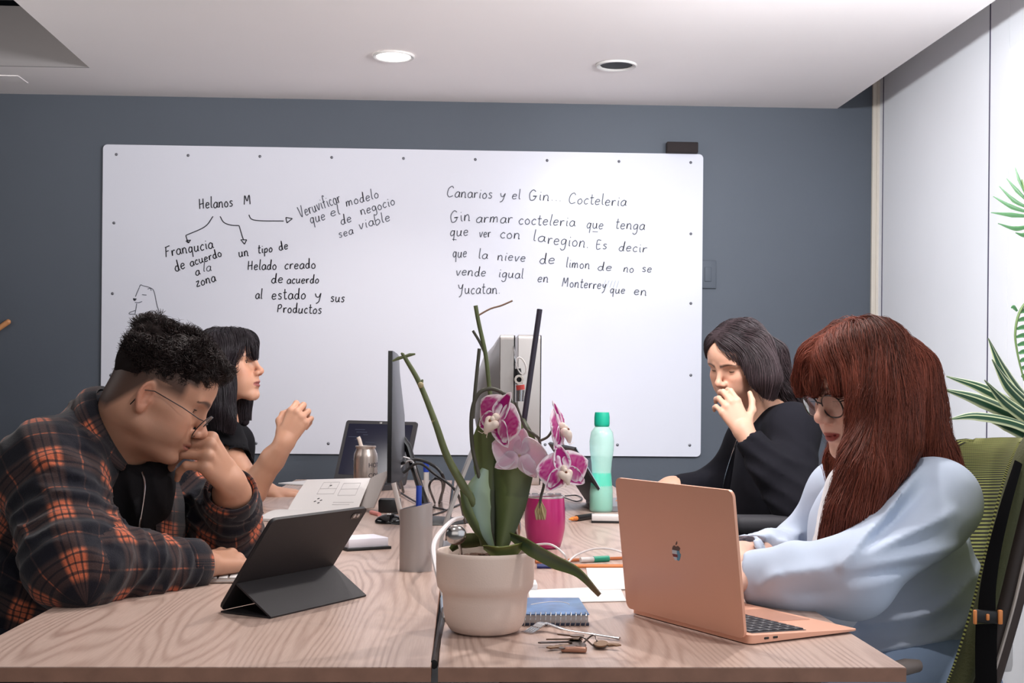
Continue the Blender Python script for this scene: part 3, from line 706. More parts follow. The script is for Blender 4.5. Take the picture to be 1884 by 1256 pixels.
FING = {'index': ((.092, .027, .000), (.044, .027, .022)), 'middle': ((.096, .007, .003), (.049, .030, .023)),
        'ring': ((.089, -.013, .001), (.045, .028, .022)), 'pinky': ((.079, -.031, -.003), (.035, .022, .020))}
def hand_prims(W, f, n, right, curls, spread=(6, 1, -4, -10), thumb=None, sc=1.0):
    """round-cone list for a hand. W wrist, f toward the fingers, n out of the back of the hand.
    curls: per finger (mcp,pip,dip) degrees. thumb: list of 3 direction vectors in hand coords (x fingers, y thumb side, z back)."""
    f = nrm(f); n = np.asarray(n, float); n = nrm(n - f * (n @ f)); t = np.cross(n, f) if right else np.cross(f, n)
    R = np.stack([f, t, n], 1); L = lambda q: np.asarray(W, float) + R @ (np.asarray(q, float) * sc)
    pr = []; tips = []; G = []
    for i, k in enumerate(('index', 'middle', 'ring', 'pinky')):
        base, ln = FING[k]; c = curls[i]; sp = math.radians(spread[i]); rr = (.0096, .0098, .0092, .0080)[i]
        pr.append((L((.004, .016 - .0105 * i, 0)), L((base[0] - .002, base[1], base[2] - .003)), .0145 * sc, (.0120 if i < 3 else .0110) * sc, 'palm'))
        p = np.array(base); ang = 0
        for j in range(3):
            ang += math.radians(c[j]); d = np.array([math.cos(ang) * math.cos(sp), math.cos(ang) * math.sin(sp) if True else 0, -math.sin(ang)])
            d = nrm(d); p2 = p + d * ln[j]; r1 = rr * (1, .92, .84)[j]; r2 = rr * (.92, .84, .70)[j]
            pr.append((L(p), L(p2), r1 * sc, r2 * sc, k)); p = p2
        tips.append(L(p)); up_ = np.array([math.sin(ang) * math.cos(sp), math.sin(ang) * math.sin(sp), math.cos(ang)])
        G.append((L(p - d * .004 + up_ * rr * .62), R @ up_, R @ d, rr * sc))
    tb = np.array([.020, .024, -.008]); dirs = thumb or [(.75, .62, -.2), (.9, .42, -.15), (.97, .2, -.1)]
    p = tb
    pr.append((L((.006, .012, -.004)), L(tb), .015 * sc, .0145 * sc, 'palm'))
    for j, ln in enumerate((.043, .033, .026)):
        p2 = p + nrm(dirs[j]) * ln; r1 = (.0145, .0112, .0100)[j]; r2 = (.0112, .0100, .0078)[j]
        pr.append((L(p), L(p2), r1 * sc, r2 * sc, 'palm' if j == 0 else 'thumb')); p = p2
    pr.append((L((.03, -.012, -.010)), L((.06, -.018, -.010)), .013 * sc, .012 * sc, 'palm'))
    pr.append((L((-.03, 0, 0)), L((.006, 0, 0)), .0235 * sc, .0225 * sc, 'palm'))
    return pr, G, L
def hand_fn(pr, extra=()):
    gr = {}
    for a, b, ra, rb, g in pr: gr.setdefault(g, []).append((a, b, ra, rb))
    def fn(p):
        d = None
        for a, b, ra, rb in gr['palm']:
            e = rc(p, a, b, ra, rb); d = e if d is None else smin(d, e, .012)
        for g, l in gr.items():
            if g == 'palm': continue
            e = None
            for a, b, ra, rb in l:
                x = rc(p, a, b, ra, rb); e = x if e is None else smin(e, x, .0035)
            d = smin(d, e, .0065) if g != 'thumb' else smin(d, e, .009)
        for a, b, ra, rb in extra: d = smin(d, rc(p, a, b, ra, rb), .02)
        return d
    return fn
def hand_color(V, G, skin):
    c = np.tile(np.array(skin[:3]), (len(V), 1)) * (1 + .05 * vnoise(V.astype(f32), 90, 5))[:, None]
    for p, up, d, r in G:
        q = V - p; x = q @ d; z = q @ up; y = np.linalg.norm(q - np.outer(x, d) - np.outer(z, up), axis=1)
        m = np.clip(1.3 - ((x - .002) / (r * .95)) ** 2 - (y / (r * .62)) ** 2, 0, 1) * (z > -r * .35)
        c = c * (1 - .75 * m[:, None]) + np.array(skin[:3]) * np.array([1.15, 1.05, 1.05]) * .75 * m[:, None]
    return c
def merge(parts):
    V = []; Q = []; C = []; o = 0
    for v, q, c in parts:
        V.append(v); Q.append(q + o); C.append(c); o += len(v)
    return np.concatenate(V), np.concatenate(Q), np.concatenate(C)

# ---- hair: strands that run along an implicit hair volume
def strands(fn, roots, dirfn, steps, step, depth, width, cols, follow=1.0, wave=0.0, wfreq=60.0, taper=.75, stop=None):
    p = roots.astype(f32); N = len(p); path = [p]; ph = RNG.uniform(0, 6.28, N)
    w0 = nrm(np.array([.3, .8, .5]))
    alive = np.ones(N, bool); last = None
    for s in range(steps):
        g = grad(fn, p); d = dirfn(p, s).astype(f32); fl = (follow * np.clip((g[:, 2] + .85) / .35, 0, 1))[:, None]; d = d - g * np.sum(d * g, 1)[:, None] * fl
        d /= np.linalg.norm(d, axis=1)[:, None] + 1e-9
        if last is not None:
            d = d * .6 + last * .4; d /= np.linalg.norm(d, axis=1)[:, None] + 1e-9
        last = d
        pn = p + d * (step[:, None] if not np.isscalar(step) else step)
        if wave: pn = pn + np.cross(g, d) * (wave * np.sin(ph + s * wfreq))[:, None]
        h = fn(pn) + depth; pn = pn - g * np.clip(h * .7, -.004, .004)[:, None] * fl
        if stop is not None:
            alive &= ~stop(pn.astype(f32)); pn = np.where(alive[:, None], pn, p + d * 1e-5)
        p = pn.astype(f32); path.append(p)
    A = np.stack(path, 1).astype(float)
    for _ in range(3): A[:, 1:-1] = A[:, 1:-1] * .5 + (A[:, :-2] + A[:, 2:]) * .25
    return A
def strand_mesh(paths, width, cols, taper=.8, root=.6):
    """three-sided tapering tubes, one island per strand"""
    N, K, _ = paths.shape
    T = np.gradient(paths, axis=1); T /= np.linalg.norm(T, axis=2)[..., None] + 1e-9
    ref = np.array([.31, .52, .79]); U = np.cross(T, ref); U /= np.linalg.norm(U, axis=2)[..., None] + 1e-9; Wv = np.cross(T, U)
    t = np.linspace(0, 1, K); prof = np.minimum(root + (1 - root) * t * 5, 1) * (1 - taper * t ** 2.2); w = np.asarray(width).reshape(-1, 1) * prof[None]
    V = np.stack([paths + w[..., None] * (math.cos(a) * U + math.sin(a) * Wv) for a in (0, 2.094, 4.189)], 2)   # N,K,3,3
    idx = np.arange(N * K * 3).reshape(N, K, 3)
    Q = np.stack([np.stack([idx[:, :-1, a], idx[:, :-1, (a + 1) % 3], idx[:, 1:, (a + 1) % 3], idx[:, 1:, a]], -1) for a in range(3)], 2).reshape(-1, 4)
    C = np.repeat(np.asarray(cols), K * 3, axis=0)
    return V.reshape(-1, 3), Q, C
def surf_points(V, Q, n, mask=None):
    a = V[Q[:, 0]]; b_ = V[Q[:, 1]]; c = V[Q[:, 2]]; d = V[Q[:, 3]]
    ar = np.linalg.norm(np.cross(c - a, d - b_), axis=1); cen = (a + b_ + c + d) / 4
    if mask is not None: ar = ar * mask(cen)
    ids = RNG.choice(len(Q), n, p=ar / ar.sum()); u = RNG.uniform(0, 1, (n, 1)); v = RNG.uniform(0, 1, (n, 1))
    return (a[ids] * (1 - u) + b_[ids] * u) * (1 - v) + (d[ids] * (1 - u) + c[ids] * u) * v
VIEW = nrm(_f)
def on_cloth(fn, px, py, d0, d1, lift=.002):
    """first point of an implicit surface met along a sight line"""
    Ds = np.arange(d0, d1, .002); pts = np.array([P(px, py, d) for d in Ds]); v = fn(pts.astype(f32)); k = int(np.argmax(v < lift)) if (v < lift).any() else len(Ds) - 1
    return pts[k]
def fold_dist(p, a, b, squash=.05):
    """distance to a crease from a to b, lenient along the viewing depth so the crease lands on the cloth"""
    a = np.asarray(a, f32); b = np.asarray(b, f32)
    v = (p - CAM.astype(f32)); v = v / np.linalg.norm(v, axis=1)[:, None]
    d = b - a; w = p - a; aw = np.sum(w * v, 1); ad = v @ d
    w = w - v * (aw * (1 - squash))[:, None]; dd = d[None] - v * (ad * (1 - squash))[:, None]
    t = np.clip(np.sum(w * dd, 1) / np.sum(dd * dd, 1), 0, 1); q = w - t[:, None] * dd
    return np.linalg.norm(q, axis=1), t
def folds(p, d, lst):
    """lst of (A, B, width, height): raised (or sunken) creases that fade at both ends"""
    for A, B_, w, h in lst:
        r, t = fold_dist(p, A, B_); d = d - h * (.45 * np.exp(-(r / w) ** 2) + .85 * np.exp(-r / w * 1.1)) * np.clip(np.sin(np.clip(t, 0, 1) * math.pi), 0, 1) ** .8
    return d
# ================================================================== PEOPLE
M_skin = mat('skin', (.5, .3, .2, 1), rough=.48, attr=True, sss=.12, spec=.4, bump=.12, bscale=900)
M_hair = mat('hair', (.02, .015, .012, 1), rough=.46, attr=True, spec=.28, aniso=.5)
M_hairbase = mat('hair_under', (.02, .015, .012, 1), rough=.8, attr=True, spec=.1)
M_metalframe = mat('thin_metal', srgb(60, 56, 58), rough=.3, metal=.8)
M_lens = mat('spectacle_lens', (1, 1, 1, 1), rough=.02, trans=1.0, alpha=.30, spec=.6)
M_silver = mat('silver', srgb(190, 190, 192), rough=.25, metal=1.0)
LOOSE = 0

class Garment:
    """cloth as tapered limbs blended together, with creases; corner UVs follow each limb"""
    def __init__(s): s.ch = []; s.fo = []; s.ex = []; s.k = .03; s.noise = []; s.sub = []; s.rid = []
    def limb(s, pts, rs, cut=False, k=None, hollow=.005, flat=None):
        s.ch.append(dict(p=[np.asarray(a, float) for a in pts], r=rs, cut=cut, k=k or s.k, hollow=hollow, flat=flat)); return s
    def raw(s, p):
        d = None
        for c in s.ch:
            pts = c['p']; pp = p
            if c['flat'] is not None:
                ax, sc = c['flat']; ax = nrm(ax).astype(f32); o = np.asarray(pts[0], f32); pp = p - ((p - o) @ ax)[:, None] * ax * (1 - 1 / sc)
            e = chain(pp, pts, c['r'], .02)
            if c['cut']:
                dr = nrm(pts[-1] - pts[-2]).astype(f32); w = np.asarray(pts[-1], f32)
                e = smax(e, (p - w) @ dr, .004)
                e = smax(e, -rc(p, w - dr * .035, w + dr * .05, c['r'][-1] - c['hollow'] - .003, c['r'][-1] - c['hollow']), .002)
            d = e if d is None else smin(d, e, c['k'])
        return d
    def fn(s, p):
        d = s.raw(p)
        for a, sc_, seed in s.noise: d = d - a * vnoise(p, sc_, seed)
        d = folds(p, d, s.fo)
        for c, rad, dr, lam, amp, seed in s.rid:      # ridged wrinkles across direction dr, fading away from c
            m = np.exp(-(np.linalg.norm((p - np.asarray(c, f32)), axis=1) / rad) ** 2)
            ph = (p @ nrm(dr).astype(f32)) / lam + .55 * vnoise(p, 9, seed) + .22 * vnoise(p, 26, seed + 1)
            d = d - amp * m * ((1 - np.abs(np.sin(math.pi * ph))) ** 1.3 - .35) * (.65 + .35 * vnoise(p, 16, seed + 2))
        for f in s.sub: d = smax(d, -f(p), .006)
        for f, k in s.ex: d = smin(d, f(p), k)
        return d
    def uv(s, V, Q):
        cen = V[Q].mean(1).astype(f32); best = None; bid = None; fr_ = []
        k = 0
        for c in s.ch:
            acc = 0.0
            for i in range(len(c['p']) - 1):
                a, b_ = c['p'][i], c['p'][i + 1]; e = rc(cen, a, b_, c['r'][i], c['r'][i + 1]) + 0
                ax = nrm(b_ - a); ref = np.array([.15, .35, .9]) if abs(ax[2]) < .8 else np.array([.9, .3, .1]); x = nrm(np.cross(ax, ref)); y = np.cross(ax, x)
                fr_.append((a, ax, x, y, (c['r'][i] + c['r'][i + 1]) / 2, acc)); acc += np.linalg.norm(b_ - a)
                if best is None: best = e.copy(); bid = np.zeros(len(e), int)
                else:
                    m = e < best; best[m] = e[m]; bid[m] = k
                k += 1
        uv = np.zeros((len(Q), 4, 2))
        for k, (a, ax, x, y, r, acc) in enumerate(fr_):
            m = bid == k
            if not m.any(): continue
            q = V[Q[m]] - a; ang = np.arctan2(q @ y, q @ x); a0 = ang[:, :1]; ang = a0 + (ang - a0 + math.pi) % (2 * math.pi) - math.pi
            uv[m, :, 0] = ang * r; uv[m, :, 1] = q @ ax + acc
        return uv.reshape(-1, 2)
    def build(s, name, m, parent, h, pad=.05, lo=None, hi=None):
        pts = np.concatenate([np.array(c['p']) for c in s.ch]); rm = max(max(c['r']) for c in s.ch)
        l, g = bounds(pts, rm + pad)
        if lo is not None: l = np.maximum(l, lo)
        if hi is not None: g = np.minimum(g, hi)
        V, Q = surf(s.fn, l, g, h); V = relax(V, Q, 1, .4)
        return mk(name, V, Q, m, parent, world=True, angle=0, uv=s.uv(V, Q)), V, Q

def cloth_mat(name, col, rough=.9, sheen=.0, weave=900, wr=.25, var=.06):
    return mat(name, col, rough=rough, sheen=sheen, bump=wr, bscale=weave, var=var, vscale=14, spec=.2)
def plaid_mat():
    m = mat('plaid_flannel', srgb(30, 30, 42), rough=.9, sheen=.15, spec=.15); g = NT(m)
    uvn = g.n('ShaderNodeUVMap'); uvn.uv_map = 'UVMap'; sp = g.n('ShaderNodeSeparateXYZ'); g.l(uvn.outputs[0], sp.inputs[0])
    def band(v, per, ctr, w, soft=.3):
        t = g.math('FRACT', g.math('MULTIPLY_ADD', v, 1 / per, 10.0)); t = g.math('ABSOLUTE', g.math('SUBTRACT', t, ctr))
        x = g.n('ShaderNodeMapRange'); x.inputs['From Min'].default_value = w; x.inputs['From Max'].default_value = w * (1 - soft) - .004
        g.l(t, x.inputs['Value']); return x.outputs['Result']
    def warp(v):
        wide = band(v, .112, .5, .21); l1 = band(v, .112, .40, .022); l2 = band(v, .112, .60, .022); l3 = band(v, .112, .5, .014)
        dark = g.math('MAXIMUM', l1, g.math('MAXIMUM', l2, l3))
        w = g.math('SUBTRACT', wide, g.math('MULTIPLY', dark, .75)); w.node.use_clamp = True
        thin = band(v, .112, .04, .018)
        return g.math('MAXIMUM', w, g.math('MULTIPLY', thin, .55))
    a, b_ = warp(sp.outputs[0]), warp(sp.outputs[1])
    s = g.math('MULTIPLY_ADD', a, .5, g.math('MULTIPLY', b_, .5))
    pr = g.math('MULTIPLY', a, b_)
    f = g.math('MULTIPLY_ADD', pr, .62, g.math('MULTIPLY', s, .40)); f.node.use_clamp = True
    r = g.n('ShaderNodeValToRGB'); e = r.color_ramp.elements
    e[0].position = 0; e[0].color = srgb(20, 20, 30); e[1].position = 1; e[1].color = srgb(186, 98, 70)
    q = r.color_ramp.elements.new(.2); q.color = srgb(58, 44, 44); q = r.color_ramp.elements.new(.55); q.color = srgb(116, 68, 54)
    g.l(f, r.inputs[0])
    tc = g.n('ShaderNodeTexCoord'); n = g.n('ShaderNodeTexNoise'); n.inputs['Scale'].default_value = 420; n.inputs['Detail'].default_value = 3; g.l(tc.outputs['Object'], n.inputs['Vector'])
    mr = g.math('MULTIPLY_ADD', n.outputs['Fac'], .9, .5); cc = g.n('ShaderNodeCombineColor')
    for i in range(3): g.l(mr, cc.inputs[i])
    g.l(g.mix(1.0, r.outputs[0], cc.outputs[0], 'MULTIPLY'), g.b.inputs['Base Color'])
    bp = g.n('ShaderNodeBump'); bp.inputs['Strength'].default_value = .25; bp.inputs['Distance'].default_value = .002; g.l(n.outputs['Fac'], bp.inputs['Height']); g.l(bp.outputs['Normal'], g.b.inputs['Normal'])
    return m
def lin(*c): return np.array(srgb(*c)[:3])

def build_body(t, Hd, o, neck, hands, torso, h_head=.002, lo_clip=None):
    """one continuous-looking body mesh: head and neck, hands with forearms, hidden torso; neck = (local start, world end, r0, r1)"""
    nl0 = Hd.fr(neck[0]); n1 = np.asarray(neck[1], float)
    def fn(p):
        d = head_sdf(Hd.to(p), o) * Hd.sc
        return smin(d, rc(p, nl0, n1, neck[2], neck[3]), .03)
    cs = np.array([Hd.fr((x, y, z)) for x in (-.125, .145) for y in (-.1, .1) for z in (-.125, .145)] + [n1 - .03, n1 + .03])
    V, Q = surf(fn, cs.min(0) - .01, cs.max(0) + .01, h_head)
    parts = [(V, Q, skin_color(Hd.to(V), o))]
    ev, eq, ec = eye_geo(Hd, o); parts.append((ev, eq, ec))
    for pr, G, L, extra, hh in hands:
        f = hand_fn(pr, extra); pts = np.array([a for a, *_ in pr] + [b_ for _, b_, *_ in pr] + [e[0] for e in extra] + [e[1] for e in extra])
        l, g = bounds(pts, .045); v, q = surf(f, l, g, hh); parts.append((v, q, hand_color(v, G, o['skin'])))
    if torso:
        def ft(p): return chain(p, torso[0], torso[1], .03)
        l, g = bounds(np.array(torso[0]), max(torso[1]) + .02); v, q = surf(ft, l, g, .012); parts.append((v, q, np.tile(np.array(o['skin'][:3]), (len(v), 1))))
    V, Q, C = merge(parts)
    return mk('body', V, Q, M_skin, t, world=True, angle=0, col=C), fn

def glasses(t, Hd, w, hgt, z0, xf, metal, rim, label=None, temple_up=.012, tilt=10, square=.0):
    """spectacles in the head frame: two rims, bridge, temples, lenses"""
    gm = MB(); lens = MB(); hinge = []
    A = np.linspace(0, 2 * math.pi, 33)
    for sy in (1, -1):
        pts = []
        for a in A[:-1]:
            ca, sa = math.cos(a), math.sin(a)
            if square: ca = math.copysign(abs(ca) ** (1 - square), ca); sa = math.copysign(abs(sa) ** (1 - square), sa)
            y = .0325 + w / 2 * ca; z = z0 + hgt / 2 * sa
            x = xf + (z - z0) * math.tan(math.radians(tilt)) - .06 * (y - .02) ** 2 * 10 - .004 * (y > .03) * (y - .03) / .03
            pts.append((x, sy * y, z))
        W_ = [Hd.fr(p) for p in pts]; gm.tube(W_ + [W_[0], W_[1]], rim, 6, caps=False)
        c = np.mean(W_, 0); n0 = len(lens.V); fwd = Hd.R[:, 0] * .0005
        lens.V += [tuple(c + fwd * 4)] + [tuple(p) for p in W_]; k = len(W_)
        lens.F += [(n0, n0 + 1 + i, n0 + 1 + (i + 1) % k) if sy > 0 else (n0, n0 + 1 + (i + 1) % k, n0 + 1 + i) for i in range(k)]
        hx = xf - .010; hp = (hx, sy * (.0325 + w / 2 + .002), z0 + hgt * .22)
        gm.tube([Hd.fr((xf - .002, sy * (.0325 + w / 2 - .001), z0 + hgt * .22)), Hd.fr(hp), Hd.fr((hx - .035, sy * .0745, z0 + hgt * .22 + temple_up * .5)), Hd.fr((.004, sy * .0800, z0 + hgt * .2 + temple_up)), Hd.fr((-.014, sy * .0800, z0 + hgt * .2 + temple_up - .006)), Hd.fr((-.024, sy * .079, z0 - .018))], rim * .9, 6)
    gm.tube(crom([Hd.fr((xf + .001, -.0325 + w / 2 - .001, z0 + .005)), Hd.fr((xf + .005, 0, z0 + .009)), Hd.fr((xf + .001, .0325 - w / 2 + .001, z0 + .005))], 5), rim, 6)
    g = gm.build('eyeglasses', metal, t, world=True, angle=0)
    if label: g['label'] = label
    l = lens.build('lens', M_lens, g, angle=0)
    inv = np.array((t.matrix_world).inverted()); V = np.array(lens.V) @ inv[:3, :3].T + inv[:3, 3]; l.data.vertices.foreach_set('co', V.astype(np.float32).ravel())
    return g

def lower_body(t, hip, sgn, m, mshoe):
    """seated thighs, shins and shoes under the desk; sgn +1 faces +x"""
    hx, hy, hz = [float(v) for v in hip]; g = Garment(); g.k = .05
    g.limb([(hx, hy - .07, hz), (hx, hy + .07, hz)], [.135, .135])
    for s in (-1, 1):
        g.limb([(hx, hy + s * .09, hz - .01), (hx + sgn * .42, hy + s * .11, hz - .01), (hx + sgn * .40, hy + s * .11, .10)], [.092, .068, .045])
    g.build('trousers', m, t, .016)
    for s in (-1, 1):
        MB().sphere((0, 0, 0), 1, 20, Matrix.Translation((hx + sgn * .46, hy + s * .11, .045)) @ Matrix.Diagonal((.135, .048, .045, 1))).build('shoe', mshoe, t, world=True)
# ------------------------------------------------------------------ person 1: man in plaid, near left
def man():
    t = thing('person', 'person with short curly dark hair and glasses in an orange plaid shirt', 'person', P(60, 1200, 2.4) * np.array([1, 1, 0]))
    Hd = head_frame(P(281, 733, 2.31), 2.31, 8, 25.5, 3, .97)
    o = dict(ear_s=.86, skull=(.003, .091), short=.84, skin=lin(182, 136, 112), lips=lin(160, 98, 88), brow=lin(50, 36, 32), lid=10, lid2=-32, lash=.0014, gaze=(0, -14), fat=.006, lip=1.05, stubble=.012, shadow=.35, brow_w=1.15, smile=.3)
    SN, EN, WN = P(92, 868, 2.22), P(140, 1043, 2.07), P(350, 1040, 2.27)
    SF, EF, WF = P(300, 885, 2.56), P(420, 980, 2.54), P(424, 908, 2.42)
    nb = P(222, 850, 2.38)
    # right hand lying on the keyboard
    f = nrm(P(448, 1024, 2.40) - P(372, 1036, 2.285))
    pr, G, L = hand_prims(P(372, 1037, 2.285), f + np.array([0, 0, .05]), (0, -.45, 1), True, [(38, 30, 14), (36, 28, 14), (34, 26, 14), (28, 24, 14)], (4, 0, -4, -9), [(.6, .5, -.6), (.8, .3, -.5), (.9, .1, -.4)], 1.02)
    h1 = (pr, G, L, [(L((-.01, 0, 0)), WN, .025, .030), (WN, EN + (WN - EN) * .3, .03, .034)], .0022)
    # left hand curled against the mouth
    f2 = nrm((-.30, -.66, .69)); n2 = np.array([.95, -.28, .14])
    pr, G, L = hand_prims(P(424, 888, 2.39), f2, n2, False, [(70, 44, 18), (73, 45, 18), (74, 46, 20), (74, 48, 22)], (-3, -1, 2, 6), [(.7, .55, -.5), (.5, .25, -.85), (.3, -.1, -.95)], 1.04)
    h2 = (pr, G, L, [(L((-.005, 0, 0)), WF, .025, .029), (WF, EF + (WF - EF) * .4, .03, .034)], .0022)
    body, bfn = build_body(t, Hd, o, ((-.022, 0, -.03), nb, .062, .070), [h1, h2], ([P(215, 850, 2.38), P(125, 1010, 2.41), P(40, 1230, 2.42)], [.09, .11, .12]))
    # shirt
    g = Garment(); g.k = .05
    g.limb([P(190, 850, 2.40), P(125, 1000, 2.42), P(40, 1240, 2.43)], [.118, .130, .15])
    g.limb([P(205, 800, 2.37), SN], [.062, .080]); g.limb([P(215, 800, 2.40), SF], [.062, .074])
    g.limb([SN, EN + (SN - EN) * .0, EN + (WN - EN) * .05], [.084, .066, .066]); g.limb([EN, EN + (WN - EN) * .5, WN + (WN - EN) * .03], [.066, .060, .043], cut=True)
    g.limb([SF, EF], [.074, .060]); g.limb([EF, EF + (WF - EF) * .5, WF], [.060, .055, .045], cut=True)
    D = 2.1
    for a, b_, w, h in [((40, 860), (134, 822), .009, .008), ((69, 850), (183, 880), .010, .009), ((42, 890), (186, 914), .010, .010), ((46, 936), (150, 912), .009, .008), ((88, 973), (195, 962), .011, .012),
                        ((70, 1000), (190, 996), .010, .007), ((122, 1028), (205, 990), .010, .010), ((150, 985), (222, 1012), .011, -.012), ((170, 1085), (250, 1010), .012, .006), ((240, 1075), (300, 1010), .012, .006), ((300, 1070), (325, 1012), .009, .005),
                        ((15, 940), (60, 1010), .012, .008), ((100, 790), (180, 850), .010, -.008), ((200, 870), (225, 960), .012, .009)]:
        g.fo.append((P(*a, D), P(*b_, D), w * .85, h * 1.0))
    for a, b_, w, h in [((390, 930), (455, 915), .008, .006), ((385, 965), (450, 950), .009, .007), ((340, 900), (400, 960), .012, .010), ((320, 935), (390, 985), .012, .008), ((300, 870), (345, 930), .010, .008)]:
        g.fo.append((P(*a, 2.48), P(*b_, 2.48), w * .85, h * 1.1))
    g.noise = [(.0045, 26, 1), (.0030, 62, 2)]
    g.rid = [(SN * .45 + EN * .55, .13, (EN - SN) + np.array([-.05, 0, .03]), .036, .019, 40), (EN * .45 + WN * .55, .11, (WN - EN) + np.array([0, 0, -.10]), .034, .016, 50),
             (EF * .5 + WF * .5, .11, (WF - EF) + np.array([.02, 0, 0]), .030, .016, 60), (SF, .14, (.3, .1, -1), .04, .018, 70), (P(110, 800, 2.3), .12, (.8, 0, .5), .05, .014, 80), (P(60, 1060, 2.3), .16, (.4, 0, -1), .05, .018, 90)]
    g.sub.append(lambda p: rc(p, Hd.fr((-.02, 0, -.03)), nb, .066, .072))
    g.build('shirt', plaid_mat(), t, .0055)
    # cuffs, collar, zip
    for nm, Wp, Ep, r in (('cuff', WN, EN, .0445), ('cuff', WF, EF, .0465)):
        d = nrm(Wp - Ep); M_ = frame(Wp, np.cross(d, (.1, .2, .9)), d)
        n = 28; V = []; uvs = []
        prof = [(r - .006, -.045), (r + .003, -.05), (r + .0045, -.02), (r + .004, .012), (r + .001, .016), (r - .004, .012), (r - .006, -.03)]
        b = MB().lathe(prof, n, M_); F_ = b.F
        c = b.build(nm, plaid_mat(), t, world=True, angle=0)
        uvl = c.data.uv_layers.new(name='UVMap'); uvl.data.foreach_set('uv', np.array([((i // len(prof)) * 2 * math.pi * r / n, prof[i % len(prof)][1] * 1.0 + .03) for l in c.data.loops for i in (l.vertex_index,)], np.float32).ravel())
        p0 = np.array(M_ @ Vector((0, -r - .004, -.012)))
        btn = MB().sphere(np.array(M_ @ Vector((-(r + .004) * .7, -(r + .004) * .72, -.015))), .006, 10); btn.build('button', M_silver, t, world=True)
    def ring(c, e1, e2, th, lift=0): return c + e1 * math.cos(th) + np.array([0, e2, 0]) * math.sin(th)
    cA, cB = P(219, 781, 2.365), P(203, 806, 2.375); eA, eB = (P(251, 849, 2.365) - P(187, 712, 2.365)) / 2, (P(254, 869, 2.375) - P(150, 742, 2.375)) / 2
    for nm, ths in (('collar', np.linspace(-.12, -math.pi, 26)), ('collar', np.linspace(.30, math.pi, 22))):
        G_ = np.stack([np.stack([ring(cA, eA, .098, th) * (1 - v) + ring(cB, eB, .152, th) * v + nrm(ring(cB, eB, .1, th) - cB) * .012 * math.sin(math.pi * v) for v in np.linspace(0, 1, 8)]) for th in ths])
        c = MB().sheet(G_, .006).build(nm, plaid_mat(), t, world=True, angle=50); nv = len(ths) * 8
        uvl = c.data.uv_layers.new(name='UVMap'); uvl.data.foreach_set('uv', np.array([(((i % nv) // 8) * .011 + .03, ((i % nv) % 8) * .010 + .01) for l in c.data.loops for i in (l.vertex_index,)], np.float32).ravel())
    # dark zipped top under the open shirt
    zf = Garment(); zf.k = .03
    zf.limb([P(232, 885, 2.38), P(185, 1040, 2.41)], [.072, .112], flat=None)
    zf.limb([P(232, 850, 2.375), P(240, 900, 2.36)], [.079, .085])
    zf.sub.append(lambda p: rc(p, Hd.fr((-.02, 0, -.03)), nb, .064, .070)); zf.noise = [(.003, 40, 8)]; zf.rid = [(P(240, 950, 2.27), .12, (1, 0, .25), .045, .016, 95)]
    zf.build('undershirt', cloth_mat('black_knit', srgb(18, 16, 19)), t, .007)
    zpx = crom([(262, 868), (268, 890), (263, 930), (257, 970), (258, 1010)], 6); z = np.array([on_cloth(zf.fn, x, y, 2.18, 2.5) for x, y in zpx])
    for _ in range(4): z[1:-1] = z[1:-1] * .5 + (z[:-2] + z[2:]) * .25
    z = z - VIEW * .003
    MB().tube(z, .0016, 6).build('zipper', M_silver, t, world=True)
    def flap(ie, oe, nm):
        A, B_ = crom(ie, 8), crom(oe, 8); n = len(A); G_ = np.stack([A * (1 - j / 6) + B_ * (j / 6) for j in range(7)], 1)
        for j in range(7): G_[:, j, 1] -= .018 * math.sin(j / 6 * math.pi) + .006 * np.sin(np.arange(n) * .55 + j)
        c = MB().sheet(G_, .004).build(nm, plaid_mat(), t, world=True, angle=50)
        nv = n * 7; uvl = c.data.uv_layers.new(name='UVMap'); uvl.data.foreach_set('uv', np.array([(((i % nv) % 7) * .012 + .02, ((i % nv) // 7) * .009) for l in c.data.loops for i in (l.vertex_index,)], np.float32).ravel())
    flap([P(300, 862, 2.40), P(290, 905, 2.35), P(284, 950, 2.34), P(290, 1000, 2.36), P(300, 1030, 2.38)], [P(325, 868, 2.46), P(335, 915, 2.45), P(340, 960, 2.45), P(335, 1005, 2.45), P(330, 1030, 2.45)], 'placket')
    # glasses
    glasses(t, Hd, .052, .050, -.009, .1055, M_metalframe, .0011, 'thin round wire eyeglasses', tilt=17)
    # hair: short curls on top, faded sides
    def hv(p):
        q = Hd.to(p); ya = np.abs(q[:, 1])
        d = ell(q, (.001, 0, .052), (.096, .0825, .092)); d = smin(d, ell(q, (.058, 0, .100), (.052, .050, .036)), .03); d = smin(d, ell(q, (-.045, 0, .105), (.045, .05, .036)), .03)
        zc = .030 + .10 * (q[:, 0] + .06) - .034 * np.clip((-q[:, 0] - .015) / .05, 0, 1) + np.maximum(q[:, 0] - .056, 0) * .95 - .008 * np.clip(1 - np.abs(q[:, 0] - .045) / .025, 0, 1)
        d = smax(d, (zc - q[:, 2]) * .42 - .002, .012)
        return (d - .0045 * vnoise(q, 100, 11) * np.clip((q[:, 2] - .02) / .05, .2, 1) - .003 * vnoise(q, 210, 12) * np.clip((q[:, 2] - .02) / .05, .2, 1)) * Hd.sc
    cs = np.array([Hd.fr((x, y, z)) for x in (-.12, .13) for y in (-.1, .1) for z in (-.03, .17)])
    V, Q = surf(lambda p: hv(p) + .003, cs.min(0), cs.max(0), .0035)
    hb = mk('hair', V, Q, M_hairbase, t, world=True, angle=0, col=np.tile(lin(30, 23, 22), (len(V), 1)))
    V2, Q2 = V, Q
    N = 17000; roots = surf_points(V2, Q2, N, lambda c: (Hd.to(c)[:, 2] > -.06) * 1.0)
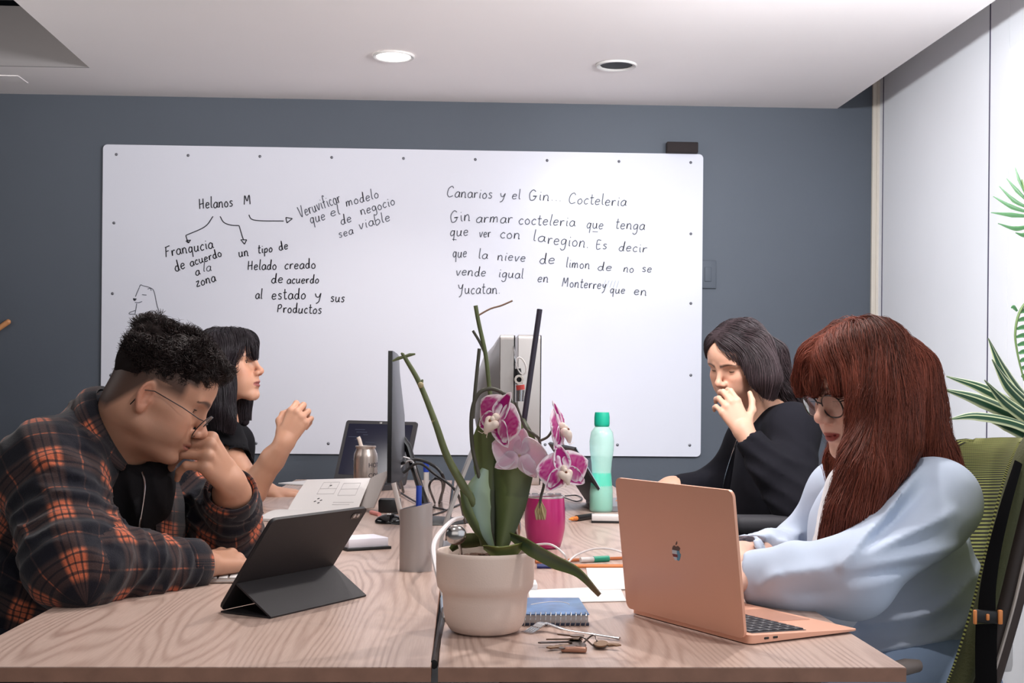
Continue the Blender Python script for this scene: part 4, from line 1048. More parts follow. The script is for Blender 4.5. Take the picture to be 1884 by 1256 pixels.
    q = Hd.to(roots); up = Hd.R[:, 2]; fw = Hd.R[:, 0]
    ph = RNG.uniform(0, 6.28, N); ax = RNG.normal(0, 1, (N, 3))
    ln = RNG.uniform(.014, .032, N) * np.clip(.45 + (q[:, 2] - .055) / .05, .38, 1)
    gn = grad(hv, roots.astype(f32), .004); path = [roots - gn * (.001 + .002 * np.clip((q[:, 2:3] - .05) / .03, 0, 1))]; K = 11
    cl = vnoise(q, 70, 21)[:, None] * fw + vnoise(q, 70, 22)[:, None] * Hd.R[:, 1]
    d0 = gn * .30 + fw * .35 - up * .12 + cl * 1.0 + RNG.normal(0, .10, (N, 3)); d0 /= np.linalg.norm(d0, axis=1)[:, None]
    spin = np.sign(vnoise(q, 90, 31)) * RNG.uniform(1.0, 2.6, N); side = np.cross(d0, gn + ax * .4); side /= np.linalg.norm(side, axis=1)[:, None]
    p = path[0]
    for s in range(K):
        a = spin * (s / K); d = d0 * np.cos(a)[:, None] + np.cross(side, d0) * np.sin(a)[:, None]
        hh = hv(p.astype(f32)); p = p + d * (ln / K)[:, None]; p = p - gn * np.maximum(hh - .006, 0)[:, None] * .5; path.append(p)
    paths = np.stack(path, 1)
    cols = lin(38, 29, 28)[None] * RNG.uniform(.5, 1.9, (N, 1))
    v, qd, c = strand_mesh(paths, RNG.uniform(.00045, .0008, N), cols); mk('hair_curls', v, qd, M_hair, hb, angle=0, col=c).matrix_parent_inverse = t.matrix_world.inverted()
    lower_body(t, np.array([P(35, 1240, 2.43)[0], P(35, 1240, 2.43)[1], .55]), 1, cloth_mat('dark_jeans', srgb(30, 32, 42)), mat('dark_shoe', srgb(26, 24, 24), rough=.5))
man()
def long_hair(t, Hd, vol, dirfn, tint, n, lo, hi, h, rootmask, steps=24, step=.009, width=(.0005, .001), base_in=.004, vary=(.5, 1.7), wave=.0008, name='hair', stop=None, curl=0.0):
    V, Q = surf(lambda p: vol(p) + base_in, lo, hi, h)
    hb = mk(name, V, Q, M_hairbase, t, world=True, angle=0, col=np.tile(tint * .7, (len(V), 1)))
    roots = surf_points(V, Q, n, rootmask)
    ln = step * RNG.uniform(.35, 1.25, n)
    pa = strands(vol, roots, dirfn, steps, ln, RNG.uniform(-.0035, .004, n).astype(f32), None, None, wave=wave, wfreq=1.1, stop=stop)
    if curl:
        tt = np.linspace(0, 1, pa.shape[1])[None, :, None]; T_ = np.gradient(pa, axis=1); T_ /= np.linalg.norm(T_, axis=2)[..., None] + 1e-9
        lat = np.cross(T_, np.array([.2, -1, .1])); ph = (vnoise(roots.astype(f32), 34, 91) * 3)[:, None, None]
        pa = pa + lat * curl * tt ** 1.2 * np.sin(2 * math.pi * tt * 1.6 + ph) + np.array([0, -1, 0]) * curl * .6 * tt * np.cos(2 * math.pi * tt * 1.3 + ph)
    clump = vnoise(roots.astype(f32), 70, 77) + .6 * vnoise(roots.astype(f32), 190, 78)
    cols = tint[None] * np.clip((RNG.uniform(vary[0], vary[1], (n, 1)) + .35 * clump[:, None]), .25, 3)
    v, q, c = strand_mesh(pa, RNG.uniform(width[0], width[1], n), cols, taper=.85)
    o = mk('hair_strands', v, q, M_hair, hb, angle=0, col=c); o.matrix_parent_inverse = t.matrix_world.inverted()
    return hb

# ------------------------------------------------------------------ person 2: red-haired woman, near right
def redhead():
    t = thing('person', 'person with long auburn hair and dark glasses in a pale blue blazer', 'person', P(1690, 1200, 2.36) * np.array([1, 1, 0]))
    Hd = head_frame(P(1590, 724, 2.31), 2.31, 200, 14, 0, .95)
    o = dict(skin=lin(226, 182, 162), lips=lin(150, 66, 60), brow=lin(70, 42, 36), lid=-8, lid2=-36, gaze=(0, -26), lip=1.25, brow_w=.9, smile=.6, ear=0)
    SN, EN, WN = P(1726, 922, 2.19), P(1568, 1062, 2.05), P(1374, 1062, 2.11)
    SF, EF, WF = P(1550, 915, 2.50), P(1475, 1018, 2.58), P(1366, 1022, 2.40)
    nb = P(1640, 890, 2.34)
    hs = []
    for W_, E_, tgt, rt in ((WN, EN, P(1290, 1078, 2.02), False), (WF, EF, P(1285, 1050, 2.18), True)):
        w = W_ + (W_ - E_) * .04; f = nrm(tgt - w)
        pr, G, L = hand_prims(w + f * .02, f + np.array([0, 0, -.02]), (0, 0, 1), rt, [(25, 28, 14)] * 4, (6, 1, -4, -9), None, .92)
        hs.append((pr, G, L, [(L((-.01, 0, 0)), W_ + (E_ - W_) * .3, .023, .028)], .004))
    body, bfn = build_body(t, Hd, o, ((-.022, 0, -.03), nb, .050, .056), hs, ([nb, P(1660, 1060, 2.36), P(1665, 1250, 2.36)], [.06, .075, .09]))
    g = Garment(); g.k = .03
    g.limb([P(1655, 915, 2.34), P(1668, 1080, 2.37), P(1668, 1270, 2.37)], [.098, .128, .150])
    g.limb([P(1670, 890, 2.33), SN], [.052, .066]); g.limb([P(1640, 885, 2.38), SF], [.055, .066])
    g.limb([SN, EN], [.068, .060]); g.limb([EN, EN + (WN - EN) * .5, WN], [.062, .053, .040], cut=True)
    g.limb([SF, EF], [.066, .055]); g.limb([EF, EF + (WF - EF) * .5, WF], [.055, .050, .042], cut=True)
    for a, b_, w, h in [((1700, 850), (1600, 985), .011, .012), ((1620, 950), (1540, 1050), .011, .014), ((1535, 1045), (1770, 935), .013, .014), ((1540, 1055), (1790, 1000), .014, .012), ((1560, 1045), (1720, 880), .014, -.010),
                        ((1550, 1065), (1730, 1035), .014, -.010), ((1560, 1085), (1740, 1030), .013, .008), ((1400, 1062), (1560, 1040), .016, .010), ((1440, 1095), (1560, 1085), .014, -.006),
                        ((1640, 1170), (1790, 1090), .016, .010), ((1390, 1085), (1440, 1050), .010, .006)]:
        g.fo.append((P(*a, 2.08), P(*b_, 2.08), w * .9, h * 1.6))
    for a, b_, w, h in [((1470, 985), (1500, 1030), .010, -.012), ((1440, 985), (1475, 1030), .010, .012), ((1410, 985), (1440, 1030), .009, -.010), ((1385, 990), (1405, 1030), .009, .009), ((1500, 960), (1530, 1020), .011, .010)]:
        g.fo.append((P(*a, 2.47), P(*b_, 2.47), w, h * 1.3))
    g.rid = [(SN * .4 + EN * .6, .12, (EN - SN) * 1.0 + np.array([.06, 0, 0]), .07, .006, 140), (EN * .5 + WN * .5, .10, (WN - EN) + np.array([0, 0, .08]), .06, .005, 150), (EF * .4 + WF * .6, .08, (WF - EF), .032, .012, 160), (P(1700, 1150, 2.3), .16, (-.5, 0, 1.0), .06, .022, 170)]
    g.noise = [(.004, 22, 15)]
    g.sub.append(lambda p: rc(p, Hd.fr((-.02, 0, -.03)), nb, .056, .060)); g.sub.append(lambda p: rc(p, P(1555, 930, 2.26), P(1530, 1070, 2.28), .030, .030))
    Mb = cloth_mat('pale_blue_suiting', srgb(190, 202, 222), rough=.8, wr=.12, weave=1500, var=.02)
    g.build('blazer', Mb, t, .0055)
    b2 = Garment(); b2.k = .03; b2.limb([P(1580, 905, 2.34), P(1560, 1080, 2.34)], [.062, .078]); b2.noise = [(.003, 30, 3)]
    b2.sub.append(lambda p: rc(p, Hd.fr((-.02, 0, -.03)), nb, .052, .058))
    b2.build('blouse', cloth_mat('white_blouse', srgb(238, 238, 242), wr=.05), t, .007)
    # lapels
    def lap(ie, oe):
        A, B_ = crom(ie, 8), crom(oe, 8); n = len(A); G_ = np.stack([A * (1 - j / 5) + B_ * (j / 5) for j in range(6)], 1)
        for j in range(6): G_[:, j, 1] -= .010 * math.sin(j / 5 * math.pi)
        MB().sheet(G_, .005).build('lapel', Mb, t, world=True, angle=50)
    lap([P(1610, 860, 2.29), P(1570, 910, 2.25), P(1530, 970, 2.235), P(1505, 1045, 2.235)], [P(1665, 865, 2.25), P(1630, 930, 2.20), P(1575, 990, 2.20), P(1507, 1048, 2.23)])
    lap([P(1552, 848, 2.38), P(1528, 890, 2.36), P(1505, 960, 2.34), P(1492, 1045, 2.33)], [P(1535, 870, 2.43), P(1500, 925, 2.41), P(1488, 965, 2.39), P(1488, 1048, 2.335)])
    glasses(t, Hd, .053, .044, .000, .102, mat('dark_frame', srgb(38, 30, 34), rough=.25), .0014, 'round dark-rimmed eyeglasses', tilt=11, square=.15)
    chains = [([(1606, 655, 2.23), (1626, 740, 2.19), (1636, 810, 2.17), (1640, 855, 2.14)], [.070, .062, .052, .030]),
              ([(1614, 705, 2.205), (1618, 800, 2.165), (1592, 880, 2.13), (1565, 945, 2.115), (1537, 992, 2.115), (1522, 1022, 2.12)], [.050, .048, .048, .042, .026, .008]),
              ([(1660, 690, 2.28), (1692, 765, 2.27), (1725, 825, 2.25), (1765, 878, 2.22)], [.062, .048, .030, .010]),
              ([(1568, 770, 2.41), (1548, 850, 2.38), (1538, 905, 2.36)], [.032, .030, .012])]
    chains = [([P(*q) for q in a], r) for a, r in chains]
    def vol(p):
        q = Hd.to(p)
        d = ell(q, (-.008, 0, .052), (.108, .093, .096)) * Hd.sc
        d = smin(d, ell(q, (.060, 0, .088), (.048, .070, .045)) * Hd.sc, .02)
        d = smin(d, chain(q, np.array([(.080, .035, .085), (.094, .056, .045), (.082, .072, .005)]), [.026, .018, .010]) * Hd.sc, .015)
        d = smin(d, chain(q, np.array([(.080, -.035, .085), (.094, -.052, .050), (.078, -.066, .010)]), [.026, .016, .010]) * Hd.sc, .015)
        d = smin(d, chain(q, np.array([(.085, 0, .085), (.1055, 0, .052), (.1050, 0, .024)]), [.024, .013, .007]) * Hd.sc, .015)
        for a, r in chains: d = smin(d, chain(p, a, r), .025)
        x, z = q[:, 0], q[:, 2]
        cut = np.minimum(np.minimum(x - .045 - .10 * np.abs(z), .026 - z - .10 * np.abs(q[:, 1])), z + .130); cut = np.minimum(cut, .088 - np.abs(q[:, 1]))
        d = smax(d, cut * Hd.sc, .016)
        return d - .0035 * vnoise(p, 60, 33) - .0016 * vnoise(p * np.array([1, 1, .12], f32), 330, 34)
    allp = np.concatenate([np.array([Hd.fr((x, y, z)) for x in (-.12, .13) for y in (-.1, .1) for z in (-.1, .16)])] + [np.array(a) for a, _ in chains])
    lo, hi = bounds(allp, .06)
    zl = P(1500, 905, 2.2)[2]; zb_ = P(1500, 1034, 2.1)[2]; xb = P(1650, 860, 2.2)[0]
    def stop(p):
        q = Hd.to(p); x, z = q[:, 0], q[:, 2]
        return ((x > .040) & (z < .019) & (z > -.125) & (np.abs(q[:, 1]) < .082)) | ((p[:, 0] > xb) & (p[:, 2] < zl)) | (p[:, 2] < zb_)
    def dirfn(p, s):
        q = Hd.to(p); w = np.zeros_like(p); top = np.clip((q[:, 2] - .04) / .08, 0, 1)
        L_ = np.sign(q[:, 1] + 1e-4)[:, None] * Hd.R[:, 1][None]; fw = Hd.R[:, 0][None]
        front = np.clip((q[:, 0] - .015) / .05, -1, 1)[:, None]
        w = np.array([0, 0, -1.0])[None] + top[:, None] * (L_ * 1.2 + fw * front * .8) + np.array([.18, 0, 0])[None] * np.clip((P(1625, 760, 2.2)[2] - p[:, 2:3]) / .1, 0, 1) * np.sign(p[:, 0:1] - P(1640, 800, 2.2)[0])
        return w
    long_hair(t, Hd, vol, dirfn, lin(116, 60, 46), 16000, lo, hi, .0045, lambda c: np.where(Hd.to(c)[:, 2] > .02, 1.5, 1.0), steps=24, step=.0085, width=(.00028, .00065), vary=(.55, 1.45), wave=.0006, stop=stop, curl=.0065)
    # loose strands at the fringe tips and the back
    lower_body(t, np.array([P(1680, 1215, 2.37)[0], P(1680, 1215, 2.37)[1], .55]), -1, cloth_mat('blue_suit_trousers', srgb(140, 160, 190)), mat('dark_shoe', srgb(26, 24, 24), rough=.5))
redhead()
# ------------------------------------------------------------------ person 3: woman with a black T-shirt, far left
def talker():
    t = thing('person', 'person with black hair and bangs in a black T-shirt, fist raised, facing the black laptop', 'person', P(395, 1000, 4.05) * np.array([1, 1, 0]))
    Hd = head_frame(P(420, 679, 4.02), 4.0, -14, -8, 0, .98)
    o = dict(skin=lin(200, 150, 124), lips=lin(150, 88, 82), brow=lin(52, 38, 34), lid=20, lid2=-24, gaze=(0, 0), lip=1.1, mouth=.5, ear=0)
    SN, EN, WN = P(402, 812, 4.0), P(462, 902, 3.84), P(524, 812, 3.80)
    SF, EF, WF = P(425, 815, 4.3), P(440, 905, 4.3), P(494, 903, 4.17)
    nb = P(392, 775, 4.04)
    pr, G, L = hand_prims(WN, (.42, .1, .88), (-.1, -1, .1), True, [(48, 70, 40), (52, 72, 40), (55, 74, 40), (55, 74, 40)], (6, 2, -3, -8), [(.7, .6, -.4), (.75, .2, -.7), (.7, -.3, -.7)], .98)
    h1 = (pr, G, L, [(L((-.01, 0, 0)), WN + (EN - WN) * .35, .026, .034), (WN + (EN - WN) * .35, EN, .034, .044), (EN, SN, .044, .050)], .003)
    pr, G, L = hand_prims(WF, (1, .12, -.1), (0, -.25, 1), False, [(12, 16, 10)] * 4, (5, 1, -4, -10), None, .95)
    h2 = (pr, G, L, [(L((-.01, 0, 0)), EF, .026, .040), (EF, SF, .040, .045)], .003)
    build_body(t, Hd, o, ((-.022, 0, -.03), nb, .052, .060), [h1, h2], ([nb, P(388, 900, 4.08), P(385, 1060, 4.08)], [.08, .10, .12]), h_head=.0028)
    g = Garment(); g.k = .05
    g.limb([P(390, 825, 4.07), P(392, 940, 4.10), P(390, 1080, 4.10)], [.105, .125, .14]); g.limb([P(392, 800, 4.05), SN], [.06, .068]); g.limb([P(395, 800, 4.1), SF], [.06, .066])
    g.limb([SN, SN + (EN - SN) * .5], [.072, .064], cut=True); g.limb([SF, SF + (EF - SF) * .55], [.066, .058], cut=True)
    g.rid = [(P(420, 850, 3.95), .14, (.3, 0, 1), .045, .014, 240)]; g.noise = [(.003, 25, 4)]
    g.sub.append(lambda p: rc(p, Hd.fr((-.02, 0, -.03)), nb, .057, .066))
    g.build('shirt', cloth_mat('black_jersey', srgb(17, 16, 20), wr=.1), t, .008)
    chains = [([(398, 650, 3.93), (396, 710, 3.92), (408, 750, 3.90), (424, 785, 3.90)], [.072, .066, .052, .014]),
              ([(425, 690, 4.09), (440, 735, 4.09), (450, 775, 4.08)], [.04, .042, .018]), ([(370, 660, 4.0), (368, 730, 4.0), (385, 780, 3.98)], [.06, .05, .02])]
    chains = [([P(*q) for q in a], r) for a, r in chains]
    def vol(p):
        q = Hd.to(p)
        d = ell(q, (-.010, 0, .050), (.110, .090, .096)) * Hd.sc
        d = smin(d, ell(q, (.055, 0, .082), (.050, .068, .045)) * Hd.sc, .02)
        d = smin(d, chain(q, np.array([(.085, -.020, .080), (.1075, -.022, .055), (.1085, -.024, .012)]), [.022, .014, .006]) * Hd.sc, .012)
        for a, r in chains: d = smin(d, chain(p, a, r), .02)
        x, z = q[:, 0], q[:, 2]
        cut = np.minimum(np.minimum(x - .050 + .55 * np.clip(-q[:, 1], -1, 0) * 0 - .35 * np.clip(z, 0, 1), .055 - z - .5 * np.maximum(q[:, 1] * -1, -1) * 0), z + .160)
        cut = np.minimum(cut, np.where(q[:, 1] < -.012, 1.0, 1.0)); bang = chain(q, np.array([(.1075, -.022, .055), (.1085, -.024, .012)]), [.014, .006])
        d = smax(d, np.minimum(cut, bang) * Hd.sc, .010)
        return d - .003 * vnoise(p, 60, 133)
    allp = np.concatenate([np.array([Hd.fr((x, y, z)) for x in (-.12, .13) for y in (-.1, .1) for z in (-.1, .16)])] + [np.array(a) for a, _ in chains])
    lo, hi = bounds(allp, .05)
    def dirfn(p, s):
        q = Hd.to(p); top = np.clip((q[:, 2] - .04) / .08, 0, 1)[:, None]; L_ = np.sign(q[:, 1] + 1e-4)[:, None] * Hd.R[:, 1][None]
        return np.array([0, 0, -1.0])[None] + top * (L_ * 1.0 + Hd.R[:, 0][None] * np.clip((q[:, 0:1] - .0) / .05, -1, 1) * .9)
    zl = P(430, 786, 3.92)[2]
    def stop(p):
        q = Hd.to(p); x, z = q[:, 0], q[:, 2]
        return (p[:, 2] < zl + .022 * vnoise(p, 60, 5)) | (x > .048 + .35 * np.clip(z, 0, 1)) & (z < .045) & (z > -.15) & (q[:, 1] > -.06) & ~((q[:, 1] < -.010) & (z > .012))
    long_hair(t, Hd, vol, dirfn, lin(40, 34, 38), 8000, lo, hi, .006, lambda c: np.ones(len(c)), steps=20, step=.010, width=(.0004, .0009), vary=(.5, 1.6), wave=.0006, stop=stop)
    lower_body(t, np.array([P(385, 1010, 4.10)[0], P(385, 1010, 4.10)[1], .55]), 1, cloth_mat('dark_jeans', srgb(30, 32, 42)), mat('dark_shoe', srgb(26, 24, 24), rough=.5))
talker()

# ------------------------------------------------------------------ person 4: woman in black, far right
def thinker():
    t = thing('person', 'person with straight dark hair in a black zip jacket, hand over the mouth', 'person', P(1425, 1000, 3.75) * np.array([1, 1, 0]))
    Hd = head_frame(P(1360, 672, 3.76), 3.76, 219, 20, 4, .97)
    o = dict(skin=lin(204, 156, 132), lips=lin(160, 104, 94), brow=lin(52, 40, 36), lid=-10, lid2=-38, gaze=(0, -28), lip=1.0, ear=0)
    SN, EN, WN = P(1458, 790, 3.64), P(1468, 935, 3.48), P(1376, 806, 3.545)
    SF, EF, WF = P(1380, 810, 3.92), P(1318, 893, 3.98), P(1240, 898, 3.90)
    nb = P(1410, 775, 3.77)
    w = P(1368, 792, 3.57)
    pr, G, L = hand_prims(w, (-.42, .22, .86), (.05, -1, .12), False, [(30, 38, 20), (33, 42, 22), (36, 44, 22), (40, 44, 22)], (3, 0, -3, -6), [(.60, .78, -.15), (.86, .48, -.15), (.95, .25, -.2)], .92)
    h1 = (pr, G, L, [(L((-.005, 0, 0)), WN + (EN - WN) * .4, .024, .034)], .0028)
    pr, G, L = hand_prims(P(1228, 894, 3.90), (-1, .1, -.12), (0, -.1, 1), True, [(20, 22, 14)] * 4, (5, 1, -4, -9), None, .95)
    h2 = (pr, G, L, [(L((-.01, 0, 0)), WF, .024, .030), (WF, EF, .03, .034)], .003)
    build_body(t, Hd, o, ((-.022, 0, -.03), nb, .050, .056), [h1, h2], ([nb, P(1415, 900, 3.8), P(1415, 1060, 3.8)], [.08, .10, .12]), h_head=.0028)
    g = Garment(); g.k = .045
    g.limb([P(1425, 815, 3.78), P(1418, 950, 3.80), P(1420, 1100, 3.80)], [.110, .130, .15]); g.limb([P(1418, 785, 3.76), SN], [.06, .068]); g.limb([P(1410, 785, 3.8), SF], [.058, .064])
    g.limb([SN, EN], [.072, .060]); g.limb([EN, EN + (WN - EN) * .5, WN], [.060, .055, .040], cut=True)
    g.limb([SF, EF], [.064, .055]); g.limb([EF, WF], [.055, .040], cut=True)
    g.rid = [(P(1440, 900, 3.5), .13, (.5, 0, 1), .045, .016, 340), (P(1410, 850, 3.5), .08, (.6, 0, .8), .04, .012, 350), (P(1490, 880, 3.6), .12, (1, 0, .5), .05, .014, 360)]; g.noise = [(.003, 25, 5)]
    g.sub.append(lambda p: rc(p, Hd.fr((-.02, 0, -.03)), nb, .055, .061))
    g.build('jacket', cloth_mat('black_jacket', srgb(20, 19, 26), wr=.1), t, .008)
    z = np.array([on_cloth(g.fn, x, y, 3.3, 4.0) for x, y in crom([(1358, 802), (1345, 840), (1333, 880), (1327, 915)], 6)])
    for _ in range(4): z[1:-1] = z[1:-1] * .5 + (z[:-2] + z[2:]) * .25
    z = z - VIEW * .004
    MB().tube(z, .0022, 6).build('zipper', M_silver, t, world=True)
    MB().lathe([(.0095, -.0015), (.0105, 0), (.0095, .0015)], 20, frame(L((0, 0, 0)), (1, 0, 0)), closed=True)
    chains = [([(1392, 640, 3.675), (1407, 695, 3.65), (1408, 745, 3.66)], [.052, .050, .022]), ([(1415, 655, 3.76), (1428, 700, 3.76), (1448, 719, 3.74), (1474, 720, 3.73)], [.055, .046, .024, .005]),
              ([(1385, 690, 3.86), (1392, 735, 3.84)], [.045, .030])]
    chains = [([P(*q) for q in a], r) for a, r in chains]
    def vol(p):
        q = Hd.to(p)
        d = ell(q, (-.010, 0, .050), (.108, .086, .094)) * Hd.sc
        d = smin(d, ell(q, (.045, 0, .085), (.050, .064, .042)) * Hd.sc, .02)
        for a, r in chains: d = smin(d, chain(p, a, r), .02)
        x, z, y = q[:, 0], q[:, 2], q[:, 1]
        cut = np.minimum(np.minimum(x - .036 - .25 * np.clip(z, 0, 1), .104 - z - 1.15 * np.abs(y + .010)), z + .170)
        d = smax(d, cut * Hd.sc, .010)
        return d - .0025 * vnoise(p, 60, 233)
    allp = np.concatenate([np.array([Hd.fr((x, y, z)) for x in (-.12, .13) for y in (-.1, .1) for z in (-.1, .16)])] + [np.array(a) for a, _ in chains])
    lo, hi = bounds(allp, .05); xr = P(1425, 700, 3.75)[0]
    def dirfn(p, s):
        q = Hd.to(p); top = np.clip((q[:, 2] - .03) / .08, 0, 1)[:, None]; L_ = np.sign(q[:, 1] + .010)[:, None] * Hd.R[:, 1][None]
        return np.array([0, 0, -1.0])[None] + top * (L_ * 1.3 - Hd.R[:, 0][None] * .5) + np.array([.9, 0, 0])[None] * np.clip((p[:, 0:1] - xr) / .03, 0, 1)
    def stop(p):
        q = Hd.to(p); x, z, y = q[:, 0], q[:, 2], q[:, 1]
        return (x > .030 + .25 * np.clip(z, 0, 1)) & (z < .106 - 1.15 * np.abs(y + .01)) & (z > -.17)
    long_hair(t, Hd, vol, dirfn, lin(58, 46, 48), 8500, lo, hi, .006, lambda c: np.ones(len(c)), steps=20, step=.009, width=(.0004, .0009), vary=(.45, 1.7), wave=.0006, stop=stop)
    lower_body(t, np.array([P(1425, 1030, 3.80)[0], P(1425, 1030, 3.80)[1], .55]), -1, cloth_mat('black_trousers', srgb(22, 21, 25)), mat('dark_shoe', srgb(26, 24, 24), rough=.5))
thinker()
# ================================================================== THINGS ON THE DESKS
def base_frame(p, xdir): return frame((p[0], p[1], p[2]), xdir)
def arc(n, a0, a1, r, c=(0, 0)): return [(c[0] + r * math.cos(math.radians(a0 + (a1 - a0) * i / n)), c[1] + r * math.sin(math.radians(a0 + (a1 - a0) * i / n))) for i in range(n + 1)]
M_paper = mat('white_paper', srgb(214, 210, 209), rough=.8)
M_darkcover = mat('charcoal_leatherette', srgb(34, 31, 34), rough=.6, bump=.15, bscale=700)
M_alu = mat('brushed_aluminium', srgb(186, 182, 180), rough=.34, metal=.75)
M_glossk = mat('gloss_black', srgb(16, 16, 18), rough=.15)
M_line = mat('printed_line', srgb(186, 182, 184), rough=.8)
# ---- tablet in a folding folio
B0 = PZ(405, 1127); Bk = PZ(605, 1084); wdir = nrm((B0 - Bk) * [1, 1, 0]); WT = .2476
perp = np.cross([0, 0, 1], wdir)
if perp[0] < 0: perp = -perp
t = thing('tablet', 'dark tablet in a folded charcoal stand cover, its back to the viewer', 'tablet', B0 * 1.0)
HT = .178; a_, h_ = .1006, .143; up = nrm(perp * a_ + np.array([0, 0, h_])); nb_ = np.cross(up, -wdir); nb_ = nb_ if nb_[2] > 0 or nb_ @ perp < 0 else nb_
cen = B0 - wdir * WT / 2
def tabM(off, lift=.004):   # local x along width, y up the tablet, z out of its back
    x = -wdir; y = up; z = np.cross(x, y); 
    if z @ perp < 0: z = -z; x = -x
    o = cen + np.array([0, 0, lift]) + z * off
    return Matrix(((x[0], y[0], z[0], o[0]), (x[1], y[1], z[1], o[1]), (x[2], y[2], z[2], o[2]), (0, 0, 0, 1)))
Mt = tabM(0.0)
MB().prism(rrect(WT, HT, .010, 6, 0, HT / 2), -.0045, .0005, Mt).build('shell', M_darkcover, t, world=True, angle=30)
MB().prism(rrect(WT - .003, HT - .003, .009, 6, 0, HT / 2), -.0062, -.0046, Mt).build('screen', M_glossk, t, world=True)
sgn = 1 if (np.array(Mt)[:3, 0] @ np.array([1, 0, 0])) > 0 else -1
cam_b = MB(); cam_b.prism(rrect(.026, .012, .005, 5, sgn * (WT / 2 - .024), HT - .014), .0005, .0016, Mt); cb = cam_b.build('camera_block', M_glossk, t, world=True)
for dx in (-.005, .005): MB().lathe([(0, .0006), (.0032, .0005), (.0036, 0)], 14, Mt @ Matrix.Translation((sgn * (WT / 2 - .024) + dx, HT - .014, .0016))).build('camera_lens', M_alu, cb, world=False).matrix_parent_inverse = t.matrix_world.inverted()
# kick panel from the fold at 30 percent height down to the desk
f0 = np.array([Mt @ Vector((x, HT * .30, .0012)) for x in (-WT / 2, WT / 2)]); g0 = f0 + perp * .068; g0[:, 2] = TZ + .0016
G_ = np.stack([f0[0] + (g0[0] - f0[0]) * s for s in np.linspace(0, 1, 6)]), np.stack([f0[1] + (g0[1] - f0[1]) * s for s in np.linspace(0, 1, 6)])
MB().sheet(np.stack(G_, 0), .0028).build('stand_flap', M_darkcover, t, world=True, angle=40)
g1 = np.array([Mt @ Vector((x, .004, -.001)) for x in (-WT / 2, WT / 2)]); g1[:, 2] = TZ + .002
G_ = np.stack([np.stack([g0[k] * (1 - s) + g1[k] * s for s in np.linspace(0, 1, 5)]) for k in (0, 1)], 0)
MB().sheet(G_, .0024).build('base_flap', M_darkcover, t, world=True, angle=40)
# ---- slim silver keyboard under the man's hand
p = PZ(366, 1074); kx = nrm(np.array([1, .12, 0])); t = thing('keyboard', 'slim silver keyboard under the hand of the person in plaid', 'keyboard', M=base_frame(p, kx))
MB().box((.125, .055, .004), (.25, .11, .007), .0025).build('body', M_alu, t)
for r in range(4):
    for c in range(12): MB().box((.022 + c * .0188, .020 + r * .0215, .0085), (.0155, .0165, .002), .0008, seg=1).build('key', M_paper, t)
# ---- open sketchbook: flat page, leaning page, raised cover
t = thing('sketchbook', 'open sketchbook with faint pencil diagrams, propped up behind the tablet', 'sketchbook', PZ(590, 948))
sp0, sp1 = PZ(529, 942), PZ(658, 942); sp0[2] += .004; sp1[2] += .004
q0, q1 = PZ(474, 958), PZ(640, 966); q0[2] += .004; q1[2] += .004
def sheet4(a, b_, c, d, bulge, th, nm, m, par, n=8, dirv=(0, 0, 1)):
    G_ = np.zeros((n, n, 3))
    for i in range(n):
        for j in range(n):
            u, v = i / (n - 1), j / (n - 1); G_[i, j] = (a * (1 - u) + b_ * u) * (1 - v) + (d * (1 - u) + c * u) * v + np.array(dirv) * bulge * math.sin(math.pi * v)
    return MB().sheet(G_, th).build(nm, m, par, world=True, angle=40)
sheet4(sp0, sp1, q1, q0, .010, .006, 'flat_page', M_paper, t)
tp0, tp1 = P(565, 883, 3.86), P(683, 880, 3.84)
sheet4(sp0, sp1, tp1, tp0, .004, .004, 'leaning_page', M_paper, t)
c0, c1, c2, c3 = P(659, 941, 3.69), P(688, 934, 3.60), P(716, 866, 3.56), P(682, 880, 3.83)
sheet4(c0, c3, c2, c1, .003, .003, 'raised_cover', mat('grey_card', srgb(176, 168, 164), rough=.7), t)
pn = nrm(np.cross(sp1 - sp0, tp0 - sp0)); pn = pn if pn @ (CAM - sp0) > 0 else -pn
def onpage(u, v): return (sp0 * (1 - u) + sp1 * u) * (1 - v) + (tp0 * (1 - u) + tp1 * u) * v + pn * .0035 + np.array([0, 0, .004]) * math.sin(math.pi * v)
b = MB()
for l in [[(.3, .45), (.3, .85), (.55, .85), (.55, .45), (.3, .45)], [(.3, .62), (.55, .62)], [(.42, .62), (.42, .85)], [(.62, .4), (.62, .8), (.88, .8), (.88, .4), (.62, .4)], [(.62, .6), (.88, .6)], [(.6, .2), (.9, .2)], [(.6, .14), (.85, .14)]]:
    b.tube([onpage(*q) for q in l], .0005, 4)
b.build('pencil_lines', M_line, t, world=True)
b = MB()
for u, v in ((.33, .22), (.36, .30), (.39, .18), (.44, .72), (.41, .25)): b.tube([onpage(u - .012, v), onpage(u + .012, v + .02)], .0011, 5)
b.build('pencil_marks', M_ink, t, world=True)
# ---- grey pen beside the sketchbook, loose sheets, note block
a, c = PZ(462, 955, TZ + .006), PZ(489, 949, TZ + .006)
tag(MB().tube([a, c, c + (c - a) * .4], .006, 10).build('pen', mat('slate_blue_plastic', srgb(112, 122, 140), rough=.4)), 'slate blue pen by the flat page of the open sketchbook', 'pen')
def paper(pts, label, nm='paper_sheet', m=None, th=.0012, z=TZ + .001, cat='paper', group=None):
    v = [PZ(x, y, z) for x, y in pts]; c = np.mean(v, 0)
    b = MB(); n = len(v); b.add([tuple(q) for q in v] + [tuple(q + [0, 0, th]) for q in v], [tuple(range(n - 1, -1, -1)), tuple(range(n, 2 * n))] + [(i, (i + 1) % n, n + (i + 1) % n, n + i) for i in range(n)])
    o = b.build(nm, m or M_paper, smooth=False); return tag(o, label, cat, group)
paper([(512, 890), (600, 896), (655, 888), (575, 884)], 'white papers on the far desk end in front of the black laptop', th=.004)
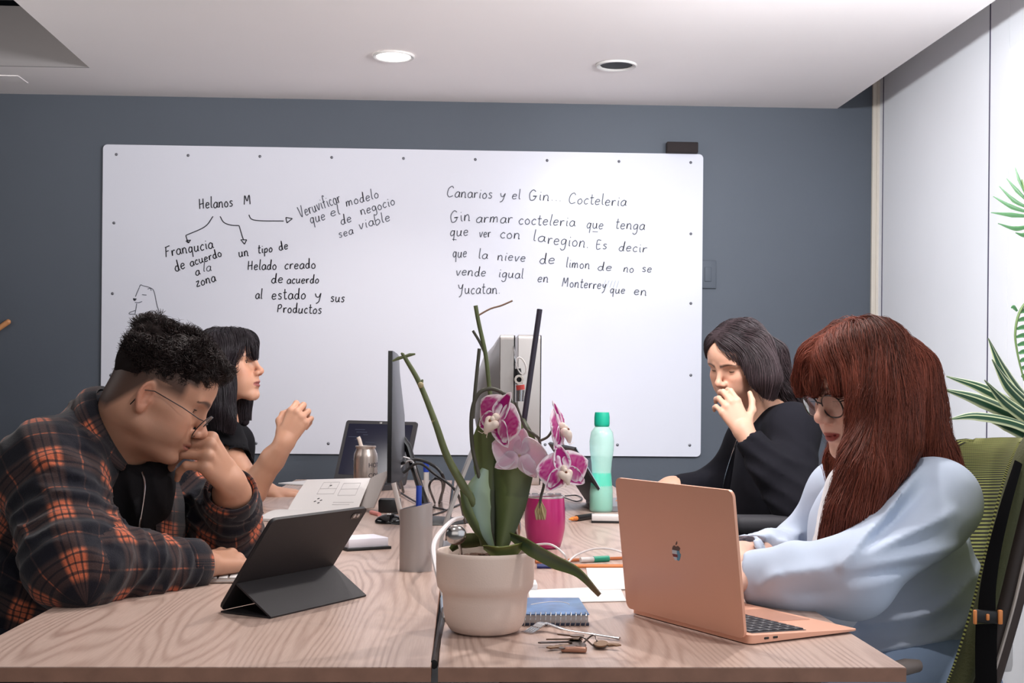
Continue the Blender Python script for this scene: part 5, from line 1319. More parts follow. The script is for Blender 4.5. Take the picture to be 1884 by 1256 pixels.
nb0 = PZ(640, 1014); t = thing('notepad', 'white note block on a black pad behind the tablet, left of the pen cup', 'notepad', M=base_frame(nb0, nrm(PZ(724, 1009) - nb0)))
MB().box((.05, .04, .003), (.104, .085, .006), .001).build('black_pad', M_black, t); MB().box((.05, .042, .0155), (.094, .078, .019), .0008).build('white_block', mat('white_note_block', srgb(226, 224, 234), rough=.8), t)
# ---- silver pen cup with ruler and blue pen
pc = PZ(764, 1052); pc = pc + np.array([0, .022, 0]); t = thing('pen_cup', 'silver oval pen cup left of the orchid pot', 'pen cup', pc)
n = 40; V = []; Fc = []
for j, (sc_, z) in enumerate(((1, 0), (1, .122), (.94, .122), (.94, .004))):
    for i in range(n):
        a = 2 * math.pi * i / n; x, y = .0315 * math.cos(a), .021 * math.sin(a)
        V.append((x * sc_, y * sc_, z + (.007 * (x / .0315) + .003 if z > .1 else 0)))
for j in range(3):
    for i in range(n): Fc.append((j * n + i, j * n + (i + 1) % n, (j + 1) * n + (i + 1) % n, (j + 1) * n + i))
Fc.append(tuple(range(n - 1, -1, -1))); Fc.append(tuple(3 * n + i for i in range(n)))
mk('cup', V, Fc, mat('satin_silver', srgb(172, 166, 164), rough=.42, metal=.55), t)
def stick(nm, label, cat, a, c, r, m, cap=None, n=10, flat=1.0, capfrac=.3, group=None):
    t = thing(nm, label, cat, a, group=group); d = c - a
    MB().tube([a, c - d * (capfrac if cap else 0)], r, n, flat=flat).build('barrel', m, t, world=True)
    if cap: MB().tube([c - d * capfrac, c], r * 1.12, n, flat=flat).build('cap', cap, t, world=True)
    return t
M_blue = mat('blue_plastic', srgb(38, 70, 176), rough=.3)
stick('pen', 'bright blue pen standing in the silver pen cup', 'pen', pc + [.004, .004, .012], P(771, 893, pc[1] + .01), .0050, mat('white_plastic', srgb(225, 222, 225), rough=.4), M_blue, capfrac=.42)
stick('ruler', 'pale grey ruler leaning in the silver pen cup', 'ruler', pc + [-.006, -.002, .012], P(724, 888, pc[1] + .005), .0048, mat('pale_grey_plastic', srgb(196, 188, 184), rough=.5), flat=.35)
# ---- steel can tumbler
p = PZ(672, 925); t = thing('can_tumbler', 'steel can-shaped tumbler with a straw, by the black monitor', 'tumbler', p)
sc_ = 1.0; R = .037
MB().lathe([(0, 0), (R * .92, 0), (R, .006), (R, .142), (R * .96, .152), (R * .80, .166), (R * .80, .170), (R * .86, .172), (R * .86, .176), (R * .78, .177), (R * .76, .172), (0, .171)], 40).build('can', mat('brushed_steel', srgb(198, 186, 178), rough=.3, metal=.85), t)
MB().tube([(-.012, 0, .168), (-.020, 0, .196), (-.024, 0, .204)], .006, 10, flat=.6).build('straw_tab', mat('cream_plastic', srgb(214, 200, 190), rough=.5), t)
def text_on(par, txt, size, M_, m, name='lettering', curve=None):
    cu = bpy.data.curves.new('t', 'FONT'); cu.body = txt; cu.size = size; cu.extrude = .0001; cu.align_x = 'LEFT'; cu.resolution_u = 3
    o = bpy.data.objects.new('t', cu); COL.objects.link(o); bpy.context.view_layer.update()
    me = bpy.data.meshes.new_from_object(o.evaluated_get(bpy.context.evaluated_depsgraph_get())); bpy.data.objects.remove(o); bpy.data.curves.remove(cu)
    V = np.array([v.co[:] for v in me.vertices]); Fc = [tuple(f.vertices) for f in me.polygons]; bpy.data.meshes.remove(me)
    if curve: V = np.array([curve(*v) for v in V])
    else: V = np.array([np.array(M_ @ Vector(v)) for v in V])
    return mk(name, V, Fc, m, par, smooth=False)
def on_can(z0, a0): return lambda x, y, z: np.array([(R + .0004 + z) * math.sin(a0 + x / R), -(R + .0004 + z) * math.cos(a0 + x / R), z0 + y])
text_on(t, 'HOT', .020, None, M_ink, curve=on_can(.112, .30)); text_on(t, 'COLD', .020, None, M_ink, curve=on_can(.080, .30))
# ---- far black laptop with a lit dark screen
def laptop(name, label, HL, HR, depth, lean, mshell, mscreen, height, thick=.016, base_dir=None, logo=None):
    hx = nrm((HR - HL) * [1, 1, 0]); wd = np.linalg.norm((HR - HL)[:2]); fwd = np.cross([0, 0, 1], hx)
    if base_dir is not None and fwd @ base_dir < 0: fwd = -fwd
    o = (HL + HR) / 2; t = thing(name, label, 'laptop', (o[0], o[1], TZ))
    Mb = Matrix(((hx[0], fwd[0], 0, o[0]), (hx[1], fwd[1], 0, o[1]), (0, 0, 1, TZ), (0, 0, 0, 1)))
    lu = nrm(-fwd * math.sin(math.radians(lean)) + np.array([0, 0, 1]) * math.cos(math.radians(lean))); ln_ = np.cross(hx, lu)
    if ln_ @ fwd > 0: ln_ = -ln_
    oz = o + np.array([0, 0, TZ + thick * .8 - o[2]])
    Ml = Matrix(((hx[0], lu[0], ln_[0], oz[0]), (hx[1], lu[1], ln_[1], oz[1]), (hx[2], lu[2], ln_[2], oz[2]), (0, 0, 0, 1)))
    return t, Mb, Ml, wd
HL, HR = PZ(613, 891), PZ(744, 899)
M_scr = mat('dark_screen', srgb(20, 20, 30), rough=.12, emit=(.02, .018, .04, 1), estr=.5)
t, Mb, Ml, wd = laptop('laptop', 'black laptop with a dark screen in front of the wall, behind the steel tumbler', HL, HR, .17, 18, None, None, .235, base_dir=np.array([0, -1, 0]))
M_lap = mat('dark_laptop', srgb(60, 57, 60), rough=.45)
MB().prism(rrect(wd, .16, .010, 5, 0, .08), .001, .018, Mb).build('base', M_lap, t, world=True, angle=30)
for r in range(5): MB().box((0, (.03 + r * .020), .0185), (wd * .86, .016, .002), .0005, Mb, seg=1).build('key_row', M_black, t, world=True)
MB().prism(rrect(wd, .235, .010, 5, 0, .1175), 0, .008, Ml).build('lid', M_lap, t, world=True, angle=30)
MB().prism(rrect(wd * .90, .195, .003, 3, 0, .125), -.001, 0, Ml).build('screen', M_scr, t, world=True, smooth=False)
b = MB(); rr_ = random.Random(3)
for k in range(16):
    x0 = -wd * .42 + rr_.uniform(0, .08); b.box((x0 + .03, .20 - k * .0095, -.0013), (rr_.uniform(.02, .07), .0018, .0004), 0, Ml)
b.build('screen_text', mat('screen_text', srgb(46, 50, 70), rough=.4, emit=(.10, .13, .22, 1), estr=.12), t, world=True, smooth=False)
MB().box((0, .228, -.0006), (.012, .006, .001), .0003, Ml).build('webcam', M_alu, t, world=True)
# ---- black monitor seen edge on
pm = P(719, 888, 3.32); t = thing('monitor', 'thin black monitor seen edge-on left of the orchid', 'monitor', (pm[0], pm[1] + .25, TZ))
n0 = P(718, 888, 3.12); top0 = P(711, 645, 3.12); hgt = top0[2] - n0[2]; ydir = nrm(np.array([-.020, 1, 0])); xo = np.array([ydir[1], -ydir[0], 0])
Mm = Matrix(((ydir[0], 0, xo[0], n0[0]), (ydir[1], 0, xo[1], n0[1]), (0, 1, 0, n0[2]), (0, 0, 0, 1)))
MB().prism([(0, 0), (.53, 0), (.53, hgt), (0, hgt)], -.008, .002, Mm).build('screen_panel', M_glossk, t, world=True, smooth=False)
back = [[(0, 0, .002), (.06, .0, .020), (.265, .0, .030), (.47, .0, .020), (.53, .0, .002)], [(0, hgt * .45, .002), (.06, hgt * .45, .013), (.265, hgt * .5, .026), (.47, hgt * .5, .013), (.53, hgt * .5, .002)], [(0, hgt, .002), (.06, hgt, .004), (.265, hgt, .006), (.47, hgt, .004), (.53, hgt, .002)]]
G_ = np.array([[np.array(Mm @ Vector((x, y, z))) for x, y, z in r_] for r_ in back]); MB().sheet(G_, .002).build('back_shell', mat('grey_black_plastic', srgb(54, 56, 62), rough=.35), t, world=True, angle=50)
ctr = np.array(Mm @ Vector((.265, .10, .02))); ft = np.array([ctr[0] + .075, ctr[1], TZ])
MB().tube([ctr, ctr + [.015, 0, -.02], ft + [-.008, 0, .035], ft + [.0, 0, .012]], .022, 10, flat=.45).build('neck', M_black, t, world=True)
MB().lathe([(0, .014), (.06, .012), (.115, .006), (.12, .002), (.12, 0), (0, 0)], 40, Matrix.Translation((ft[0] - .01, ft[1], TZ)), sy=.8).build('foot', M_black, t, world=True)
# ---- the two aluminium all-in-one computers seen edge on
def allinone(label, xl, xr, y_top, y_bot, D, depth, bulge, stand_from, stand_to, skew=0.0):
    a = P(xl, y_bot, D); tp = P(xl, y_top, D); r_ = P(xr, y_bot, D); th = np.linalg.norm(r_ - a); h = tp[2] - a[2]
    t = thing('computer', label, 'computer', (a[0], a[1] + depth / 2, TZ), group='aluminium computers seen edge-on')
    yd = nrm(np.array([skew, 1, 0])); xo = np.array([yd[1], -yd[0], 0])
    M_ = Matrix(((yd[0], 0, xo[0], a[0]), (yd[1], 0, xo[1], a[1]), (0, 1, 0, a[2]), (0, 0, 0, 1)))
    MB().prism(rrect(depth, h, .012, 4, depth / 2, h / 2), 0, th - .003, M_).build('case', M_alu, t, world=True, angle=30)
    MB().prism(rrect(depth - .002, h - .002, .011, 4, depth / 2, h / 2), th - .003, th, M_).build('screen_glass', M_glossk, t, world=True, angle=30)
    nu, nv = 9, 9; G_ = np.zeros((nu, nv, 3))
    for i in range(nu):
        for j in range(nv):
            u, v = i / (nu - 1), j / (nv - 1); bz = bulge * math.sin(math.pi * u) ** .6 * (math.sin(math.pi * min(1, v * 1.02)) ** .5 if 0 < v < 1 else 0)
            G_[i, j] = np.array(M_ @ Vector((.02 + u * (depth - .04), h * .03 + v * h * .95, -.0005 - max(bz, 0))))
    MB().sheet(G_, .002).build('back', M_alu, t, world=True, angle=60)
    s0, s1 = stand_from(a, M_, h, th), stand_to(a, M_, h, th)
    mid = s0 * .35 + s1 * .65
    path = crom([s0 + [.04, 0, .02], s0, mid, s1 + [.012, 0, .004], s1 + [.05, 0, .0035], s1 + [.15, 0, .0035]], 6)
    V = []; Fc = []; hw = .085
    N_ = np.gradient(path, axis=0); N_ = np.stack([-N_[:, 2], 0 * N_[:, 0], N_[:, 0]], 1); N_ /= np.linalg.norm(N_, axis=1)[:, None]
    G_ = np.stack([path + np.array([0, y, 0]) for y in np.linspace(-hw, hw, 4)], 1); MB().sheet(G_, .007).build('stand', M_alu, t, world=True, angle=40)
    return t
allinone('aluminium computer seen edge-on behind the orchid, left of the other one', 919, 946, 615, 868, 2.62, .528, .050,
         lambda a, M_, h, th: P(878, 812, 2.86), lambda a, M_, h, th: PZ(802, 1004, TZ + .004))
allinone('aluminium computer seen edge-on behind the dark plant stake, right of the other one', 952, 994, 615, 893, 3.45, .62, .040,
         lambda a, M_, h, th: np.array(M_ @ Vector((.31, .18, -.03))), lambda a, M_, h, th: np.array(M_ @ Vector((.31, .18, -.03))) * [1, 1, 0] + [-.10, 0, TZ + .004])
# ---- key fob hanging from the edge of the first computer
t = thing('key_fob', 'white ring and black fob with a red band hanging beside the aluminium computer', 'key fob', P(957, 690, 2.58))
dk = 2.58
MB().tube([P(945, 636, 2.622), P(947, 648, 2.60), P(947, 655, dk), P(949, 668, dk)], .0012, 6).build('chain', M_silver, t, world=True)
rg = [P(959 + 9 * math.cos(a) + 5 * math.sin(a) * .3, 673 + 15 * math.sin(a) + 4 * math.cos(a), dk) for a in np.linspace(0, 2 * math.pi, 25)]
MB().tube(rg, .0016, 6).build('ring', M_paper, t, world=True)
MB().tube([P(952, 678, dk + .006), P(955, 706, dk + .006)], .0072, 12).build('strap', M_black, t, world=True)
MB().lathe([(.0052, -.004), (.0090, -.004), (.0095, 0), (.0090, .004), (.0052, .004)], 24, frame(P(955, 698, dk - .004), (1, 0, 0), nrm(CAM - P(955, 698, dk)))).build('eyelet', mat('bone_plastic', srgb(206, 202, 196), rough=.4), t, world=True)
MB().tube([P(957, 708, dk), P(958, 717, dk)], .0088, 12).build('band', mat('red_plastic', srgb(186, 66, 62), rough=.4), t, world=True)
MB().tube([P(958, 717, dk), P(957, 738, dk)], [.0088, .0078], 12).build('barrel', M_silver, t, world=True)
# ---- pink tumbler
p = PZ(1004, 1011); p = p + np.array([0, .035, 0]); t = thing('tumbler', 'magenta tumbler with a pale rim behind the orchid pot', 'tumbler', p)
R2 = .0455; sq = 2350 / p[1]
MB().lathe([(0, 0), (.030, 0), (.035, .003), (.0400, .020), (.0448, .045), (.0455, .068), (.0438, .098), (.0425, .112), (.0405, .112), (.0415, .095), (.043, .066), (.038, .02), (0, .006)], 48).build('cup', mat('magenta_enamel', srgb(190, 44, 118), rough=.3, metal=.15, coat=.3), t)
MB().lathe([(.0424, .1115), (.0430, .1145), (.0424, .1165), (.0400, .1165), (.0396, .112)], 48, closed=True).build('rim', mat('pale_steel', srgb(214, 206, 208), rough=.25, metal=.7), t)
# ---- mint bottle
p = PZ(1106, 941); t = thing('water_bottle', 'translucent mint water bottle with a teal cap by the right desk edge', 'bottle', p)
Mm_ = mat('mint_plastic', srgb(196, 240, 228), rough=.2, trans=.2, alpha=.62)
MB().lathe([(0, 0), (.030, 0), (.034, .006), (.034, .06), (.030, .09), (.028, .115), (.030, .145), (.035, .18), (.036, .205), (.032, .232), (.022, .246), (.018, .249), (.018, .252), (0, .252)], 40).build('bottle', Mm_, t)
MB().lathe([(0, .006), (.031, .006), (.0325, .07), (.028, .115), (0, .115)], 32).build('drink', mat('teal_water', srgb(96, 206, 178), rough=.2), t)
MB().lathe([(.019, .248), (.0215, .250), (.0225, .256), (.0225, .276), (.0215, .284), (.0205, .290), (0, .290)], 32).build('cap', mat('teal_plastic', srgb(24, 166, 136), rough=.35), t)
# ---- far right black laptop, lid leaning back
t = thing('laptop', 'black laptop with a leaning lid seen from behind, left of the mint bottle', 'laptop', PZ(1120, 938))
l0, l1, l2, l3 = P(1122, 933, 3.72), P(1058, 824, 3.64), P(1010, 814, 3.96), P(1078, 917, 4.02)
sheet4(l0, l1, l2, l3, 0, .008, 'lid', M_black, t)
sheet4(l0 + [.004, 0, 0], l1 + [.004, 0, 0], l2 + [.004, 0, 0], l3 + [.004, 0, 0], 0, .002, 'screen', mat('bright_screen_edge', srgb(170, 190, 205), rough=.3), t)
bz = TZ + .009; fwdv = np.array([.23, .02, 0]); hb0 = l0.copy(); hb1 = l3.copy(); hb0[2] = hb1[2] = bz
sheet4(hb0, hb1, hb1 + fwdv, hb0 + fwdv, 0, .015, 'base', mat('grey_laptop_deck', srgb(120, 120, 124), rough=.4), t)
# ---- black keyboard, pendant lead, marker, white note box
kb = PZ(958, 940); t = thing('keyboard', 'black keyboard behind the magenta tumbler', 'keyboard', M=base_frame(kb, nrm(np.array([.06, 1, 0]))))
MB().box((.2, -.065, .008), (.42, .13, .014), .004).build('body', M_black, t)
M_key = mat('black_keycap', srgb(34, 34, 38), rough=.35)
for r in range(5):
    for c in range(14): MB().box((.012 + .013 + c * .0287, -.015 - r * .025, .0175), (.024, .021, .007), .002, seg=1).build('key', M_key, t)
def cable(pts, r, m, label, k=8, cat='cable', group=None, nm='cable'):
    return tag(MB().tube(crom(pts, k), r, 7).build(nm, m), label, cat, group)
cable([PZ(1038, 915, TZ + .006), PZ(1060, 922, TZ + .004), PZ(1071, 917, TZ + .004), PZ(1060, 911, TZ + .005), PZ(1040, 912, TZ + .010)], .0022, M_black, 'black wrist loop lying behind the orchid blossom, by the black keyboard')
a = PZ(1047, 955, TZ + .008); c = PZ(1092, 949, TZ + .008); t = thing('marker', 'black highlighter with an orange tip right of the magenta tumbler', 'marker', a)
MB().tube([a, a + (c - a) * .12], [.002, .005], 8).build('tip', mat('orange_felt', srgb(224, 140, 60), rough=.6), t, world=True)
MB().tube([a + (c - a) * .12, a + (c - a) * .3], [.0055, .0065], 10).build('collar', mat('orange_plastic', srgb(206, 120, 56), rough=.4), t, world=True)
MB().tube([a + (c - a) * .3, c], .0085, 12).build('barrel', M_black, t, world=True)
p = PZ(1088, 962); t = thing('notepad', 'white box-shaped pad on a black base, against the rose gold laptop lid', 'notepad', M=base_frame(p, nrm(np.array([1, -.10, 0]))))
MB().box((.045, .03, .003), (.09, .06, .006), .001).build('black_base', M_black, t); MB().box((.045, .03, .013), (.088, .058, .014), .001).build('white_block', M_paper, t)
# ---- pens and sheets right of the pot
a, c = PZ(988, 1041, TZ + .005), PZ(1150, 1041, TZ + .005)
t = stick('pencil', 'orange pencil with a dark blue end lying right of the orchid pot', 'pencil', c, a, .0042, mat('orange_lacquer', srgb(214, 128, 66), rough=.4), mat('navy_plastic', srgb(42, 54, 120), rough=.4), n=6, capfrac=.17)
a, c = PZ(985, 1033, TZ + .004), PZ(1150, 1026, TZ + .004)
stick('pencil', 'thin orange-brown pencil lying behind the blue-ended one', 'pencil', a, c, .0036, mat('brown_lacquer', srgb(186, 110, 66), rough=.4), n=6)
a, c = PZ(1068, 1030, TZ + .006), PZ(1124, 1027, TZ + .006); t = thing('marker', 'white marker with a green cap beside the lined paper', 'marker', a)
MB().tube([a, a + (c - a) * .42], .0055, 10).build('barrel', M_paper, t, world=True); MB().tube([a + (c - a) * .42, a + (c - a) * .92], .0064, 10).build('cap', mat('green_plastic', srgb(40, 150, 122), rough=.4), t, world=True)
a, c = PZ(1052, 1030, TZ + .012), PZ(1074, 1024, TZ + .012)
o = paper([(1078, 1043), (1150, 1039), (1160, 1084), (1086, 1086)], 'sheet of paper with ruled blue lines, by the rose gold laptop')
pp = [PZ(x, y, TZ + .0026) for x, y in ((1078, 1043), (1150, 1039), (1160, 1084), (1086, 1086))]
b = MB()
for k in range(1, 6):
    u = k / 6; b.tube([pp[0] * (1 - u) + pp[1] * u, pp[3] * (1 - u) + pp[2] * u], .0006, 4)
l = b.build('ruled_lines', mat('blue_rule', srgb(150, 178, 206), rough=.8), o, world=True)
paper([(972, 1086), (1140, 1079), (1152, 1106), (975, 1110)], 'blank white paper behind the blue spiral notepad', z=TZ + .0005)
tag(MB().box(PZ(976, 1076, TZ + .006), (.022, .05, .012), .002).build('eraser', mat('white_rubber', srgb(232, 230, 232), rough=.7)), 'small white eraser tucked behind the orchid pot', 'eraser')
# ---- blue spiral notepad
q0 = PZ(958, 1151); q1 = PZ(1084, 1151); t = thing('spiral_notepad', 'blue spiral-bound notepad between the orchid pot and the rose gold laptop', 'notepad', M=base_frame(q0, nrm(q1 - q0)))
w_ = np.linalg.norm(q1 - q0)
MB().box((w_ / 2, .075, .002), (w_, .15, .004), .001).build('back_cover', mat('navy_card', srgb(40, 48, 70), rough=.6), t)
MB().box((w_ / 2, .075, .010), (w_ - .003, .148, .012), .0005).build('pages', mat('grey_page_block', srgb(176, 172, 172), rough=.8), t)
MB().box((w_ / 2, .075, .0170), (w_, .15, .002), .0006).build('front_cover', mat('blue_print_cover', srgb(92, 124, 168), rough=.35, var=.3, vscale=30), t)
for k in range(13):
    x = .006 + k * (w_ - .012) / 12; MB().tube([(x + .001 * math.sin(a), -.001 + .011 * math.cos(a) * .8, .0095 + .0105 * math.sin(a)) for a in np.linspace(0, 2 * math.pi, 15)], .0008, 6).build('ring', M_silver, t)
b = MB(); b.tube([(.05 + .03 * math.cos(a), .08 + .035 * math.sin(a) * math.cos(a * .5), .0183) for a in np.linspace(0, 5.2, 24)], .0007, 4); b.build('cover_scribble', M_paper, t)
# ---- fork lying beyond the keys, bunch of keys
t = thing('fork', 'silver fork lying between the blue spiral notepad and the keys', 'fork', PZ(1050, 1160))
a, m1, m2, c = PZ(966, 1163, TZ + .002), PZ(1004, 1146, TZ + .011), PZ(1040, 1158, TZ + .008), PZ(1140, 1174, TZ + .003)
MB().tube(crom([m1, m2, m2 * .5 + c * .5, c], 6), [.004] * 6 + [.0022] * 6 + [.0030] * 6 + [.0046], 8, flat=.45).build('handle', M_silver, t, world=True)
sd = np.cross(nrm(m1 - a), [0, 0, 1]); MB().sheet(np.stack([crom([a * .45 + m1 * .55, m1 * .8 + a * .2 + [0, 0, .002], m1], 4) + sd * y for y in np.linspace(-.009, .009, 5)], 1), .0016).build('head', M_silver, t, world=True)
for k in range(4):
    o_ = sd * (-.0078 + .0052 * k); MB().tube([a * .5 + m1 * .5 + o_, a * .8 + m1 * .2 + o_ - [0, 0, .002], a + o_], [.0016, .0014, .0008], 6).build('tine', M_silver, t, world=True)
t = thing('key_bunch', 'bunch of worn brass and steel keys on the front of the right desk', 'keys', PZ(1072, 1185))
M_brass = mat('worn_brass', srgb(128, 104, 84), rough=.35, metal=.9); M_dsteel = mat('worn_steel', srgb(110, 100, 96), rough=.35, metal=.9)
ctr = PZ(1082, 1178, TZ + .010)
MB().tube([ctr + [.012 * math.cos(a), .010 * math.sin(a), .006 * math.sin(a * 2)] for a in np.linspace(0, 2 * math.pi, 25)], .0012, 6).build('key_ring', M_dsteel, t, world=True)
for k, (ang, ln, z, m) in enumerate(((200, .050, .004, M_brass), (176, .056, .008, M_dsteel), (158, .048, .011, M_brass), (222, .046, .006, M_dsteel), (140, .040, .014, M_brass), (20, .030, .004, M_dsteel), (340, .034, .006, M_brass))):
    d = np.array([math.cos(math.radians(ang)), math.sin(math.radians(ang)) * 1.0, -.04 * (k % 3)]); K = frame(ctr + [0, 0, z - .010] + d * .008, d, (0, .25 * ((k % 3) - 1), 1))
    b = MB(); b.prism([(.010 + .010 * math.cos(a), .0095 * math.sin(a)) for a in np.linspace(0, 2 * math.pi, 17)[:-1]], 0, .002, K)
    b.prism([(.018, .0035), (ln, .0035), (ln + .004, 0), (ln - .002, -.0035), (ln - .008, -.0018), (ln - .012, -.0040), (ln - .018, -.0022), (ln - .022, -.0038), (.018, -.0035)][::-1], 0, .0018, K)
    b.build('key', m, t, world=True, smooth=False)
MB().box(PZ(1056, 1194, TZ + .0045), (.034, .012, .007), .002, rot=Matrix.Rotation(-.15, 4, 'Z')).build('key_tag', mat('copper_tag', srgb(168, 124, 104), rough=.3, metal=.6), t, world=True)
MB().tube([PZ(1012, 1192, TZ + .003), PZ(1030, 1187, TZ + .004), PZ(1052, 1186, TZ + .005)], .0018, 6).build('key_hook', M_dsteel, t, world=True)
# ---- rose gold laptop
HLr, HRr = PZ(1161, 1128), PZ(1379, 1187); hx = nrm(HRr - HLr); wd = np.linalg.norm(HRr - HLr); fw = np.cross([0, 0, 1], hx)
if fw[0] < 0: fw = -fw
o = (HLr + HRr) / 2; t = thing('laptop', 'rose gold laptop with a patched apple mark on the lid, front right', 'laptop', o)
M_rose = mat('rose_gold_metal', srgb(230, 174, 148), rough=.42, metal=.2)
Mb = Matrix(((hx[0], fw[0], 0, o[0]), (hx[1], fw[1], 0, o[1]), (0, 0, 1, TZ), (0, 0, 0, 1)))
dp = .204
outl = rrect(wd, dp, .010, 6, 0, dp / 2)
V = [(x, y, .0015 + .002 * (y / dp)) for x, y in outl] + [(x, y, .0135 - .008 * (y / dp)) for x, y in outl]; k = len(outl)
MB().add(V, [tuple(range(k - 1, -1, -1)), tuple(range(k, 2 * k))] + [(i, (i + 1) % k, k + (i + 1) % k, k + i) for i in range(k)], Mb).build('base', M_rose, t, world=True, angle=30)
tilt = -math.atan(.008 / dp); Mk = Mb @ Matrix.Translation((0, 0, .0136)) @ Matrix.Rotation(tilt, 4, 'X')
MB().box((0, .066, .0002), (wd * .90, .100, .0005), 0, Mk).build('keyboard_well', mat('dark_well', srgb(40, 36, 40), rough=.5), t, world=True, smooth=False)
Mkk = mat('black_key', srgb(38, 37, 44), rough=.4)
for r in range(6):
    for c in range(14): MB().box((-wd * .43 + (c + .5) * wd * .86 / 14, .112 - r * .0172 - .002, .0011), (wd * .86 / 14 - .0028, .0148 if r else .0148, .0014), .0005, Mk, seg=1).build('key', Mkk, t, world=True)
MB().box((0, .158, .0002), (.105, .068, .0004), 0, Mk).build('trackpad', mat('rose_trackpad', srgb(214, 160, 136), rough=.3, metal=.3), t, world=True, smooth=False)
sx = 1 if (np.array(Mb)[:3, 0] @ np.array([1, 0, 0])) > 0 else -1
for yy in (.030, .046): MB().box((sx * wd / 2, yy, .0075), (.001, .0085, .0030), .0009, Mb, seg=2).build('port', M_glossk, t, world=True)
lean = math.degrees(math.atan2(.0248, .21)); lu = nrm(-fw * math.sin(math.radians(lean)) + np.array([0, 0, math.cos(math.radians(lean))])); ln_ = np.cross(hx, lu)
flip = ln_ @ fw > 0
if flip: ln_ = -ln_
oz = o - fw * .004 + [0, 0, .010]
Ml = Matrix(((hx[0], lu[0], ln_[0], oz[0]), (hx[1], lu[1], ln_[1], oz[1]), (hx[2], lu[2], ln_[2], oz[2]), (0, 0, 0, 1)))
hl = .206
lid = MB().prism(rrect(wd, hl, .011, 8, 0, hl / 2), 0, .0045, Ml).build('lid', M_rose, t, world=True, angle=30)
MB().prism(rrect(wd - .006, hl - .006, .009, 6, 0, hl / 2), -.0006, 0, Ml).build('screen', M_glossk, t, world=True)
# bitten apple mark, dark with pale blue, white and red patches
def apple(s):
    pts = [(0, .78), (.18, .90), (.45, .92), (.70, .78), (.80, .62), (.64, .48), (.60, .28), (.66, .10), (.82, -.02), (.70, -.38), (.48, -.72), (.28, -.86), (.0, -.78), (-.28, -.86), (-.52, -.70), (-.76, -.28), (-.82, .15), (-.74, .58), (-.48, .88), (-.18, .90)]
    q = crom([np.array(p) for p in pts] + [np.array(pts[0])], 4)[:-1]; return [(x * s, y * s) for x, y in q]
S_ = .0125; cx_, cy_ = 0.002, hl * .50
M_patch = {'dark': mat('mark_dark', srgb(92, 66, 58), rough=.3), 'blue': mat('mark_blue', srgb(96, 150, 178), rough=.4), 'white': mat('mark_white', srgb(206, 208, 214), rough=.4), 'red': mat('mark_red', srgb(122, 44, 42), rough=.4)}
def clip_poly(poly, f):
    out = []
    for i in range(len(poly)):
        a, c = poly[i], poly[(i + 1) % len(poly)]; fa, fc = f(a), f(c)
        if fa >= 0: out.append(a)
        if (fa >= 0) != (fc >= 0): u = fa / (fa - fc); out.append((a[0] + (c[0] - a[0]) * u, a[1] + (c[1] - a[1]) * u))
    return out
fx = -1 if flip else 1
ap = [(x * fx * (1 if not flip else 1), y) for x, y in apple(S_)]
def patch(poly, key, z):
    if len(poly) < 3: return
    pl_ = [(x + cx_, y + cy_) for x, y in poly]
    ar = sum(pl_[i][0] * pl_[(i + 1) % len(pl_)][1] - pl_[(i + 1) % len(pl_)][0] * pl_[i][1] for i in range(len(pl_)))
    if ar < 0: pl_ = pl_[::-1]
    MB().prism(pl_, .0045, .0045 + z, Ml).build('apple_mark', M_patch[key], lid, world=False, smooth=False).matrix_parent_inverse = t.matrix_world.inverted()
patch(ap, 'dark', .0002)
patch(clip_poly(clip_poly(ap, lambda p: .35 * S_ - p[1]), lambda p: p[1] + .9 * S_), 'blue', .0003)
patch(clip_poly(clip_poly(clip_poly(ap, lambda p: .35 * S_ - p[1]), lambda p: p[1] + .1 * S_), lambda p: -p[0] + .1 * S_), 'white', .0004)
patch(clip_poly(clip_poly(clip_poly(ap, lambda p: -.10 * S_ - p[1]), lambda p: p[1] + .45 * S_), lambda p: -p[0] * fx + .2 * S_), 'red', .0004)
patch(clip_poly(clip_poly(ap, lambda p: -.45 * S_ - p[1]), lambda p: -p[0] * fx + .0 * S_), 'white', .00045)
patch([(x * S_ + .05 * S_, y * S_ + 1.15 * S_) for x, y in ((-.12, -.15), (.0, .12), (.25, .35), (.28, .1), (.10, -.12))], 'dark', .0003)
# ---- cables, adapters, mouse, standing marker between the desks
paper([(690, 891), (748, 889), (748, 881), (694, 882)], 'small stack of white papers behind the black monitor foot', th=.012)
tag(MB().box(PZ(716, 931, TZ + .019) + np.array([0, .03, 0]), (.062, .06, .038), .004).build('adapter_box', M_black), 'black adapter box by the foot of the thin monitor', 'adapter')
p = PZ(716, 962); t = thing('mouse', 'glossy black mouse lying left of the silver pen cup', 'mouse', p)
MB().lathe([(0, .026), (.012, .025), (.024, .018), (.030, .008), (.030, .002), (.027, 0), (0, 0)], 32, Matrix.Diagonal((1.25, 1.0, .9, 1))).build('shell', M_glossk, t)
MB().tube([(-.006, -.012, .0235), (.006, -.012, .0235)], .003, 8).build('wheel', M_silver, t)
tag(MB().tube([PZ(683, 942, TZ + .005), PZ(698, 946, TZ + .005)], .006, 10).build('eraser', mat('coral_rubber', srgb(206, 130, 122), rough=.6)), 'coral pink eraser beside the black mouse', 'eraser')
p = PZ(785, 920); stick('marker', 'white marker with a blue cap standing behind the cables', 'marker', p, P(784, 850, p[1] + .0), .0085, M_paper, M_blue, capfrac=.26, n=12)
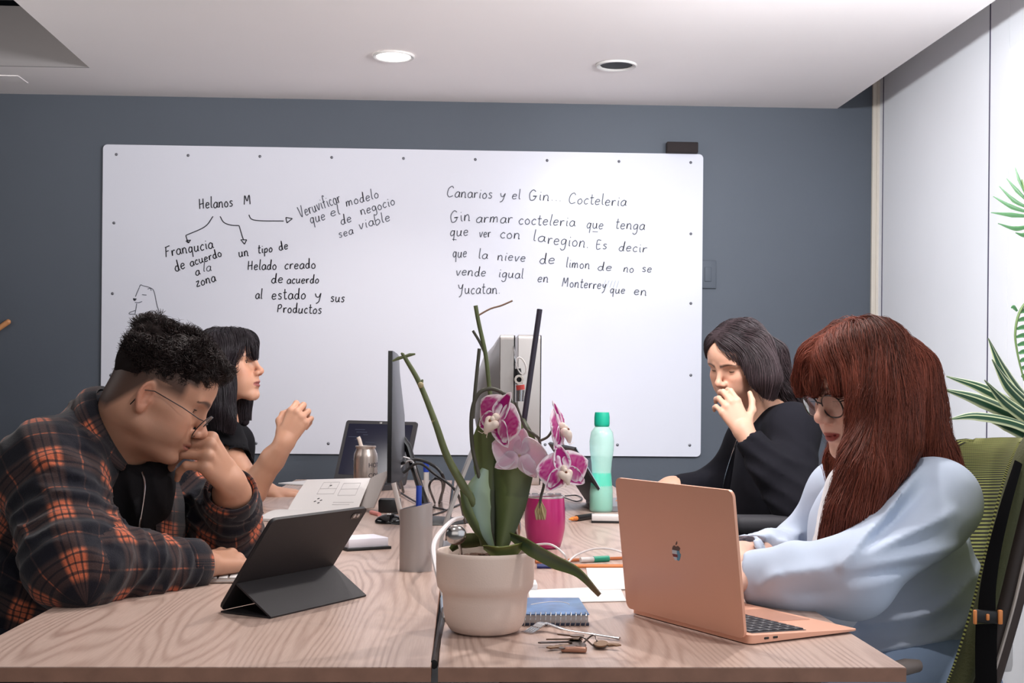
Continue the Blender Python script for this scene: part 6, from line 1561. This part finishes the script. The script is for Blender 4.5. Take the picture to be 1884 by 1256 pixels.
for pts, r, m, lab in (
    ([PZ(742, 905, TZ + .03), P(735, 860, 3.3), P(765, 845, 3.3), P(800, 858, 3.3), P(817, 885, 3.3), PZ(808, 925, TZ + .004)], .0042, M_black, 'thick black cable arching highest over the monitor foot'),
    ([P(742, 870, 3.2), P(770, 852, 3.2), P(800, 872, 3.2), P(840, 905, 3.1), PZ(856, 962, TZ + .004)], .0035, M_black, 'black cable running down to the right behind the orchid stem'),
    ([PZ(800, 925, TZ + .004), P(790, 895, 3.3), P(800, 880, 3.3), P(814, 888, 3.3), PZ(812, 920, TZ + .004)], .0032, M_black, 'small black cable loop left of the orchid stem'),
    ([P(728, 838, 3.35), P(752, 843, 3.33), P(757, 850, 3.33)], .0022, mat('white_cable', srgb(214, 210, 212), rough=.5), 'short white lead plugged into the back of the thin monitor'),
    ([PZ(737, 910, TZ + .03), P(728, 880, 3.25), P(740, 856, 3.25), P(758, 848, 3.25), P(770, 880, 3.25), PZ(792, 930, TZ + .006)], .0024, mat('grey_cable', srgb(140, 138, 140), rough=.5), 'thin grey cable looping over the black monitor foot'),
    ([PZ(700, 950, TZ + .003), PZ(740, 943, TZ + .003), PZ(790, 948, TZ + .003), PZ(840, 930, TZ + .003), PZ(870, 915, TZ + .003)], .0026, M_black, 'black cable lying along the desk behind the pen cup'),
    ([PZ(735, 905, TZ + .01), PZ(770, 925, TZ + .006), PZ(820, 938, TZ + .004)], .0030, M_black, 'black cable from the adapter box toward the aluminium computer')):
    cable(pts, r, m, lab)
cable([P(850, 952, 2.75), P(832, 958, 2.6), P(806, 985, 2.35), P(797, 1010, 2.25), P(804, 1050, 2.12), P(815, 1088, 2.02), P(818, 1108, 1.98)], .0046, mat('white_cable', srgb(214, 210, 212), rough=.5), 'white cable curving down left of the orchid pot into the desk gap')
a = P(817, 1100, 1.99); t = thing('cable_plug', 'pale blue plug at the end of the white cable by the pot', 'plug', a)
MB().tube([a, P(818, 1122, 1.95)], .0062, 10).build('shell', mat('pale_blue_plastic', srgb(170, 186, 206), rough=.4), t, world=True); MB().tube([P(818, 1122, 1.95), P(819, 1140, 1.92)], .0042, 10).build('tip', M_alu, t, world=True)
cable([PZ(962, 1008, TZ + .05), P(985, 1002, 2.55), P(1015, 1002, 2.5), P(1040, 1022, 2.45), PZ(1043, 1042, TZ + .004)], .0022, mat('white_cable', srgb(214, 210, 212), rough=.5), 'white lead curving in front of the magenta tumbler')
cable([PZ(1043, 1036, TZ + .004), P(1062, 1020, 2.6), P(1098, 1009, 2.6), P(1140, 1014, 2.55), PZ(1190, 1040, TZ + .004)], .0020, mat('white_cable', srgb(214, 210, 212), rough=.5), 'white lead running behind the rose gold laptop lid')
# ================================================================== ORCHID
DO = 1.85
pf = PZ(893, 1174); pot_c = pf + np.array([0, .052, 0]); t = thing('potted_orchid', 'potted orchid with magenta and white blossoms in a stepped beige pot', 'potted plant', pot_c)
DO = pot_c[1] / VIEW[1] * 1.0
M_pot = mat('beige_ceramic', srgb(226, 206, 194), rough=.55, bump=.12, bscale=500)
MB().lathe([(0, 0), (.040, 0), (.050, .004), (.0565, .014), (.0600, .030), (.0612, .048), (.0618, .056), (.0645, .060), (.0690, .066), (.0705, .075), (.0712, .112), (.0708, .1165), (.0690, .118), (.0670, .1165), (.0660, .100), (.064, .09), (0, .09)], 64).build('pot', M_pot, t, angle=50)
M_bark = mat('orchid_bark', srgb(88, 62, 48), rough=.95, bump=.5, bscale=120, var=.3, vscale=60)
b = MB(); rr_ = random.Random(5)
b.lathe([(.0655, .096), (.03, .101), (0, .103)], 32)
for k in range(46):
    a, r_ = rr_.uniform(0, 6.28), .058 * math.sqrt(rr_.random()); b.box((r_ * math.cos(a), r_ * math.sin(a), .103), (rr_.uniform(.008, .018), rr_.uniform(.006, .011), .007), .002, seg=1, rot=Matrix.Rotation(rr_.uniform(0, 3), 4, 'Z') @ Matrix.Rotation(rr_.uniform(-.5, .5), 4, 'X'))
bk = b.build('bark', M_bark, t); bk['kind'] = 'stuff'
def leafcol(c0, c1): return (np.array(srgb(*c0)[:3]), np.array(srgb(*c1)[:3]))
M_leaf = mat('leaf_skin', (.1, .2, .08, 1), rough=.34, attr=True, spec=.45, bump=.1, bscale=60)
def leaf(par, sp, widths, side, cup, cols, name='leaf', nv=9, th=.0016, wavy=0, stripe=None, tipc=None):
    S = crom(sp, 8); n = len(S); Wd = np.interp(np.linspace(0, 1, n), np.linspace(0, 1, len(widths)), widths)
    T = np.gradient(S, axis=0); T /= np.linalg.norm(T, axis=1)[:, None]; sd = np.asarray(side, float)
    G_ = np.zeros((n, nv, 3)); C = np.zeros((n, nv, 3))
    for i in range(n):
        s_ = nrm(sd - T[i] * (sd @ T[i])); nn = np.cross(s_, T[i])
        for j in range(nv):
            v = -1 + 2 * j / (nv - 1); G_[i, j] = S[i] + s_ * v * Wd[i] + nn * (cup * Wd[i] * (v * v) + wavy * math.sin(i * .7 + v * 2))
            f = 1 - abs(v); c = cols[0] * (1 - f) + cols[1] * f
            if stripe is not None and stripe(v): c = np.array(srgb(206, 214, 170)[:3])
            if tipc is not None: q = np.clip((i / (n - 1) - .8) / .15, 0, 1); c = c * (1 - q) + tipc * q
            C[i, j] = c
    b = MB().sheet(G_, th); cc = np.vstack([C.reshape(-1, 3)] * 2)
    return b.build(name, M_leaf, par, world=True, angle=60, col=cc)
gd, gm, gl = (66, 76, 46), (100, 112, 64), (134, 152, 118)
D1 = DO
leaf(t, [P(908, 1012, D1), P(912, 940, D1 + .01), P(917, 860, D1 + .015), P(912, 800, D1 + .01), P(903, 758, D1)], [.009, .024, .035, .033, .014], (1, .15, 0), -.25, leafcol(gm, gd))
leaf(t, [P(922, 1010, D1 - .01), P(938, 930, D1 - .005), P(944, 860, D1), P(950, 800, D1), P(955, 768, D1 + .01)], [.008, .022, .030, .026, .008], (1, -.2, 0), -.3, leafcol(gd, gm))
leaf(t, [P(905, 1008, D1 - .02), P(886, 975, D1 - .03), P(876, 935, D1 - .03), P(878, 895, D1 - .025), P(892, 862, D1 - .02)], [.004, .013, .019, .017, .005], (1, -.3, .2), -.5, leafcol(gl, (150, 172, 160)))
leaf(t, [P(900, 1005, D1 - .02), P(878, 975, D1 - .03), P(860, 940, D1 - .035), P(850, 900, D1 - .03)], [.004, .006, .007, .003], (1, -.2, .2), -.4, leafcol(gm, gd))
leaf(t, [P(940, 985, D1 - .02), P(975, 1005, D1 - .06), P(1020, 1030, D1 - .10), P(1065, 1052, D1 - .12), P(1104, 1094, D1 - .13)], [.006, .013, .012, .008, .004], (0, -.5, .9), -.3, leafcol(gm, (66, 88, 66)), tipc=np.array(srgb(120, 98, 72)[:3]))
leaf(t, [P(890, 1006, D1 - .04), P(915, 1014, D1 - .06), P(945, 1010, D1 - .05), P(962, 1000, D1 - .04)], [.003, .012, .012, .004], (0, -.6, .8), -.3, leafcol((120, 128, 70), gm))
leaf(t, [P(905, 1002, D1 + .01), P(875, 996, D1 + .01), P(848, 1000, D1 + .02), P(830, 1012, D1 + .02)], [.004, .013, .013, .005], (0, -.6, .8), -.3, leafcol(gm, gd))
M_stem = mat('orchid_stem', srgb(96, 104, 66), rough=.5, var=.2, vscale=40); M_dstem = mat('dark_stem', srgb(74, 72, 60), rough=.55)
M_node = mat('stem_node', srgb(176, 160, 120), rough=.6)
def stem(pts, r, m, nm='stem'): return MB().tube(crom([P(*q) for q in pts], 7), r, 8).build(nm, m, t, world=True)
k1 = crom([P(*q) for q in [(893, 1000, D1), (878, 940, D1 - .02), (850, 890, D1 - .03), (822, 838, D1 - .03), (800, 775, D1 - .03), (772, 705, D1 - .02), (744, 656, D1 - .02)]], 7)
MB().tube(k1, np.linspace(.0078, .0030, len(k1)), 10).build('flower_spike', M_stem, t, world=True)
for a, c in (((744, 656), (722, 664)), ((744, 656), (764, 651)), ((744, 656), (738, 649)), ((774, 708), (778, 698))):
    MB().tube([P(*a, D1 - .02), P((a[0] + c[0]) / 2, (a[1] + c[1]) / 2 - 1, D1 - .02), P(*c, D1 - .02)], [.0022, .0026, .0012], 7).build('bud_scar', M_stem, t, world=True)
for x, y in ((850, 890), (799, 774), (774, 708)): MB().sphere(P(x, y, D1 - .03), .0045, 10).build('stem_node', M_node, t, world=True)
stem([(908, 1000, D1), (895, 930, D1 - .02), (880, 870, D1 - .02), (869, 820, D1 - .02), (868, 760, D1 - .02), (880, 725, D1 - .02), (903, 715, D1 - .02), (930, 726, D1 - .02), (946, 748, D1 - .02)], .0030, M_dstem)
stem([(870, 770, D1), (874, 720, D1), (879, 670, D1), (882, 641, D1)], .0026, M_dstem)
stem([(918, 1000, D1 + .01), (912, 860, D1 + .02), (906, 770, D1 + .02), (899, 700, D1 + .02), (893, 650, D1 + .02), (881, 595, D1 + .02), (875, 562, D1 + .02)], .0031, M_stem, 'flower_spike')
stem([(893, 651, D1 + .02), (882, 628, D1 + .02), (870, 608, D1 + .02)], .0020, M_dstem, 'twig'); stem([(880, 580, D1 + .02), (902, 568, D1 + .02), (922, 562, D1 + .02), (943, 553, D1 + .02)], .0013, mat('dry_twig', srgb(150, 120, 100), rough=.7), 'twig')
stem([(948, 740, D1 - .03), (966, 785, D1 - .03), (982, 798, D1 - .03), (993, 811, D1 - .03), (993, 846, D1 - .03), (1001, 885, D1 - .03), (995, 915, D1 - .03), (993, 935, D1 - .03)], .0020, M_dstem)
stem([(993, 811, D1 - .03), (1008, 803, D1 - .03), (1018, 788, D1 - .03)], .0018, M_dstem); stem([(993, 848, D1 - .03), (980, 846, D1 - .03), (966, 838, D1 - .03)], .0018, M_dstem)
for dx, a in ((-4, -.2), (0, .05), (4, .25), (7, .4)):
    leaf(t, [P(994, 920, D1 - .03), P(993 + dx, 940, D1 - .03), P(993 + dx * 1.3, 956, D1 - .03)], [.001, .004, .001], (1, a, 0), -.4, leafcol((170, 148, 108), (196, 176, 136)), 'dry_bud')
stk = MB().tube([P(993, 569, D1 + .03), P(932, 1002, D1 - .005)], .0041, 10).build('stake', mat('dark_stake', srgb(52, 44, 60), rough=.4), t, world=True)
stk['label'] = 'dark purple-black support stake'
# blossoms
M_petal = mat('petal', (.6, .1, .4, 1), rough=.6, attr=True, sss=.1, spec=.25)
WHT, MAG, PNK = np.array(srgb(244, 226, 234)[:3]), np.array(srgb(178, 22, 124)[:3]), np.array(srgb(214, 120, 170)[:3])
def blossom(cx, cy, D, face, upv, s, pale=0.0, seed=0):
    f = nrm(face); u = nrm(np.asarray(upv, float) - f * (np.asarray(upv) @ f)); l = np.cross(u, f); C0 = P(cx, cy, D)
    L_ = lambda x, y, z: C0 + (l * x + u * y + f * z) * s
    rng = np.random.default_rng(seed); V = []; Fc = []; Cc = []
    def petal(ang, ln, wd, cup, back, sep):
        nu, nv = 15, 13; a = math.radians(ang); dx, dy = math.sin(a), math.cos(a); G_ = np.zeros((nu, nv, 3)); K = np.zeros((nu, nv, 3))
        for i in range(nu):
            uu = i / (nu - 1); w = wd * (math.sin(math.pi * min(1, uu ** .62 * .97 + .03)) ** .62) * (1 - .1 * uu)
            for j in range(nv):
                v = -1 + 2 * j / (nv - 1); r_ = .06 + uu * ln; edge = max(abs(v) ** 1.6, np.clip((uu - .62) / .38, 0, 1) ** 1.3)
                if abs(v) > .75 or uu > .8: rf = .012 * math.sin(v * 9 + uu * 14 + seed)
                else: rf = 0
                z = cup * (v * v - .3) * w - back * uu * uu + rf + .05
                G_[i, j] = L_(dx * r_ + dy * v * w, dy * r_ - dx * v * w, z)
                nz = .07 * math.sin(19 * v + 3 * math.sin(uu * 17 + seed)) + .07 * math.sin(41 * v * uu + 9 * uu + seed)
                m = np.clip((.74 - edge + nz) * 7, 0, 1) * np.clip((uu - .10 + nz * .5) * 9, 0, 1) * (.92 + .08 * math.sin(60 * v * (.3 + uu) + 5 * math.sin(11 * uu)))
                col = WHT * (1 - m) + MAG * m
                if sep: col = WHT * (1 - min(1, m * 1.2)) + (MAG * .8) * min(1, m * 1.2)
                if pale: col = col * (1 - pale) + (WHT * .82 * (1 - .35 * np.clip(1 - abs(v), 0, 1)) + PNK * .35 * np.clip(1 - abs(v), 0, 1)) * pale
                K[i, j] = col
        m_ = MB().sheet(G_, .0012); o = len(V); V.extend(m_.V); Fc.extend(tuple(q + o for q in q_) for q_ in m_.F); Cc.append(np.vstack([K.reshape(-1, 3)] * 2))
    petal(0, .95, .36, .25, .12, True); petal(128, .92, .36, .25, .12, True); petal(-128, .92, .36, .25, .12, True)
    petal(78, 1.0, .70, -.18, .05, False); petal(-78, 1.0, .70, -.18, .05, False)
    fl = mk('flower', V, Fc, M_petal, t, world=True, angle=60, col=np.vstack(Cc))
    b = MB(); b.sphere(L_(0, .10, .16), .13 * s, 14); b.sphere(L_(0, .02, .27), .10 * s, 14); b.build('column', mat('cream_petal', srgb(240, 222, 206), rough=.5), fl, world=False, angle=0).matrix_parent_inverse = t.matrix_world.inverted()
    pts_ = [(L_(sx * .15, -.10, .24), .14 * s) for sx in (-1, 1)] + [(L_(sx * .10, -.24, .30), .10 * s) for sx in (-1, 1)] + [(L_(0, q_, .34 - .15 * (q_ + .3) ** 2), r_ * s) for q_, r_ in ((-.20, .12), (-.32, .11), (-.42, .07), (-.50, .04))]
    def lf(p):
        d = None
        for c_, r_ in pts_: e = sph(p, c_, r_); d = e if d is None else smin(d, e, .10 * s)
        return d
    lo_, hi_ = bounds([c_ for c_, _ in pts_], .25 * s); lv, lq = surf(lf, lo_, hi_, .0009)
    inv_ = np.array(t.matrix_world.inverted()); lv = lv
    mk('lip', lv, lq, mat('cream_lip', srgb(240, 220, 206), rough=.5), fl, angle=0).matrix_parent_inverse = t.matrix_world.inverted()
    b = MB(); b.sphere(L_(.0, -.06, .36), .05 * s, 10, sc=(1, 1, 1.3)); b.build('throat', mat('brown_throat', srgb(128, 72, 44), rough=.5), fl, world=False).matrix_parent_inverse = t.matrix_world.inverted()
    for sx in (-1, 1): MB().tube([L_(sx * .04, -.46, .30), L_(sx * .12, -.58, .36), L_(sx * .24, -.56, .46)], [.012 * s, .01 * s, .005 * s], 6).build('tendril', mat('cream_lip', srgb(238, 214, 196)), fl, world=False).matrix_parent_inverse = t.matrix_world.inverted()
    return fl
back_cam = -VIEW
blossom(917, 772, D1 - .05, (-.72, -.68, .05), (.75, 0, 1), .0430, seed=1)
blossom(955, 838, D1 - .05, (.30, .90, .15), (.25, .1, 1), .0400, pale=.85, seed=2)
blossom(1027, 789, D1 - .04, (.93, -.30, .12), (-.35, 0, 1), .0400, seed=3)
blossom(1036, 866, D1 - .06, (.22, -.95, .05), (-.18, 0, 1), .0370, seed=4)
# spoons stuck in the pot
M_spoon = mat('polished_spoon', srgb(200, 196, 194), rough=.2, metal=1.0)
sp = thing('spoon', 'silver spoon stuck handle-down at the left of the orchid pot', 'spoon', P(848, 1016, D1 - .03), group='spoons stuck in the orchid pot')
MB().sphere(P(839, 984, D1 - .04), .0142, 20, sc=(1.05, .55, 1.0)).build('bowl', M_spoon, sp, world=True)
MB().tube(crom([P(841, 992, D1 - .04), P(846, 1005, D1 - .035), P(849, 1024, D1 - .03)], 4), .0028, 8, flat=.6).build('handle', M_spoon, sp, world=True)
sp = thing('spoon', 'narrow edge-on silver spoon right of the plant stake in the orchid pot', 'spoon', P(950, 1000, D1 + .01), group='spoons stuck in the orchid pot')
b = MB(); b.sphere((0, 0, 0), .0235, 20, sc=(.36, .62, 1.0), M=Matrix.Translation(Vector([float(v) for v in P(947, 962, D1 + .01)])) @ Matrix.Rotation(-.18, 4, 'Y')); b.build('bowl', M_spoon, sp, world=True)
MB().tube([P(951, 984, D1 + .01), P(953, 1000, D1 + .01), P(954, 1022, D1 + .01)], .0026, 8).build('handle', M_spoon, sp, world=True)

# ================================================================== CHAIRS
M_cplas = mat('dark_taupe_plastic', srgb(66, 54, 50), rough=.5); M_csilver = mat('pale_trim_line', srgb(196, 184, 176), rough=.4)
def chair_base(t, c, seat_m, seat_z=.45, w=.48, d=.46):
    MB().box((c[0], c[1], seat_z), (d, w, .06), .025, seg=3).build('seat', seat_m, t, world=True)
    MB().tube([(c[0], c[1], .10), (c[0], c[1], seat_z - .02)], .028, 14).build('column', M_black, t, world=True)
    for k in range(5):
        a = 2 * math.pi * k / 5 + .3; e = (c[0] + .28 * math.cos(a), c[1] + .28 * math.sin(a))
        lg = MB().tube([(c[0], c[1], .12), (e[0], e[1], .075)], [.026, .016], 8).build('leg', M_black, t, world=True)
        MB().lathe([(0, -.012), (.026, -.012), (.028, 0), (.026, .012), (0, .012)], 16, frame((e[0], e[1], .028), (math.cos(a), math.sin(a), 0), (-math.sin(a), math.cos(a), 0))).build('caster', M_black, lg, world=False).matrix_parent_inverse = t.matrix_world.inverted()
# green mesh chair
cc = P(1690, 1240, 2.40); t = thing('office_chair', 'green mesh office chair with a curved dark frame behind the person in the blue blazer', 'chair', (cc[0], cc[1], 0))
M_mesh = mat('green_mesh', srgb(104, 112, 44), rough=.75); g_ = NT(M_mesh); uvn = g_.n('ShaderNodeUVMap'); uvn.uv_map = 'UVMap'; sx_ = g_.n('ShaderNodeSeparateXYZ'); g_.l(uvn.outputs[0], sx_.inputs[0])
s_ = g_.math('SINE', g_.math('MULTIPLY', sx_.outputs[1], 2 * math.pi * 96)); s2_ = g_.math('SINE', g_.math('MULTIPLY', sx_.outputs[0], 2 * math.pi * 60))
f_ = g_.math('MULTIPLY_ADD', s_, 2.2, .35); f_.node.use_clamp = True; f_ = g_.math('MULTIPLY', f_, g_.math('MULTIPLY_ADD', s2_, .12, .88))
g_.l(g_.mix(f_, srgb(30, 30, 18), srgb(164, 168, 92)), g_.b.inputs['Base Color'])
nearE = crom([P(1730, 1300, 2.02), P(1760, 1225, 2.02), P(1795, 1110, 2.02), P(1822, 1000, 2.02), P(1850, 890, 2.03), P(1870, 835, 2.04), P(1884, 808, 2.06)], 6)
farE = crom([P(1700, 1300, 2.50), P(1722, 1225, 2.50), P(1752, 1110, 2.50), P(1770, 1000, 2.50), P(1768, 890, 2.49), P(1762, 835, 2.48), P(1764, 804, 2.47)], 6)
nu = 14; n = len(nearE); G_ = np.zeros((n, nu, 3)); UV = []
for i in range(n):
    for j in range(nu):
        v = j / (nu - 1); q = nearE[i] * (1 - v) + farE[i] * v; bul = math.sin(math.pi * v) * .045; G_[i, j] = q + np.array([bul, 0, 0]) + (np.array([0, 0, -.02]) * (abs(2 * v - 1) ** 4) if i == n - 1 else 0)
b = MB().sheet(G_, .012); nvv = n * nu
o = b.build('backrest', M_mesh, t, world=True, angle=60)
uvl = o.data.uv_layers.new(name='UVMap'); uvl.data.foreach_set('uv', np.array([((l.vertex_index % nvv) % nu / (nu - 1), ((l.vertex_index % nvv) // nu) / (n - 1)) for l in o.data.loops], np.float32).ravel())
MB().tube(nearE + [.012, -.01, 0], .020, 12, flat=.8).build('side_bolster', mat('green_bolster', srgb(62, 64, 32), rough=.8, bump=.5, bscale=300), t, world=True)
MB().tube(farE[:-5] + [.012, .01, 0], .016, 10, flat=.8).build('side_bolster', MATS['green_bolster'], t, world=True)
fr_ = crom([P(1775, 1300, 2.05), P(1800, 1220, 2.05), P(1832, 1110, 2.05), P(1856, 1010, 2.05), P(1880, 920, 2.05), P(1905, 830, 2.06)], 6)
MB().tube(fr_ + [.02, 0, 0], .024, 12, flat=.8).build('frame', M_cplas, t, world=True)
MB().tube(fr_ + [.018, -.0255, 0], .0028, 6).build('trim_line', M_csilver, t, world=True)
MB().tube([fr_[0] + [.02, 0, 0], (cc[0] + .10, cc[1] - .2, .47), (cc[0] + .02, cc[1], .43)], .024, 10).build('frame_foot', M_cplas, t, world=True)
MB().tube([P(1720, 1300, 2.46), (cc[0] + .10, cc[1] + .08, .47), (cc[0] + .02, cc[1], .43)], .024, 10).build('frame_foot', M_cplas, t, world=True)
MB().lathe([(0, 0), (.016, 0), (.018, .01), (.018, .045), (.014, .055), (.010, .07), (0, .07)], 20, Matrix.Translation(Vector([float(v) for v in P(1843, 1232, 2.25)]))).build('adjuster', M_paper, t, world=True)
MB().tube([P(1640, 1232, 2.02), P(1668, 1226, 2.02), P(1690, 1224, 2.03)], [.012, .013, .010], 10).build('armrest', mat('grey_armrest', srgb(120, 110, 106), rough=.4), t, world=True)
chair_base(t, (cc[0] - .02, cc[1]), mat('green_seat', srgb(70, 74, 34), rough=.8))
# bag strap with orange clasp hanging on that chair
t = thing('bag_strap', 'black bag strap with an orange clasp hanging down the green chair back', 'strap', P(1820, 1240, 1.99))
ds = 1.965
MB().tube(crom([P(1874, 850, 2.0), P(1850, 930, ds), P(1830, 1010, ds), P(1818, 1080, ds), P(1815, 1135, ds)], 6), np.linspace(.007, .015, 25), 8, flat=.18, up=(0, -1, 0)).build('webbing', mat('black_webbing', srgb(12, 11, 12), rough=.9, spec=.1), t, world=True)
MB().tube(crom([P(1815, 1148, ds - .003), P(1814, 1200, ds), P(1815, 1300, ds)], 6), .017, 8, flat=.16, up=(0, -1, 0)).build('webbing', MATS['black_webbing'], t, world=True)
p0 = P(1815, 1134, ds - .004)
MB().box(p0, (.040, .008, .020), .003, rot=Matrix.Rotation(.08, 4, 'Y')).build('clasp', M_black, t, world=True)
Mo = mat('orange_clasp', srgb(222, 138, 76), rough=.4)
for dx, ww in ((-.0195, .005), (.0195, .007), (0, .005)): MB().box(p0 + [dx, -.004, 0], (ww, .006, .022 if dx else .010), .0015).build('orange_tab', Mo, t, world=True)
# dark chairs of the man and the far-right woman
def dark_chair(label, c, back_x, sgn, y, arm=None):
    t = thing('office_chair', label, 'chair', (c[0], c[1], 0), group='black office chairs')
    G_ = np.array([[(back_x + sgn * (.04 * math.cos(v * 3) - .10 * (z - .5) * .3), y + v * .42 - .21, .52 + .46 * z) for v in np.linspace(0, 1, 9)] for z in np.linspace(0, 1, 9)])
    MB().sheet(G_, .035).build('backrest', M_black, t, world=True, angle=60)
    MB().tube([(back_x - sgn * .02, y, .62), (back_x - sgn * .02, y, .46), (c[0], c[1], .43)], .022, 10).build('frame', M_black, t, world=True)
    chair_base(t, c, mat('black_seat_fabric', srgb(24, 23, 26), rough=.9))
    return t
mc = P(30, 1240, 2.43); bx = P(85, 778, 2.62)
dark_chair('black office chair behind the person in plaid, just its top corner showing', (mc[0], mc[1]), bx[0] - .20, 1, mc[1] + .10)
tc = P(1440, 1100, 3.8); t4 = dark_chair('black office chair of the person with a hand over the mouth', (tc[0], tc[1]), tc[0] + .27, -1, tc[1])
p = P(1430, 955, 3.45)
MB().box(p + [0, 0, -.012], (.24, .085, .045), .018, seg=3).build('armrest', mat('charcoal_pad', srgb(44, 43, 48), rough=.7), t4, world=True)
MB().tube([p + [.03, 0, -.03], (p[0] + .03, p[1], .48), (tc[0], tc[1] - .1, .45)], .016, 8).build('arm_post', M_black, t4, world=True)

# ================================================================== PLANTS AT THE RIGHT
M_pp = mat('grey_planter', srgb(150, 146, 144), rough=.6)
pc_ = P(1950, 850, 3.0); t = thing('dracaena', 'striped dracaena with long green leaves reaching in from the right behind the chair', 'potted plant', (pc_[0], pc_[1], 0))
MB().lathe([(0, 0), (.12, 0), (.15, .26), (.158, .27), (.145, .27), (.14, .24), (0, .24)], 32).build('planter', M_pp, t)
MB().tube([(0, 0, .2), (.01, 0, .6), (-.01, 0, pc_[2] - .02)], .016, 10).build('trunk', mat('dracaena_trunk', srgb(120, 100, 80), rough=.8), t)
dst = lambda v: abs(v) > .70 or abs(v) < .10
for sp_, w_, sd_ in (([(1945, 815, 3.0), (1885, 772, 2.98), (1805, 735, 2.95), (1732, 715, 2.92)], [.010, .020, .017, .001], (0, .4, 1)),
                     ([(1945, 810, 3.02), (1890, 762, 3.02), (1815, 716, 3.02), (1741, 692, 3.02)], [.010, .018, .015, .001], (0, .4, 1)),
                     ([(1945, 800, 3.0), (1892, 742, 3.0), (1850, 685, 3.0), (1818, 622, 3.0)], [.010, .019, .017, .001], (.8, .3, .5)),
                     ([(1945, 805, 2.96), (1895, 748, 2.95), (1856, 708, 2.94), (1825, 661, 2.93)], [.010, .017, .014, .001], (.8, .3, .5)),
                     ([(1945, 812, 2.95), (1895, 770, 2.93), (1850, 737, 2.92), (1811, 699, 2.90)], [.010, .017, .014, .001], (.4, .3, .8)),
                     ([(1945, 822, 2.92), (1880, 780, 2.90), (1800, 764, 2.88), (1747, 771, 2.86)], [.008, .015, .012, .001], (0, .6, .8)),
                     ([(1945, 822, 2.98), (1895, 800, 2.98), (1850, 780, 2.98), (1822, 776, 2.98)], [.010, .018, .014, .001], (.2, .4, .9)),
                     ([(1955, 800, 3.05), (1990, 740, 3.1), (2030, 690, 3.15), (2060, 670, 3.2)], [.010, .018, .015, .001], (.6, .3, .6)),
                     ([(1955, 815, 2.9), (1995, 800, 2.8), (2030, 810, 2.75), (2050, 840, 2.7)], [.010, .018, .015, .001], (.2, .8, .6)),
                     ([(1950, 795, 3.0), (1945, 720, 3.05), (1950, 650, 3.1), (1970, 600, 3.15)], [.010, .018, .015, .001], (1, .3, 0))):
    leaf(t, [P(*q) for q in sp_], w_, sd_, -.45, leafcol((44, 84, 58), (28, 58, 40)), nv=13, stripe=dst)
pp_ = P(1950, 500, 3.22); t = thing('palm', 'green palm fronds reaching in at the right edge above the dracaena', 'potted plant', (pp_[0], pp_[1], 0))
MB().lathe([(0, 0), (.10, 0), (.12, .22), (.112, .22), (.108, .2), (0, .2)], 32).build('planter', M_pp, t)
MB().tube([(0, 0, .18), (.01, .01, .7), (0, 0, pp_[2] - .05)], [.02, .016, .012], 10).build('trunk', mat('palm_trunk', srgb(110, 92, 70), rough=.8), t)
def frond(rach, lf, m0, m1):
    R_ = crom([P(*q) for q in rach], 6); r0 = MB().tube(R_, np.linspace(.0045, .002, len(R_)), 6).build('frond', mat('palm_rachis', srgb(112, 140, 84), rough=.5), t, world=True)
    for a, c, e in lf:
        S = [P(*a), P(*c), P(*e)]
        o = leaf(t, S, [.003, .0065, .0008], (.1, .3, 1), -.3, leafcol(m0, m1), 'leaflet', nv=5, th=.0008)
dp_ = 3.2
frond([(1950, 500, dp_), (1930, 430, dp_), (1905, 395, dp_), (1890, 372, dp_), (1880, 330, dp_)],
      [((1893, 372, dp_), (1872, 350, dp_), (1852, 328, dp_)), ((1895, 384, dp_), (1866, 368, dp_), (1838, 342, dp_)), ((1898, 392, dp_), (1862, 380, dp_), (1827, 361, dp_)), ((1900, 398, dp_), (1862, 395, dp_), (1823, 391, dp_)),
       ((1905, 412, dp_), (1870, 420, dp_), (1836, 411, dp_)), ((1905, 425, dp_), (1885, 432, dp_), (1868, 428, dp_)), ((1886, 355, dp_), (1876, 330, dp_), (1868, 308, dp_)), ((1890, 372, dp_), (1920, 340, dp_), (1935, 320, dp_)), ((1905, 395, dp_), (1935, 380, dp_), (1950, 375, dp_))], (96, 140, 92), (62, 110, 70))
d2 = 3.15
lf2 = [((1869 + abs(y - 615) * .16, y, d2), (1885, y - 3, d2), (1905, y + 2, d2)) for y in range(575, 700, 15)] + [((1872, 572, d2), (1866, 565, d2), (1860, 566, d2))]
frond([(1950, 500, d2), (1905, 540, d2), (1878, 570, d2), (1868, 610, d2), (1872, 650, d2), (1884, 700, d2)], lf2, (90, 138, 88), (56, 104, 66))
